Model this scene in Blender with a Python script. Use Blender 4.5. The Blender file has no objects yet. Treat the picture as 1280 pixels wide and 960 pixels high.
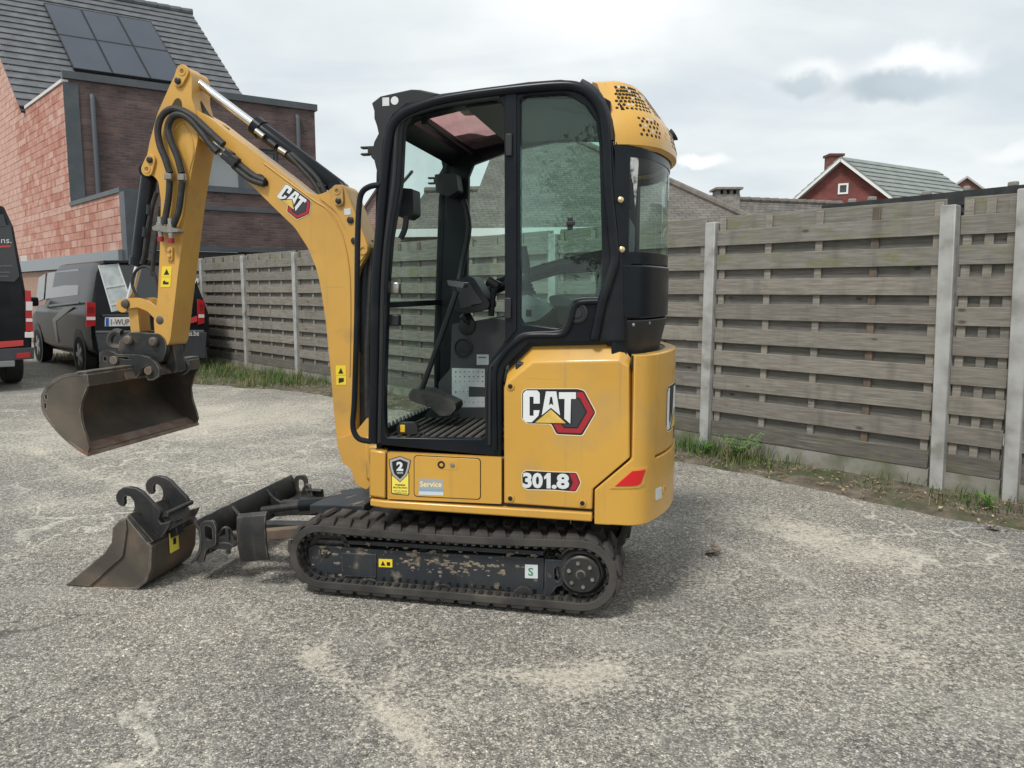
import bpy, math, random
from mathutils import Vector, Matrix
from mathutils.geometry import tessellate_polygon
from mathutils import noise as mnoise
random.seed(7)
R = math.radians
scene = bpy.context.scene
COL = scene.collection

# ------------------------------------------------------------------ camera
FPX, CAMH, PITCH = 960.0, 1.4, math.atan((480 - 363) / 960.0)
cam_d = bpy.data.cameras.new('camera'); cam = bpy.data.objects.new('camera', cam_d); COL.objects.link(cam)
cam.location = (0, 0, CAMH); cam.rotation_euler = (math.pi / 2 - PITCH, 0, 0)
cam_d.sensor_width = 36.0; cam_d.lens = 36.0 * FPX / 1280.0
cam_d.clip_start = 0.05; cam_d.clip_end = 2000
scene.camera = cam

# ------------------------------------------------------------------ sky, sun, exposure
SUN_EL, SUN_AZ = R(56), R(212)      # azimuth clockwise from +Y: behind the camera, a little to the left
world = bpy.data.worlds.new('World'); scene.world = world; world.use_nodes = True
def build_world():
    nt = world.node_tree; nt.nodes.clear()
    N = lambda t: nt.nodes.new(t); LK = nt.links.new
    out = N('ShaderNodeOutputWorld'); bg = N('ShaderNodeBackground'); bg.inputs[1].default_value = 0.1
    sky = N('ShaderNodeTexSky'); sky.sky_type = 'NISHITA'; sky.sun_disc = False
    sky.sun_elevation = SUN_EL; sky.sun_rotation = SUN_AZ; sky.dust_density = 2.0
    tc = N('ShaderNodeTexCoord')
    sep = N('ShaderNodeSeparateXYZ'); LK(tc.outputs['Generated'], sep.inputs[0])
    # project direction on a cloud deck
    den = N('ShaderNodeMath'); den.operation = 'MAXIMUM'; LK(sep.outputs[2], den.inputs[0]); den.inputs[1].default_value = 0.0
    den2 = N('ShaderNodeMath'); den2.operation = 'ADD'; LK(den.outputs[0], den2.inputs[0]); den2.inputs[1].default_value = 0.22
    dx = N('ShaderNodeMath'); dx.operation = 'DIVIDE'; LK(sep.outputs[0], dx.inputs[0]); LK(den2.outputs[0], dx.inputs[1])
    dy = N('ShaderNodeMath'); dy.operation = 'DIVIDE'; LK(sep.outputs[1], dy.inputs[0]); LK(den2.outputs[0], dy.inputs[1])
    cb = N('ShaderNodeCombineXYZ'); LK(dx.outputs[0], cb.inputs[0]); LK(dy.outputs[0], cb.inputs[1])
    n1 = N('ShaderNodeTexNoise'); n1.inputs['Scale'].default_value = 0.9; n1.inputs['Detail'].default_value = 7; n1.inputs['Roughness'].default_value = .52
    LK(cb.outputs[0], n1.inputs['Vector'])
    n2 = N('ShaderNodeTexNoise'); n2.inputs['Scale'].default_value = 2.3; n2.inputs['Detail'].default_value = 6; n2.inputs['Distortion'].default_value = .6
    mp = N('ShaderNodeMapping'); mp.inputs['Scale'].default_value = (.55, 1.5, 1); mp.inputs['Location'].default_value = (3.1, 1.7, 0); LK(cb.outputs[0], mp.inputs[0]); LK(mp.outputs[0], n2.inputs['Vector'])
    # deck brightness
    r1 = N('ShaderNodeValToRGB'); LK(n1.outputs[0], r1.inputs[0])
    e = r1.color_ramp.elements; e[0].position = .30; e[0].color = (5.3, 6.0, 6.4, 1); e[1].position = .68; e[1].color = (8.3, 8.5, 8.45, 1)
    # thin places where the blue shows
    r2 = N('ShaderNodeValToRGB'); LK(n2.outputs[0], r2.inputs[0])
    e = r2.color_ramp.elements; e[0].position = .36; e[0].color = (.86, .86, .86, 1); e[1].position = .56; e[1].color = (1, 1, 1, 1)
    mx = N('ShaderNodeMix'); mx.data_type = 'RGBA'; LK(r2.outputs[0], mx.inputs['Factor']); LK(sky.outputs[0], mx.inputs['A']); LK(r1.outputs[0], mx.inputs['B'])
    cur = mx.outputs['Result']
    # the cumulus clouds low in the sky
    wn = N('ShaderNodeTexNoise'); wn.inputs['Scale'].default_value = 24; wn.inputs['Detail'].default_value = 6; LK(tc.outputs['Generated'], wn.inputs['Vector'])
    ws = N('ShaderNodeVectorMath'); ws.operation = 'SUBTRACT'; LK(wn.outputs['Color'], ws.inputs[0]); ws.inputs[1].default_value = (.5, .5, .5)
    wm = N('ShaderNodeVectorMath'); wm.operation = 'SCALE'; LK(ws.outputs[0], wm.inputs[0]); wm.inputs['Scale'].default_value = .038
    wa = N('ShaderNodeVectorMath'); wa.operation = 'ADD'; LK(tc.outputs['Generated'], wa.inputs[0]); LK(wm.outputs[0], wa.inputs[1])
    def cloud(px, py, sx, sy, col, soft, cur, amt=1.0):
        d = px_ray(px, py).normalized()
        sub = N('ShaderNodeVectorMath'); sub.operation = 'SUBTRACT'; LK(wa.outputs[0], sub.inputs[0]); sub.inputs[1].default_value = d
        mu = N('ShaderNodeVectorMath'); mu.operation = 'MULTIPLY'; LK(sub.outputs[0], mu.inputs[0]); mu.inputs[1].default_value = (1 / sx, 1 / sx, 1 / sy)
        ln = N('ShaderNodeVectorMath'); ln.operation = 'LENGTH'; LK(mu.outputs[0], ln.inputs[0])
        mr = N('ShaderNodeMapRange'); mr.interpolation_type = 'SMOOTHSTEP'; LK(ln.outputs['Value'], mr.inputs[0])
        mr.inputs[1].default_value = 1 + soft; mr.inputs[2].default_value = 1 - soft; mr.inputs[3].default_value = 0; mr.inputs[4].default_value = amt
        m = N('ShaderNodeMix'); m.data_type = 'RGBA'; LK(mr.outputs[0], m.inputs['Factor']); LK(cur, m.inputs['A']); m.inputs['B'].default_value = (*col, 1)
        return m.outputs['Result']
    cur = cloud(1152, 84, .052, .021, (9.0, 9.1, 9.2), .48, cur, .8)
    cur = cloud(1120, 108, .056, .015, (4.1, 4.8, 5.3), .45, cur, .9)
    cur = cloud(1158, 100, .036, .014, (5.0, 5.7, 6.2), .6, cur, .7)
    cur = cloud(1020, 92, .030, .012, (8.2, 8.4, 8.5), .6, cur, .7)
    cur = cloud(1004, 105, .030, .010, (4.6, 5.3, 5.8), .5, cur, .85)
    cur = cloud(872, 202, .028, .007, (9.4, 9.5, 9.5), .6, cur, .9)
    cur = cloud(1262, 190, .026, .007, (8.4, 8.5, 8.5), .8, cur, .6)
    cur = cloud(760, 8, .12, .05, (9.8, 9.8, 9.7), .9, cur, .5)
    LK(cur, bg.inputs[0]); LK(bg.outputs[0], out.inputs[0])
def px_ray(x, y):
    u = (x - 640) / FPX; v = -(y - 480) / FPX
    cp, sp = math.cos(PITCH), math.sin(PITCH)
    return Vector((u, cp + v * sp, -sp + v * cp))
build_world()
sun_d = bpy.data.lights.new('sun', 'SUN'); sun = bpy.data.objects.new('sun', sun_d); COL.objects.link(sun)
sun_d.energy = 2.2; sun_d.angle = R(12); sun_d.color = (1, .965, .91)
sdir = Vector((math.sin(SUN_AZ) * math.cos(SUN_EL), math.cos(SUN_AZ) * math.cos(SUN_EL), math.sin(SUN_EL)))
sun.rotation_euler = sdir.to_track_quat('Z', 'Y').to_euler(); sun.location = (0, 0, 30)
scene.view_settings.view_transform = 'Standard'; scene.view_settings.look = 'None'
scene.view_settings.exposure = 0.3; scene.view_settings.gamma = 1.0; scene.view_settings.use_curve_mapping = False
scene.render.engine = 'CYCLES'

# ------------------------------------------------------------------ materials
MATS = {}
def mat(name, col, rough=.5, metal=0, col2=None, scale=8, lo=.4, hi=.65, detail=6, bump=0, bscale=60, bdist=.002,
        dirt=None, dscale=3, dlo=.55, dhi=.75, coat=0, spec=.5, stretch=None, emit=None, wear=None, streak=None):
    """principled paint/metal/wood with a second tone, dirt patches and fine relief, all in object space"""
    if name in MATS: return MATS[name]
    m = bpy.data.materials.new(name); m.use_nodes = True; nt = m.node_tree; LK = nt.links.new
    b = nt.nodes['Principled BSDF']; MATS[name] = m
    b.inputs['Base Color'].default_value = (*col, 1); b.inputs['Roughness'].default_value = rough; b.inputs['Metallic'].default_value = metal
    b.inputs['Coat Weight'].default_value = coat; b.inputs['Specular IOR Level'].default_value = spec
    if coat: b.inputs['Coat Roughness'].default_value = .12
    if emit: b.inputs['Emission Color'].default_value = (*emit[:3], 1); b.inputs['Emission Strength'].default_value = emit[3]
    tc = nt.nodes.new('ShaderNodeTexCoord'); vec = tc.outputs['Object']
    if stretch:
        mp = nt.nodes.new('ShaderNodeMapping'); mp.inputs['Scale'].default_value = stretch; LK(vec, mp.inputs[0]); vec = mp.outputs[0]
    def ns(sc, det=6):
        n = nt.nodes.new('ShaderNodeTexNoise'); n.inputs['Scale'].default_value = sc; n.inputs['Detail'].default_value = det; LK(vec, n.inputs['Vector']); return n
    def mr(src, a, c, lo_=0, hi_=1):
        r = nt.nodes.new('ShaderNodeMapRange'); LK(src, r.inputs[0]); r.inputs[1].default_value = a; r.inputs[2].default_value = c
        r.inputs[3].default_value = lo_; r.inputs[4].default_value = hi_; return r.outputs[0]
    cur = None
    if col2:
        n = ns(scale, detail); mx = nt.nodes.new('ShaderNodeMix'); mx.data_type = 'RGBA'; LK(mr(n.outputs[0], lo, hi), mx.inputs['Factor'])
        mx.inputs['A'].default_value = (*col, 1); mx.inputs['B'].default_value = (*col2, 1); cur = mx.outputs['Result']
    if dirt:
        n = ns(dscale, 8); mx = nt.nodes.new('ShaderNodeMix'); mx.data_type = 'RGBA'; f = mr(n.outputs[0], dlo, dhi); LK(f, mx.inputs['Factor'])
        if cur: LK(cur, mx.inputs['A'])
        else: mx.inputs['A'].default_value = (*col, 1)
        mx.inputs['B'].default_value = (*dirt, 1); cur = mx.outputs['Result']
        LK(mr(n.outputs[0], dlo, dhi, rough, min(1, rough + .35)), b.inputs['Roughness'])
    def lay(fac, c_):
        nonlocal cur
        mx = nt.nodes.new('ShaderNodeMix'); mx.data_type = 'RGBA'; LK(fac, mx.inputs['Factor'])
        if cur: LK(cur, mx.inputs['A'])
        else: mx.inputs['A'].default_value = (*col, 1)
        mx.inputs['B'].default_value = (*c_, 1); cur = mx.outputs['Result']
    if streak:      # thin run marks and scratches, each with its own shape
        for sc, a_, c_, amt in (((26, 26, 1.4), .60, .74, streak[1]), ((3, 40, 90), .66, .72, streak[1] * .8)):
            mp = nt.nodes.new('ShaderNodeMapping'); mp.inputs['Scale'].default_value = sc; mp.inputs['Rotation'].default_value = (0, .25 if sc[0] < 10 else 0, 0); LK(tc.outputs['Object'], mp.inputs[0])
            n = nt.nodes.new('ShaderNodeTexNoise'); n.inputs['Scale'].default_value = 1; n.inputs['Detail'].default_value = 6; LK(mp.outputs[0], n.inputs['Vector']); lay(mr(n.outputs[0], a_, c_, 0, amt), streak[0])
    if wear:        # rubbed edges
        bv = nt.nodes.new('ShaderNodeBevel'); bv.samples = 4; bv.inputs['Radius'].default_value = .008
        ge = nt.nodes.new('ShaderNodeNewGeometry'); dt = nt.nodes.new('ShaderNodeVectorMath'); dt.operation = 'DOT_PRODUCT'; LK(bv.outputs[0], dt.inputs[0]); LK(ge.outputs['Normal'], dt.inputs[1])
        n = ns(18, 7); e_ = mr(dt.outputs['Value'], .99, .88); mu = nt.nodes.new('ShaderNodeMath'); mu.operation = 'MULTIPLY'; LK(e_, mu.inputs[0]); LK(mr(n.outputs[0], .42, .62, .05, wear[1]), mu.inputs[1]); lay(mu.outputs[0], wear[0])
    if cur: LK(cur, b.inputs['Base Color'])
    if bump:
        n = ns(bscale, 5); bp = nt.nodes.new('ShaderNodeBump'); bp.inputs['Strength'].default_value = bump; bp.inputs['Distance'].default_value = bdist
        LK(n.outputs[0], bp.inputs['Height']); LK(bp.outputs[0], b.inputs['Normal'])
    return m
def glass(name, tint, refl=.06, rough=.0, smear=0):
    if name in MATS: return MATS[name]
    m = bpy.data.materials.new(name); m.use_nodes = True; nt = m.node_tree; nt.nodes.clear(); LK = nt.links.new; MATS[name] = m
    o = nt.nodes.new('ShaderNodeOutputMaterial'); mx = nt.nodes.new('ShaderNodeMixShader')
    t = nt.nodes.new('ShaderNodeBsdfTransparent'); t.inputs[0].default_value = (*tint, 1)
    g = nt.nodes.new('ShaderNodeBsdfGlossy'); g.inputs['Roughness'].default_value = rough; g.inputs['Color'].default_value = (.95, 1, .98, 1)
    ge = nt.nodes.new('ShaderNodeNewGeometry'); dt = nt.nodes.new('ShaderNodeVectorMath'); dt.operation = 'DOT_PRODUCT'; LK(ge.outputs['Normal'], dt.inputs[0]); LK(ge.outputs['Incoming'], dt.inputs[1])
    def ma(op, x, y=None):
        n = nt.nodes.new('ShaderNodeMath'); n.operation = op
        for i, q in enumerate((x, y)):
            if q is None: continue
            if isinstance(q, (int, float)): n.inputs[i].default_value = q
            else: LK(q, n.inputs[i])
        return n.outputs[0]
    # Schlick reflectance of a thin pane, the same from both sides
    sch = ma('POWER', ma('SUBTRACT', 1.0, ma('ABSOLUTE', dt.outputs['Value'])), 5)
    mu = ma('ADD', ma('MULTIPLY', sch, .6), refl).node
    LK(mu.outputs[0], mx.inputs[0]); LK(t.outputs[0], mx.inputs[1]); LK(g.outputs[0], mx.inputs[2])
    cur = mx.outputs[0]
    if smear:
        d = nt.nodes.new('ShaderNodeBsdfDiffuse'); d.inputs[0].default_value = (.5, .5, .47, 1)
        n = nt.nodes.new('ShaderNodeTexNoise'); n.inputs['Scale'].default_value = 5; n.inputs['Detail'].default_value = 8
        tc = nt.nodes.new('ShaderNodeTexCoord'); LK(tc.outputs['Object'], n.inputs['Vector'])
        r = nt.nodes.new('ShaderNodeMapRange'); LK(n.outputs[0], r.inputs[0]); r.inputs[1].default_value = .4; r.inputs[2].default_value = .8; r.inputs[3].default_value = 0.01; r.inputs[4].default_value = smear
        m2 = nt.nodes.new('ShaderNodeMixShader'); LK(r.outputs[0], m2.inputs[0]); LK(cur, m2.inputs[1]); LK(d.outputs[0], m2.inputs[2]); cur = m2.outputs[0]
    LK(cur, o.inputs[0]); return m

# ------------------------------------------------------------------ mesh helpers
def cr(pts, n=6, closed=False):
    """catmull-rom through points"""
    P = [Vector(p) for p in pts]; out = []
    m = len(P)
    for i in range(m if closed else m - 1):
        p0 = P[(i - 1) % m] if closed or i > 0 else P[0]; p1 = P[i]; p2 = P[(i + 1) % m]
        p3 = P[(i + 2) % m] if closed or i + 2 < m else P[-1]
        for k in range(n):
            t = k / n
            out.append(.5 * ((2 * p1) + (p2 - p0) * t + (2 * p0 - 5 * p1 + 4 * p2 - p3) * t * t + (3 * p1 - p0 - 3 * p2 + p3) * t ** 3))
    if not closed: out.append(P[-1])
    return out
def fillet(pts, r, n=4):
    """round the corners of a closed 2-D polygon"""
    P = [Vector(p[:2]) for p in pts]; out = []
    for i, p in enumerate(P):
        a = P[i - 1] - p; b = P[(i + 1) % len(P)] - p; la, lb = a.length, b.length
        if la < 1e-6 or lb < 1e-6: continue
        d = min(r, la * .45, lb * .45); q0 = p + a / la * d; q1 = p + b / lb * d
        for k in range(n + 1):
            t = k / n; out.append((1 - t) ** 2 * q0 + 2 * t * (1 - t) * p + t * t * q1)
    return out
def wmat(o): return (wmat(o.parent) if o.parent else Matrix()) @ o.matrix_basis
class MB:
    def __init__(s): s.v = []; s.f = []
    def add(s, v, f):
        o = len(s.v); s.v += [Vector(p) for p in v]; s.f += [tuple(i + o for i in q) for q in f]; return s
    def box(s, c, d, rot=None):
        c = Vector(c); h = Vector(d) / 2
        v = [Vector((sx * h.x, sy * h.y, sz * h.z)) for sz in (-1, 1) for sy in (-1, 1) for sx in (-1, 1)]
        if rot is not None: v = [rot @ p for p in v]
        return s.add([c + p for p in v], [(0, 2, 3, 1), (4, 5, 7, 6), (0, 1, 5, 4), (2, 6, 7, 3), (0, 4, 6, 2), (1, 3, 7, 5)])
    def bb(s, lo, hi):
        lo = Vector(lo); hi = Vector(hi); return s.box((lo + hi) / 2, hi - lo)
    def bar(s, p0, p1, w, h, up=(0, 0, 1)):
        p0 = Vector(p0); p1 = Vector(p1); d = p1 - p0; x = d.normalized(); y = Vector(up).cross(x)
        if y.length < 1e-5: y = Vector((0, 1, 0)).cross(x)
        y.normalize(); z = x.cross(y); return s.box((p0 + p1) / 2, (d.length, w, h), Matrix((x, y, z)).transposed())
    def tube(s, pts, r, n=8, caps=True, closed=False, rr=None):
        P = [Vector(p) for p in pts]; m = len(P); o = len(s.v)
        t0 = None; N = None
        for i, p in enumerate(P):
            if closed: t = P[(i + 1) % m] - P[i - 1]
            else: t = P[min(i + 1, m - 1)] - P[max(i - 1, 0)]
            t.normalize()
            if N is None:
                N = t.cross(Vector((0, 0, 1)));
                if N.length < .2: N = t.cross(Vector((0, 1, 0)))
                N.normalize()
            else:
                N = N - t * N.dot(t); N.normalize()
            B = t.cross(N); rad = rr[i] if rr else r
            for k in range(n):
                a = 2 * math.pi * k / n; s.v.append(p + (N * math.cos(a) + B * math.sin(a)) * rad)
        for i in range(m if closed else m - 1):
            j = (i + 1) % m
            for k in range(n):
                k2 = (k + 1) % n; s.f.append((o + i * n + k, o + i * n + k2, o + j * n + k2, o + j * n + k))
        if caps and not closed:
            s.f.append(tuple(o + k for k in range(n))[::-1]); s.f.append(tuple(o + (m - 1) * n + k for k in range(n)))
        return s
    def cyl(s, p0, p1, r, n=16, r1=None): return s.tube([p0, p1], r, n, rr=[r, r if r1 is None else r1])
    def lathe(s, c, ax, prof, n=20):
        """prof = [(dist along ax, radius)]"""
        return s._lathe(Vector(c), Vector(ax).normalized(), prof, n)
    def _lathe(s, c, ax, prof, n):
        X = ax.cross(Vector((0, 0, 1)))
        if X.length < .2: X = ax.cross(Vector((1, 0, 0)))
        X.normalize(); Y = ax.cross(X); o = len(s.v)
        for d, r in prof:
            for k in range(n):
                a = 2 * math.pi * k / n; s.v.append(c + ax * d + (X * math.cos(a) + Y * math.sin(a)) * r)
        for i in range(len(prof) - 1):
            for k in range(n):
                k2 = (k + 1) % n; s.f.append((o + i * n + k, o + i * n + k2, o + (i + 1) * n + k2, o + (i + 1) * n + k))
        s.f.append(tuple(o + k for k in range(n))[::-1]); s.f.append(tuple(o + (len(prof) - 1) * n + k for k in range(n)))
        return s
    def plate(s, outer, holes, fn, t0, t1, outer2=None):
        """2-D outline with holes, extruded from t0 to t1; fn(u, v, t) -> point"""
        loops = [[Vector((p[0], p[1], 0)) for p in l] for l in [outer] + list(holes)]
        flat = [p for l in loops for p in l]
        tri = tessellate_polygon(loops); o = len(s.v); n = len(flat)
        s.v += [Vector(fn(p.x, p.y, t0)) for p in flat]
        fl2 = ([Vector((p[0], p[1], 0)) for p in outer2] + flat[len(outer):]) if outer2 else flat
        s.v += [Vector(fn(p.x, p.y, t1)) for p in fl2]
        for a, b, c in tri:
            s.f.append((o + a, o + b, o + c)); s.f.append((o + n + c, o + n + b, o + n + a))
        k = 0
        for l in loops:
            m = len(l)
            for i in range(m):
                a, b = k + i, k + (i + 1) % m; s.f.append((o + a, o + b, o + n + b, o + n + a))
            k += m
        return s
    def build(s, name, m, parent=None, bevel=0, smooth=True, ang=35, kind=None, world=False, seg=2, label=None):
        me = bpy.data.meshes.new(name); v = s.v
        if world and parent is not None:
            inv = wmat(parent).inverted(); v = [inv @ p for p in v]
        me.from_pydata([tuple(p) for p in v], [], s.f); me.update()
        import bmesh
        bm = bmesh.new(); bm.from_mesh(me); bmesh.ops.recalc_face_normals(bm, faces=bm.faces); bm.to_mesh(me); bm.free()
        if smooth: me.shade_smooth(); me.set_sharp_from_angle(angle=R(ang))
        me.materials.append(m)
        o = bpy.data.objects.new(name, me); COL.objects.link(o)
        if parent is not None: o.parent = parent
        if bevel:
            bv = o.modifiers.new('bevel', 'BEVEL'); bv.width = bevel; bv.segments = seg; bv.limit_method = 'ANGLE'; bv.angle_limit = R(35); bv.harden_normals = False
        if kind: o['kind'] = kind
        if label: o['label'] = label
        return o
def empty(name, loc, rz=0):
    o = bpy.data.objects.new(name, None); COL.objects.link(o); o.location = loc; o.rotation_euler = (0, 0, rz); o.empty_display_size = .2
    o.matrix_basis = Matrix.Translation(loc) @ Matrix.Rotation(rz, 4, 'Z'); return o
def tag(o, label, cat=None, group=None, kind=None):
    if label: o['label'] = label
    if cat: o['category'] = cat
    if group: o['group'] = group
    if kind: o['kind'] = kind
    return o
def share(o, parent, loc=(0, 0, 0), rot=(0, 0, 0), scale=(1, 1, 1), name=None):
    c = o.copy(); COL.objects.link(c); c.parent = parent; c.location = loc; c.rotation_euler = rot; c.scale = scale
    if name: c.name = name
    return c
def ground_pt(x, y, z=0):
    d = px_ray(x, y); t = (z - CAMH) / d.z; return Vector((d.x * t, d.y * t, z))
def depth_pt(x, y, Y):
    d = px_ray(x, y); t = Y / d.y; return Vector((d.x * t, Y, CAMH + d.z * t))
def plane_pt(x, y, o, n):
    d = px_ray(x, y); c = Vector((0, 0, CAMH)); t = (Vector(o) - c).dot(n) / d.dot(n); return c + d * t
class Frame:
    """a real plane in the place: origin o, horizontal u, in-plane v, outward normal n (towards the camera)"""
    def __init__(s, o, u, v=(0, 0, 1)):
        s.o = Vector(o); s.u = Vector(u).normalized(); s.v = Vector(v).normalized(); s.n = s.u.cross(s.v).normalized()
        if s.n.dot(Vector((0, 0, CAMH)) - s.o) < 0: s.n = -s.n
    def px(s, x, y, n=0):
        p = plane_pt(x, y, s.o + s.n * n, s.n) - s.o; g = s.u.dot(s.v); a, b = p.dot(s.u), p.dot(s.v)
        return ((a - g * b) / (1 - g * g), (b - g * a) / (1 - g * g))
    def __call__(s, u, v, n=0): return s.o + s.u * u + s.v * v + s.n * n
    def poly(s, pts, n=0): return [s.px(*p, n) for p in pts]
_TXT = {}
def text_geo(st, bold=.0):
    """flat glyph mesh in the unit box 0..1 x 0..1"""
    k = (st, bold)
    if k in _TXT: return _TXT[k]
    cu = bpy.data.curves.new('t', 'FONT'); cu.body = st; cu.offset = bold; cu.resolution_u = 3
    ob = bpy.data.objects.new('t', cu); COL.objects.link(ob)
    dg = bpy.context.evaluated_depsgraph_get(); dg.update(); me = bpy.data.meshes.new_from_object(ob.evaluated_get(dg))
    v = [p.co.copy() for p in me.vertices]; f = [tuple(p.vertices) for p in me.polygons]
    bpy.data.objects.remove(ob); bpy.data.curves.remove(cu); bpy.data.meshes.remove(me)
    x0 = min(p.x for p in v); x1 = max(p.x for p in v); y0 = min(p.y for p in v); y1 = max(p.y for p in v)
    _TXT[k] = ([((p.x - x0) / (x1 - x0), (p.y - y0) / (y1 - y0)) for p in v], f); return _TXT[k]
def add_text(mb, st, fn, bold=.0):
    v, f = text_geo(st, bold); mb.add([fn(a, b) for a, b in v], f); return mb

# ================================================================== SETTING
# fence line on the ground (traced at the foot of the posts)
FP0 = Vector((2.985, 5.29, 0)); FD = Vector((-.682, .731, 0)).normalized(); FN = Vector((-FD.y, FD.x, 0))
if FN.dot(-FP0) < 0: FN = -FN                      # towards the camera
STEP = 1.862

def asphalt_mat():
    m = bpy.data.materials.new('old_asphalt'); m.use_nodes = True; nt = m.node_tree; LK = nt.links.new; b = nt.nodes['Principled BSDF']
    N = nt.nodes.new
    tc = N('ShaderNodeTexCoord'); vec = tc.outputs['Object']
    at = N('ShaderNodeAttribute'); at.attribute_name = 'sand'
    v1 = N('ShaderNodeTexVoronoi'); v1.inputs['Scale'].default_value = 170; LK(vec, v1.inputs['Vector'])
    v2 = N('ShaderNodeTexVoronoi'); v2.inputs['Scale'].default_value = 80; LK(vec, v2.inputs['Vector'])
    n0 = N('ShaderNodeTexNoise'); n0.inputs['Scale'].default_value = .8; n0.inputs['Detail'].default_value = 6; LK(vec, n0.inputs['Vector'])
    n1 = N('ShaderNodeTexNoise'); n1.inputs['Scale'].default_value = 48; n1.inputs['Detail'].default_value = 8; n1.inputs['Roughness'].default_value = .7; LK(vec, n1.inputs['Vector'])
    def ramp(src, pts):
        r = N('ShaderNodeValToRGB'); LK(src, r.inputs[0]); e = r.color_ramp.elements
        while len(e) < len(pts): e.new(.5)
        for q, (p, c) in zip(e, pts): q.position = p; q.color = (*c, 1)
        return r.outputs[0]
    def mix(f, a, c, mode='MIX', fac=None):
        x = N('ShaderNodeMix'); x.data_type = 'RGBA'; x.blend_type = mode
        if f is None: x.inputs['Factor'].default_value = fac
        else: LK(f, x.inputs['Factor'])
        for s, k in ((a, 'A'), (c, 'B')):
            if isinstance(s, tuple): x.inputs[k].default_value = (*s, 1)
            else: LK(s, x.inputs[k])
        return x.outputs['Result']
    sepc = N('ShaderNodeSeparateColor'); LK(v1.outputs['Color'], sepc.inputs[0])
    stones = ramp(sepc.outputs[0], [(0, (.135, .13, .122)), (.4, (.245, .238, .222)), (.8, (.355, .343, .316)), (.97, (.66, .635, .58))])
    sepd = N('ShaderNodeSeparateColor'); LK(v2.outputs['Color'], sepd.inputs[0])
    big = ramp(sepd.outputs[1], [(0, (.80, .80, .80)), (.55, (1, 1, 1)), (.95, (1.0, 1.0, 1.0)), (.995, (1.7, 1.65, 1.55))])
    base = mix(None, stones, big, 'MULTIPLY', 1.0)
    tone = ramp(n0.outputs[0], [(.3, (.78, .79, .80)), (.7, (1.12, 1.09, 1.04))])
    base = mix(None, base, tone, 'MULTIPLY', 1.0); base = mix(None, base, (1.02, 1.0, .975), 'MULTIPLY', 1.0)
    grit = ramp(n1.outputs[0], [(.3, (.36, .36, .36)), (.55, (1.02, 1.02, 1.02)), (.75, (1.40, 1.37, 1.31))])
    base = mix(None, base, grit, 'MULTIPLY', .85)
    # cracks: warped cell edges, broken up, filled with pale grit
    dn = N('ShaderNodeTexNoise'); dn.inputs['Scale'].default_value = 2.6; dn.inputs['Detail'].default_value = 8; LK(vec, dn.inputs['Vector'])
    dv = N('ShaderNodeVectorMath'); dv.operation = 'MULTIPLY_ADD'; LK(dn.outputs['Color'], dv.inputs[0]); dv.inputs[1].default_value = (.8, .8, 0); LK(vec, dv.inputs[2])
    cm = N('ShaderNodeTexNoise'); cm.inputs['Scale'].default_value = .55; cm.inputs['Detail'].default_value = 3; LK(vec, cm.inputs['Vector'])
    def rng(v, a, c, lo=0, hi=1):
        r = N('ShaderNodeMapRange'); LK(v, r.inputs[0]); r.inputs[1].default_value = a; r.inputs[2].default_value = c; r.inputs[3].default_value = lo; r.inputs[4].default_value = hi; return r.outputs[0]
    def mul(a, c):
        x = N('ShaderNodeMath'); x.operation = 'MULTIPLY'
        for i, q in enumerate((a, c)):
            if isinstance(q, float): x.inputs[i].default_value = q
            else: LK(q, x.inputs[i])
        return x.outputs[0]
    cur_ = None
    for sc, wd, lo_, amt in ((.75, .013, .40, .75), (2.3, .018, .48, .6)):
        vc = N('ShaderNodeTexVoronoi'); vc.feature = 'DISTANCE_TO_EDGE'; vc.inputs['Scale'].default_value = sc; LK(dv.outputs[0], vc.inputs['Vector'])
        f = mul(mul(rng(vc.outputs['Distance'], wd, wd * .15), rng(cm.outputs[0], lo_, lo_ + .14)), rng(n1.outputs[0], .34, .56, .1, amt)); base = mix(f, base, (.66, .62, .53))
    vk = N('ShaderNodeTexVoronoi'); vk.feature = 'DISTANCE_TO_EDGE'; vk.inputs['Scale'].default_value = 1.3; dv2 = N('ShaderNodeVectorMath'); dv2.operation = 'ADD'; LK(dv.outputs[0], dv2.inputs[0]); dv2.inputs[1].default_value = (7.3, 2.1, 0); LK(dv2.outputs[0], vk.inputs['Vector'])
    base = mix(mul(rng(vk.outputs['Distance'], .008, .001, 0, .75), rng(cm.outputs[0], .55, .42)), base, (.06, .058, .055))
    # worn bald areas, a little paler and smoother
    wn = N('ShaderNodeTexNoise'); wn.inputs['Scale'].default_value = 1.9; wn.inputs['Detail'].default_value = 8; wn.inputs['Roughness'].default_value = .62; LK(vec, wn.inputs['Vector'])
    base = mix(rng(wn.outputs[0], .50, .70, 0, .35), base, (.45, .43, .385)); base = mix(rng(wn.outputs[0], .48, .30, 0, .30), base, (.15, .147, .14))
    # blown sand: attribute broken up by grain noise
    a1 = N('ShaderNodeMath'); a1.operation = 'MULTIPLY_ADD'; LK(n1.outputs[0], a1.inputs[0]); a1.inputs[1].default_value = 3.2; a1.inputs[2].default_value = -1.95
    a2 = N('ShaderNodeMath'); a2.operation = 'ADD'; LK(a1.outputs[0], a2.inputs[0]); LK(at.outputs['Fac'], a2.inputs[1])
    mr = N('ShaderNodeMapRange'); LK(a2.outputs[0], mr.inputs[0]); mr.inputs[1].default_value = .0; mr.inputs[2].default_value = .7; mr.inputs[3].default_value = 0; mr.inputs[4].default_value = .72
    sandc = mix(n1.outputs[0], (.30, .27, .215), (.80, .75, .63))
    col = mix(mr.outputs[0], base, sandc)
    LK(col, b.inputs['Base Color']); b.inputs['Roughness'].default_value = .92; b.inputs['Specular IOR Level'].default_value = .25
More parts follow.
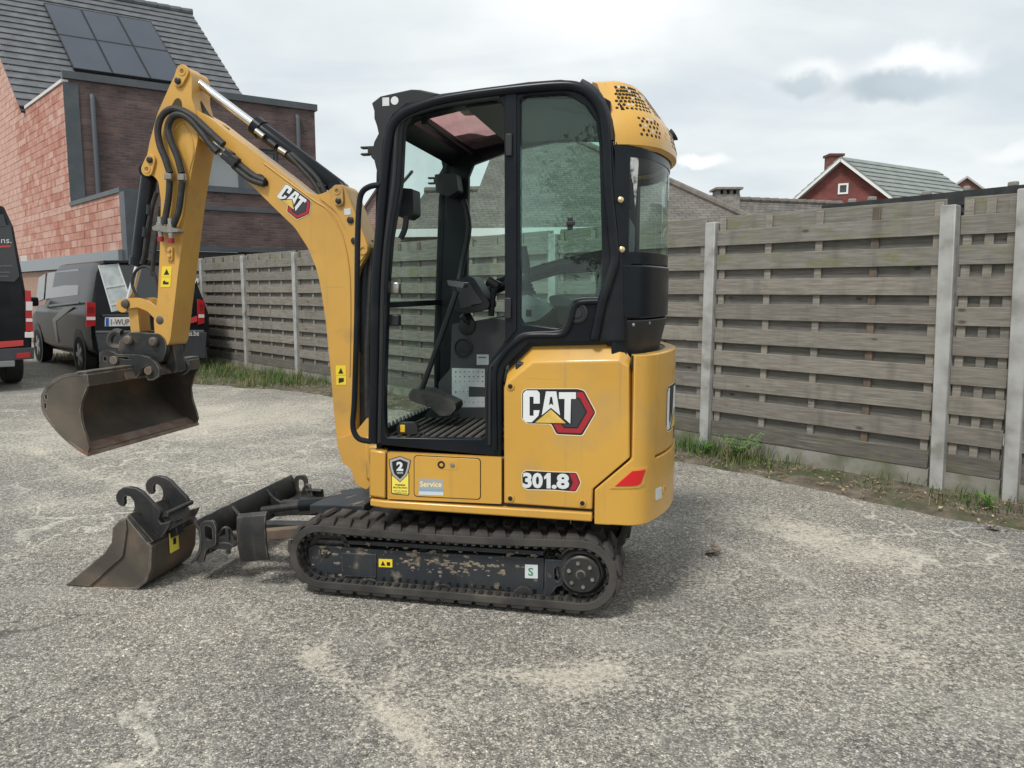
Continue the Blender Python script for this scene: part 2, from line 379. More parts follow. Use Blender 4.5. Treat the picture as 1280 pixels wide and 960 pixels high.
    bp = N('ShaderNodeBump'); bp.inputs['Strength'].default_value = .9; bp.inputs['Distance'].default_value = .004
    ad = N('ShaderNodeMath'); ad.operation = 'SUBTRACT'; LK(n1.outputs[0], ad.inputs[0]); LK(v1.outputs['Distance'], ad.inputs[1]); LK(ad.outputs[0], bp.inputs['Height'])
    LK(bp.outputs[0], b.inputs['Normal'])
    return m
# sand streaks and patches, measured on the ground
def g(x, y): return ground_pt(x, y).xy
STREAKS = [([g(270, 738), g(330, 775), g(395, 815), g(430, 850), g(470, 885), g(510, 915), g(560, 962), g(640, 1040)], .045, .62),
           ([g(395, 815), g(410, 790), g(425, 770)], .03, .45), ([g(470, 885), g(490, 845), g(500, 830)], .025, .4),
           ([g(560, 850), g(610, 835), g(680, 840), g(760, 835)], .05, .35), ([g(610, 835), g(560, 800), g(545, 775)], .02, .35),
           ([g(870, 880), g(940, 915), g(1010, 960)], .03, .3), ([g(40, 560), g(100, 590), g(190, 610)], .05, .35),
           ([g(250, 820), g(330, 870), g(380, 930)], .02, .25), ([g(640, 1000), g(820, 900), g(960, 860)], .03, .25),
           ([g(0, 700), g(120, 650), g(230, 600), g(400, 560)], .04, .3), ([g(950, 770), g(1090, 800), g(1280, 900)], .03, .25)]
BLOBS = [(g(398, 820), .11, .65), (g(505, 908), .13, .6), (g(895, 645), .35, .5), (g(990, 655), .40, .62), (g(1085, 692), .26, .7),
         (g(1015, 670), .25, .45), (g(880, 720), .3, .45), (g(770, 840), .22, .5), (g(720, 850), .2, .4), (g(1030, 790), .45, .32), (g(960, 860), .25, .35),
         (g(1240, 700), .5, .42), (g(1150, 800), .4, .35), (g(20, 560), .9, .4), (g(130, 590), .7, .45), (g(280, 590), .6, .5), (g(300, 510), 1.6, .5), (g(150, 520), 1.4, .35),
         (g(390, 520), 1.2, .5), (g(60, 640), .5, .35), (g(230, 480), 2, .35), (g(420, 580), .5, .5), (g(340, 560), .7, .4), (g(690, 830), .15, .35), (g(90, 540), 1.2, .35), (g(240, 540), 1.0, .35), (g(330, 620), .4, .3), (g(560, 900), .5, .2), (g(150, 860), .5, .15), (g(1180, 900), .6, .2), (g(880, 600), .5, .35)]
def segd(p, a, b):
    ab = b - a; t = max(0, min(1, (p - a).dot(ab) / ab.length_squared)); return (a + ab * t - p).length
def sand_at(x, y):
    p = Vector((x, y)); s = .06 * mnoise.noise(Vector((x * .7, y * .7, 3)))
    wob = Vector((mnoise.noise(Vector((x * 3.1, y * 3.1, 1))), mnoise.noise(Vector((x * 3.1, y * 3.1, 7))))) * .12
    q = p + wob
    for c, r, a in BLOBS:
        d = (q - c).length / r
        if d < 2: s += a * math.exp(-d * d * 1.4)
    best = 0
    for pts, w, a in STREAKS:
        for i in range(len(pts) - 1):
            d = segd(p + wob * .35, pts[i], pts[i + 1]) / w
            if d < 2.5: best = max(best, a * math.exp(-d * d))
    n = mnoise.fractal(Vector((x * 1.7, y * 1.7, 11)), .6, 2, 5)
    s += max(0, n + .05) * .38
    return s + best
def make_ground():
    def axis(lo, hi, flo, fhi, fine):
        L = [flo + i * fine for i in range(int((fhi - flo) / fine) + 1)]
        st = fine; q = L[0]
        pre = []
        while q > lo: st *= 1.3; q -= st; pre.append(q)
        st = fine; q = L[-1]; post = []
        while q < hi: st *= 1.3; q += st; post.append(q)
        return pre[::-1] + L + post
    xs = axis(-320, 320, -6.5, 4.6, .045); ys = axis(-60, 420, 1.7, 7.6, .045)
    ys = ys[:-1]; nx, ny = len(xs), len(ys)
    me = bpy.data.meshes.new('ground')
    V = [(x, y, .006 * mnoise.noise(Vector((x * .9, y * .9, 0))) - .006 if abs(x) < 12 and -3 < y < 20 else -.006) for y in ys for x in xs]
    Fc = [(j * nx + i, j * nx + i + 1, (j + 1) * nx + i + 1, (j + 1) * nx + i) for j in range(ny - 1) for i in range(nx - 1)]
    me.from_pydata(V, [], Fc); me.shade_smooth()
    a = me.attributes.new('sand', 'FLOAT', 'POINT')
    a.data.foreach_set('value', [sand_at(v[0], v[1]) if abs(v[0]) < 14 and 0 < v[1] < 22 else .1 for v in V])
    me.materials.append(asphalt_mat())
    o = bpy.data.objects.new('ground', me); COL.objects.link(o); o['kind'] = 'structure'; o['label'] = 'worn grey asphalt yard with pale sand streaks and cracks'
    return o
make_ground()

# loose grit lying on the asphalt: thicker in the sandy streaks
def make_grit():
    mb = MB(); rnd = random.Random(3); k = 0
    def stone(p, r):
        a = rnd.random() * 6.3; z = r * .5
        pts = [p + Vector((math.cos(a + i * 2.1) * r * rnd.uniform(.7, 1.2), math.sin(a + i * 2.1) * r * rnd.uniform(.7, 1.2), -.002)) for i in range(3)]
        mb.add(pts + [p + Vector((0, 0, z))], [(0, 1, 3), (1, 2, 3), (2, 0, 3)])
    for _ in range(15000):
        y = 1.9 + 6 * rnd.random() ** 1.5; x = rnd.uniform(-.72, .72) * y
        s = sand_at(x, y)
        if rnd.random() < .12 + s * .9: stone(Vector((x, y, 0)), rnd.uniform(.0015, .0042) * (1 if rnd.random() < .93 else 1.8))
    o = mb.build('gravel', mat('grit_stone', (.40, .37, .32), .9, col2=(.62, .58, .5), scale=50), smooth=False)
    tag(o, 'loose pale grit scattered over the asphalt', 'gravel', kind='stuff')
make_grit()

# soil strip at the fence foot
def make_verge():
    xs = []; n = 175
    mb = MB()
    L0, L1 = -4.6, 17.5
    # width of the strip (metres from fence) along the fence
    wpts = [(-4.6, .7), (-2.2, .75), (0, .62), (1.0, .55), (1.9, .55), (2.6, .62), (4, .6), (8, .7), (9, 1.1), (10.5, 1.75), (12, 1.9), (14, 2.1), (17.5, 2.0)]
    def width(t):
        for (a, wa), (b, wb) in zip(wpts, wpts[1:]):
            if a <= t <= b: return wa + (wb - wa) * (t - a) / (b - a)
        return wpts[-1][1]
    m = 12
    for i in range(n + 1):
        t = L0 + (L1 - L0) * i / n
        w = width(t) * (1 + .16 * mnoise.noise(Vector((t * 2.3, 0, 5)))) + .05 * mnoise.noise(Vector((t * 9, 0, 2)))
        for j in range(m + 1):
            q = j / m; p = FP0 + FD * t + FN * (w * q - .25 * (1 - q))
            z = .004 + .035 * (1 - q) ** 1.2 + .02 * (1 - q) * mnoise.noise(Vector((p.x * 5, p.y * 5, 0))) - (.012 if j == m else 0)
            mb.v.append(Vector((p.x, p.y, z)))
    for i in range(n):
        for j in range(m):
            a = i * (m + 1) + j; mb.f.append((a, a + 1, a + m + 2, a + m + 1))
    o = mb.build('verge', mat('soil', (.085, .068, .05), .95, col2=(.19, .16, .12), scale=7, bump=1, bscale=40, bdist=.02, dirt=(.06, .075, .03), dscale=2.2, dlo=.45, dhi=.65))
    o['kind'] = 'structure'; o['label'] = 'strip of dark soil and leaf mould along the fence foot'
    return width
vw = make_verge()

def make_grass():
    rnd = random.Random(11)
    green = mat('grass_blade', (.06, .115, .022), .75, col2=(.27, .24, .115), scale=2.2, lo=.42, hi=.72)
    dry = mat('dry_leaf', (.24, .16, .085), .85, col2=(.42, .33, .22), scale=6)
    mb = MB()
    def blade(p, h, lean, w):
        a = rnd.random() * 6.28; d = Vector((math.cos(a), math.sin(a), 0)); s = Vector((-d.y, d.x, 0)) * w
        q = p + d * lean * .4 + Vector((0, 0, h * .65)); e = p + d * lean + Vector((0, 0, h))
        mb.add([p - s, p + s, q + s * .7, q - s * .7, e], [(0, 1, 2, 3), (3, 2, 4)])
    def tuft(t, off, n, h):
        for _ in range(n):
            p = FP0 + FD * (t + rnd.gauss(0, .09)) + FN * max(.04, off + rnd.gauss(0, .07)); p.z = .0
            blade(p, h * rnd.uniform(.4, 1.2), h * rnd.uniform(.2, .9), rnd.uniform(.002, .0045))
    # left stretch behind the boom: a green verge
    for _ in range(420):
        t = rnd.uniform(8.2, 17); w = vw(t); tuft(t, w * rnd.betavariate(1.2, 1.8), 26, rnd.uniform(.07, .22))
    for _ in range(150):
        t = rnd.uniform(-1.0, 8.0); dens = .9 if 1.0 < t < 3.2 else .35
        if rnd.random() < dens: tuft(t, vw(t) * rnd.betavariate(1, 3) + .03, 20, rnd.uniform(.04, .15))
    for _ in range(16): tuft(rnd.uniform(1.1, 1.95), rnd.uniform(.08, .3), 30, rnd.uniform(.1, .2))
    for _ in range(14): tuft(rnd.uniform(-.5, .0), rnd.uniform(.05, .4), 16, rnd.uniform(.05, .13))
    tag(mb.build('grass', green, smooth=False), 'rough green grass and weeds growing along the fence foot', 'grass', kind='stuff')
    mb = MB()
    for _ in range(1500):
        t = rnd.uniform(-1.2, 12); off = vw(t) * rnd.uniform(.02, 1.12) if t < 8 else vw(t) * rnd.uniform(0, 1.1)
        p = FP0 + FD * t + FN * off; p.z = .02 + .02 * rnd.random(); a = rnd.random() * 6.3; r = rnd.uniform(.006, .022)
        u = Vector((math.cos(a), math.sin(a), rnd.uniform(-.3, .3))) * r; v = Vector((-math.sin(a), math.cos(a), rnd.uniform(-.4, .4))) * r * rnd.uniform(.25, .6)
        mb.add([p - u, p + v + Vector((0, 0, .004)), p + u, p - v], [(0, 1, 2), (0, 2, 3)])
    for _ in range(60):
        t = rnd.uniform(-1.2, 3); off = vw(t) * rnd.uniform(.1, 1.0); p = FP0 + FD * t + FN * off; p.z = .025
        a = rnd.random() * 6.3; d = Vector((math.cos(a), math.sin(a), .1)) * rnd.uniform(.03, .12); mb.tube([p, p + d * .5 + Vector((0, 0, .008)), p + d], .002, 4)
    tag(mb.build('leaf_litter', dry, smooth=False), 'scattered dry brown leaves and twigs on the soil strip', 'leaves', kind='stuff')
make_grass()

# broad-leaved weeds by the fence
def make_weed(p, h, n, seed, label):
    rnd = random.Random(seed); root = empty('weed', p); m = mat('weed_leaf', (.085, .20, .03), .6, col2=(.16, .29, .06), scale=12)
    st = MB(); lf = MB()
    for k in range(n):
        a = rnd.random() * 6.28; r = h * rnd.uniform(.25, .8); d = Vector((math.cos(a), math.sin(a), 0))
        P = [Vector((0, 0, 0)), d * r * .35 + Vector((0, 0, h * .5)), d * r + Vector((0, 0, h * rnd.uniform(.55, 1)))]; P = cr(P, 4); st.tube(P, .002, 4)
        for i in range(2, len(P)):
            for sgn in (-1, 1):
                s = Vector((-d.y, d.x, 0)) * sgn; l = h * rnd.uniform(.10, .2); q = P[i]
                e = q + s * l + d * l * .5 + Vector((0, 0, rnd.uniform(-.2, .25) * l)); w = d * l * .28
                mid = (q + e) / 2 + Vector((0, 0, l * .12)); lf.add([q, mid + w, e, mid - w], [(0, 1, 2), (0, 2, 3)])
    st.build('stem', m, root); lf.build('leaf', m, root, smooth=False)
    tag(root, label, 'weed', 'weeds at the fence foot')
make_weed(FP0 + FD * 1.42 + FN * .22, .24, 16, 5, 'bright green leafy weed, largest at the fence foot left of the tall concrete post')
make_weed(FP0 + FD * 1.75 + FN * .2, .15, 9, 6, 'small green weed at the fence foot nearest the excavator')
make_weed(FP0 + FD * -.42 + FN * .3, .13, 8, 8, 'small weed at the foot of the rightmost concrete post')
def make_leaf(p, s, seed, label):
    rnd = random.Random(seed); mb = MB(); n = 7
    for j in range(3):
        a = rnd.random() * 6.3; R3 = Matrix.Rotation(a, 3, 'Z'); off = Vector((rnd.uniform(-.4, .4), rnd.uniform(-.3, .3), 0)) * s
        row = []
        for i in range(n):
            t = i / (n - 1); w = math.sin(math.pi * min(1, t * 1.05)) * .32 * s * rnd.uniform(.7, 1.2)
            row.append((R3 @ Vector(((t - .5) * s, -w, .3 * s * w / s + .01 * j)) + off, R3 @ Vector(((t - .5) * s, 0, .02 * s + .01 * j + .12 * s * t)) + off, R3 @ Vector(((t - .5) * s, w, .35 * w + .01 * j)) + off))
        v = [Vector(p) + q + Vector((0, 0, .004)) for r in row for q in r]; f = []
        for i in range(n - 1):
            for k in range(2): f.append((i * 3 + k, i * 3 + k + 1, i * 3 + k + 4, i * 3 + k + 3))
        mb.add(v, f)
    o = mb.build('dry_leaves', mat('dead_leaf', (.11, .085, .065), .85, col2=(.28, .22, .16), scale=30)); tag(o, label, 'leaf')
make_leaf(ground_pt(893, 692), .085, 4, 'curled dead leaves lying alone on the asphalt right of the excavator')
make_leaf(ground_pt(836, 628), .06, 9, 'dead leaf on the asphalt close behind the excavator counterweight')
make_leaf(ground_pt(1240, 662), .07, 12, 'dead leaf at the asphalt edge near the right border')

def wood_mat(name, c1, c2, moss=None):
    m = mat(name, c1, .9, col2=c2, scale=5.5, lo=.3, hi=.7, detail=9, bump=.5, bscale=22, bdist=.004, stretch=(1.2, 14, 14))
    nt = m.node_tree; LK = nt.links.new; b = nt.nodes['Principled BSDF']; N = nt.nodes.new
    tc = N('ShaderNodeTexCoord'); src = b.inputs['Base Color'].links[0].from_socket
    def mapped(sc):
        q = N('ShaderNodeMapping'); q.inputs['Scale'].default_value = sc; LK(tc.outputs['Object'], q.inputs[0]); return q.outputs[0]
    def layer(src, fac, col):
        x = N('ShaderNodeMix'); x.data_type = 'RGBA'; LK(fac, x.inputs['Factor']); LK(src, x.inputs['A']); x.inputs['B'].default_value = (*col, 1); return x.outputs['Result']
    def rng(v, a, c, hi=1):
        r = N('ShaderNodeMapRange'); LK(v, r.inputs[0]); r.inputs[1].default_value = a; r.inputs[2].default_value = c; r.inputs[3].default_value = 0; r.inputs[4].default_value = hi; return r.outputs[0]
    # knots: sparse dark ovals
    vo = N('ShaderNodeTexVoronoi'); vo.inputs['Scale'].default_value = 1; LK(mapped((3.2, .01, 7)), vo.inputs['Vector']); src = layer(src, rng(vo.outputs['Distance'], .115, .06, .8), (.055, .048, .042))
    # long dark cracks and pale drying streaks along the grain
    n = N('ShaderNodeTexNoise'); n.inputs['Scale'].default_value = 1; n.inputs['Detail'].default_value = 5; LK(mapped((1.6, .1, 75)), n.inputs['Vector']); src = layer(src, rng(n.outputs[0], .60, .72, .55), (.075, .068, .06)); src = layer(src, rng(n.outputs[0], .40, .28, .35), (.42, .40, .365))
    # damp stains running down
    n = N('ShaderNodeTexNoise'); n.inputs['Scale'].default_value = 1; n.inputs['Detail'].default_value = 7; LK(mapped((7, .1, 1.6)), n.inputs['Vector']); src = layer(src, rng(n.outputs[0], .54, .74, .5), (.085, .08, .068))
    if moss:
        n = N('ShaderNodeTexNoise'); n.inputs['Scale'].default_value = 1; n.inputs['Detail'].default_value = 9; n.inputs['Roughness'].default_value = .65; LK(mapped((4.5, .1, 9)), n.inputs['Vector']); src = layer(src, rng(n.outputs[0], .50, .66, moss), (.16, .165, .062))
    LK(src, b.inputs['Base Color']); return m
# ------------------------------------------------------------------ wooden fence with concrete posts
def make_fence():
    root = empty('fence', FP0)
    conc = mat('concrete_post', (.40, .40, .385), .9, col2=(.29, .285, .27), scale=7, bump=.5, bscale=90, dirt=(.13, .14, .10), dscale=3.5, dlo=.58, dhi=.8)
    base = mat('concrete_base', (.30, .29, .26), .95, col2=(.20, .19, .16), scale=5, bump=.6, bscale=70, dirt=(.10, .12, .05), dscale=2.5, dlo=.45, dhi=.7)
    woods = []
    for k, (c1, c2) in enumerate([((.285, .26, .224), (.172, .154, .131)), ((.245, .224, .193), (.146, .13, .112)), ((.32, .293, .25), (.195, .174, .147)), ((.262, .24, .203), (.152, .138, .118))]):
        woods.append(wood_mat('grey_wood_%d' % k, c1, c2))
    moss = [wood_mat('mossy_wood_%d' % k, (.25, .235, .21), (.15, .14, .123), (.75, .5)[k]) for k in range(2)]
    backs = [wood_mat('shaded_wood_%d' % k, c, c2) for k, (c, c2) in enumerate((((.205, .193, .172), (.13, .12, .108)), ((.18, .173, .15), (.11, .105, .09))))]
    dark = wood_mat('damp_wood', (.155, .145, .128), (.085, .078, .066), .35)
    brown = mat('brown_batten', (.165, .118, .083), .9, col2=(.10, .083, .07), scale=3, stretch=(9, 9, 1.2))
    rnd = random.Random(21)
    ang = math.atan2(FD.y, FD.x)
    M3 = Matrix.Rotation(ang, 3, 'Z'); sgn = 1 if (M3 @ Vector((0, 1, 0))).dot(FN) > 0 else -1
    def mk(name, size, m, t, off, z, bevel=.004, roll=0, lean=0):
        """box whose local x runs along the fence; its own origin, so the grain differs from board to board"""
        mb = MB(); jx = rnd.random() * 50
        mb.box((0, 0, 0), size); o = mb.build(name, m, root, bevel=bevel, seg=1)
        p = FD * t + FN * off; o.location = (p.x, p.y, z); o.rotation_euler = (lean, roll, ang)
        # random texture origin: move vertices' object space by shifting mesh then location back
        sh = Vector((rnd.uniform(-9, 9), rnd.uniform(-2, 2), rnd.uniform(-2, 2)))
        for v in o.data.vertices: v.co += sh
        rot = o.rotation_euler.to_matrix(); o.location = Vector(o.location) - rot @ sh
        return o
    posts = [-.445 - 2 * STEP, -.445 - STEP, -.445] + [STEP * i for i in range(0, 10)]
    for i, t in enumerate(posts):
        hgt = 2.0 + rnd.uniform(-.01, .015)
        if i == 2: hgt = 2.06
        mk('post', (.095, .11, hgt), conc, t, .0, hgt / 2 - .02, bevel=.006, roll=(.022 if i in (2, 3) else rnd.uniform(-.004, .006)))
    for i in range(len(posts) - 1):
        t0, t1 = posts[i] + .0475, posts[i + 1] - .0475; w = t1 - t0; tc = (t0 + t1) / 2
        mk('base_plate', (w - .004, .04, .15), base, tc, -.005, .075, bevel=.003)
        zb, zt = .155, 2.0
        n = 9; pitch = .203
        # back boards fill the gaps, then battens, then front boards
        for k in range(n + 1):
            z = .212 + (k + .5) * pitch if k < n else .212 - .03
            if k == n - 1: z = 1.952
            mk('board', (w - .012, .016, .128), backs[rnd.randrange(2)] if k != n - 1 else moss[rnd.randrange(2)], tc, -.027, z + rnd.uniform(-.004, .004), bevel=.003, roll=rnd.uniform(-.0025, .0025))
        nb = 5 if w > 1 else 3
        for k in range(nb):
            tt = t0 + .045 + (w - .09) * k / (nb - 1)
            mk('batten', (.055, .02, zt - zb), brown if rnd.random() < .35 else woods[rnd.randrange(4)], tt, -.008, (zb + zt) / 2, bevel=.003)
        for k in range(n):
            z = .212 + k * pitch
            topy = k >= n - 2
            m = (moss[rnd.randrange(2)] if topy or rnd.random() < .04 else woods[rnd.randrange(4)]) if k else dark
            mk('board', (w - .010, .016, .128), m, tc, .0115, z + rnd.uniform(-.004, .004), bevel=.003, roll=rnd.uniform(-.005, .005), lean=rnd.uniform(-.035, .035))
    tag(root, 'weathered grey timber fence of overlapping boards between concrete posts', 'fence')
make_fence()

# ------------------------------------------------------------------ buildings beyond the fence
def course_mat(name, c1, c2, w, h, mortar, rot=None, bump=.6, msize=.012, moff=.5):
    """fine brick / tile courses too small to tell apart, in object space x-z"""
    if name in MATS: return MATS[name]
    m = bpy.data.materials.new(name); m.use_nodes = True; nt = m.node_tree; LK = nt.links.new; b = nt.nodes['Principled BSDF']; MATS[name] = m; N = nt.nodes.new
    uv = N('ShaderNodeAttribute'); uv.attribute_name = 'uvw'
    br = N('ShaderNodeTexBrick'); br.inputs['Color1'].default_value = (*c1, 1); br.inputs['Color2'].default_value = (*c2, 1); br.inputs['Mortar'].default_value = (*mortar, 1)
    br.inputs['Scale'].default_value = 1; br.inputs['Brick Width'].default_value = w; br.inputs['Row Height'].default_value = h; br.inputs['Mortar Size'].default_value = msize; br.inputs['Mortar Smooth'].default_value = .2
    br.inputs['Bias'].default_value = 0; br.offset = moff
    LK(uv.outputs['Vector'], br.inputs['Vector'])
    n = N('ShaderNodeTexNoise'); n.inputs['Scale'].default_value = 2.2; n.inputs['Detail'].default_value = 7; LK(uv.outputs['Vector'], n.inputs['Vector'])
    mr = N('ShaderNodeMapRange'); LK(n.outputs[0], mr.inputs[0]); mr.inputs[1].default_value = .3; mr.inputs[2].default_value = .7; mr.inputs[3].default_value = .72; mr.inputs[4].default_value = 1.25
    mx = N('ShaderNodeMix'); mx.data_type = 'RGBA'; mx.blend_type = 'MULTIPLY'; mx.inputs['Factor'].default_value = 1; LK(br.outputs[0], mx.inputs['A']); LK(mr.outputs[0], mx.inputs['B'])
    LK(mx.outputs['Result'], b.inputs['Base Color']); b.inputs['Roughness'].default_value = .85
    bp = N('ShaderNodeBump'); bp.inputs['Strength'].default_value = bump; bp.inputs['Distance'].default_value = .01; bp.invert = True; LK(br.outputs['Fac'], bp.inputs['Height']); LK(bp.outputs[0], b.inputs['Normal'])
    return m
def uvw(o, fn):
    """store plane coordinates for course_mat: fn(world point) -> (u, v)"""
    a = o.data.attributes.new('uvw', 'FLOAT_VECTOR', 'POINT'); M = wmat(o)
    for d, v in zip(a.data, o.data.vertices): u, w = fn(M @ v.co); d.vector = (u, w, 0)
def clip(poly, a, b, c):
    """keep a*u + b*v + c >= 0"""
    out = []
    for i in range(len(poly)):
        p, q = poly[i], poly[(i + 1) % len(poly)]; dp = a * p[0] + b * p[1] + c; dq = a * q[0] + b * q[1] + c
        if dp >= 0: out.append(p)
        if dp * dq < 0: t = dp / (dp - dq); out.append((p[0] + (q[0] - p[0]) * t, p[1] + (q[1] - p[1]) * t))
    return out
def clip_poly(poly, conv):
    cx = sum(p[0] for p in conv) / len(conv); cy = sum(p[1] for p in conv) / len(conv)
    for i in range(len(conv)):
        (x0, y0), (x1, y1) = conv[i], conv[(i + 1) % len(conv)]; a, b = y0 - y1, x1 - x0; c = -(a * x0 + b * y0)
        if a * cx + b * cy + c < 0: a, b, c = -a, -b, -c
        poly = clip(poly, a, b, c)
        if len(poly) < 3: return []
    return poly

def brick_house():
    # near corner of the upper storey at pixel x 78, eaves height 6 m
    zc = 6.0; d = px_ray(78, 103); t = (zc - CAMH) / d.z; K = Vector((d.x * t, d.y * t, 0))
    root = empty('brick_house', K); B = lambda mb, n, m, par=root, **k: mb.build(n, m, par, world=True, **k)
    D = Vector((.835, .55, 0)).normalized(); W = Vector((-.69, .724, 0)).normalized()
    fac = Frame(K, D); red = Frame(K, W)
    steel = mat('anthracite_trim', (.055, .065, .075), .45, col2=(.075, .085, .095), scale=3)
    brown = course_mat('brown_brick', (.135, .082, .072), (.075, .052, .055), .215, .065, (.10, .085, .08), msize=.009)
    # facade
    u1 = fac.px(395, 200)[0]; zt = fac.px(395, 139)[1]; zr = 6.0
    win = [fac.px(248, 178), fac.px(348, 182), fac.px(348, 233), fac.px(248, 235)]
    wz0, wz1 = win[3][1], win[0][1]; wu0, wu1 = win[0][0], win[1][0]
    gz = fac.px(300, 309)[1]
    mb = MB().plate([(.02, gz), (u1, gz), (u1, zt), (.02, zt)], [[(wu0, wz0), (wu1, wz0), (wu1, wz1), (wu0, wz1)]], fac, 0, -.3)
    o = B(mb, 'facade_wall', brown, smooth=False); uvw(o, lambda p: ((p - K).dot(D), p.z))
    mb = MB().plate([(u1 - .3, 0), (u1, 0), (u1, gz - .01), (u1 - .3, gz - .01)], [], fac, 0, -.3); o = B(mb, 'pier', brown, smooth=False); uvw(o, lambda p: ((p - K).dot(D), p.z))
    # right end wall and back so that the house is closed
    E1 = Frame(fac(u1, 0, -.3), -fac.n); mb = MB().plate([(0, 0), (7, 0), (7, zt), (0, zt)], [], lambda u, v, t: fac(u1 + t, v, -.302 - u), -.01, -.3); o = B(mb, 'end_wall', brown, smooth=False); uvw(o, lambda p: ((p - K).dot(fac.n), p.z))
    # window: frame, glass, mullion
    w = MB(); w.plate([(wu0, wz0), (wu1, wz0), (wu1, wz1), (wu0, wz1)], [[(wu0 + .09, wz0 + .09), ((wu0 + wu1) / 2 - .03, wz0 + .09), ((wu0 + wu1) / 2 - .03, wz1 - .09), (wu0 + .09, wz1 - .09)],
        [((wu0 + wu1) / 2 + .05, wz0 + .09), (wu1 - .09, wz0 + .09), (wu1 - .09, wz1 - .09), ((wu0 + wu1) / 2 + .05, wz1 - .09)]], fac, -.08, -.16)
    fr = B(w, 'window', steel, smooth=False)
    gm = mat('house_glass', (.03, .036, .04), .04, spec=.9)
    B(MB().plate([(wu0 + .05, wz0 + .05), ((wu0 + wu1) / 2, wz0 + .05), ((wu0 + wu1) / 2, wz1 - .05), (wu0 + .05, wz1 - .05)], [], fac, -.125, -.135), 'pane', mat('blind_pane', (.22, .235, .24), .08, spec=.9), fr)
    B(MB().plate([((wu0 + wu1) / 2 + .02, wz0 + .05), (wu1 - .05, wz0 + .05), (wu1 - .05, wz1 - .05), ((wu0 + wu1) / 2 + .02, wz1 - .05)], [], fac, -.125, -.135), 'pane', gm, fr)
    B(MB().plate([(wu0 - .03, wz0 - .07), (wu1 + .03, wz0 - .07), (wu1 + .03, wz0), (wu0 - .03, wz0)], [], fac, .05, -.1), 'sill', steel, fr)
    # string course, garage front, cornice
    z1 = fac.px(300, 262)[1]; u0 = fac.px(252, 258)[0]
    B(MB().plate([(u0 - 1, z1 - .05), (u1 + .01, z1 - .05), (u1 + .01, z1 + .05), (u0 - 1, z1 + .05)], [], fac, .03, -.02), 'string_course', steel)
    B(MB().plate([(.3, gz - .12), (u1, gz - .12), (u1, gz), (.3, gz)], [], fac, .05, -.3), 'lintel', steel)
    gd = MB().plate([(.3, 0), (u1 - .3, 0), (u1 - .3, gz - .13), (.3, gz - .13)], [], fac, -.15, -.2); B(gd, 'garage_door', mat('garage_door_black', (.018, .02, .023), .4))
    B(MB().plate([(.0, zt), (u1 + .06, zt), (u1 + .06, zt + .16), (.0, zt + .16)], [], fac, .06, -.35), 'cornice', steel)
    for x, y0, y1 in ((115, 121, 250), (371, 146, 186)):
        u, za = fac.px(x, y0); zb_ = fac.px(x + (6 if x < 200 else 1), y1)[1] if x < 200 else fac.px(x, y1)[1]
        B(MB().tube([fac(u, zb_ - .3, .07), fac(u, za - .08, .07), fac(u, za, .04), fac(u, za + .02, -.02)], .055, 10), 'downpipe', mat('dark_zinc', (.075, .085, .095), .5))
    # wing walls: the anthracite end frames
    z2 = red.px(88, 258)[1]; ul = red.px(150, 243)[0]
    B(MB().plate([(-.22, z2), (0, z2), (0, zc + .02), (-.22, zc + .02)], [], lambda u, v, t: K + D * (t) + W * (-u * 0) + Vector((0, 0, v)) + fac.n * (u + .02), .0, .3), 'end_frame', steel)
    # red block party wall, laid block by block
    mort = mat('pale_mortar', (.42, .33, .28), .95)
    bm_ = [mat('red_block_%d' % k, c, .92, col2=c2, scale=4, detail=8, bump=.5, bscale=35) for k, (c, c2) in enumerate([((.42, .20, .15), (.50, .285, .23)), ((.37, .155, .11), (.45, .22, .17)), ((.48, .28, .225), (.55, .36, .30)), ((.40, .18, .135), (.53, .32, .26))])]
    uw = red.px(32, 136)[0]                        # where the roof starts behind the parapet
    # roof verge: through (32,136) and (0,58)
    pv = red.px(0, 55); slope = (pv[1] - zc) / (pv[0] - uw)
    zl0 = red.px(100, 318)[1]; ue = 9.5
    regA = [(ul, zl0), (ue, zl0), (ue, z2), (ul, z2)]; regB = [(0, z2), (ue, z2), (ue, zc - .02), (0, zc - .02)]
    regC = [(uw, zc - .02), (ue, zc - .02), (ue, zc + (ue - uw) * slope)]
    wall = B(MB().plate([(ul, zl0), (ue, zl0), (ue, zc + (ue - uw) * slope - .02), (uw, zc - .02), (0, zc - .02), (0, z2), (ul, z2)], [], red, -.012, -.3), 'party_wall', mort, smooth=False)
    rnd = random.Random(5); items = []
    bh, bw = .165, .42; r = 0; z = zl0
    while z < zc + (ue - uw) * slope:
        u = ul - (r % 2) * bw / 2
        while u < ue:
            rect = [(u + .006, z + .006), (u + bw - .006, z + .006), (u + bw - .006, z + bh - .006), (u + .006, z + bh - .006)]
            for reg in (regA, regB, regC):
                q = clip_poly(rect, reg)
                if len(q) >= 3:
                    ar = abs(sum(q[i][0] * q[(i + 1) % len(q)][1] - q[(i + 1) % len(q)][0] * q[i][1] for i in range(len(q)))) / 2
                    if ar > .004:
                        c = red(sum(p[0] for p in q) / len(q), sum(p[1] for p in q) / len(q)); px = 640 + FPX * c.x / c.y
                        items.append((px > -30, ar / c.y ** 2, q))
            u += bw
        z += bh; r += 1
    items.sort(key=lambda t: (not t[0], -t[1])); rest = MB()
    for k, (vis, ar, q) in enumerate(items):
        d = rnd.uniform(-.004, .004)
        if k < 300: B(MB().plate(q, [], red, d, -.015), 'block', bm_[rnd.choice((0, 0, 1, 2, 3, 3))], wall, smooth=False)
        else: rest.plate(q, [], red, d, -.015)
    if rest.v: B(rest, 'far_blocks', bm_[2], wall, smooth=False, kind='stuff')
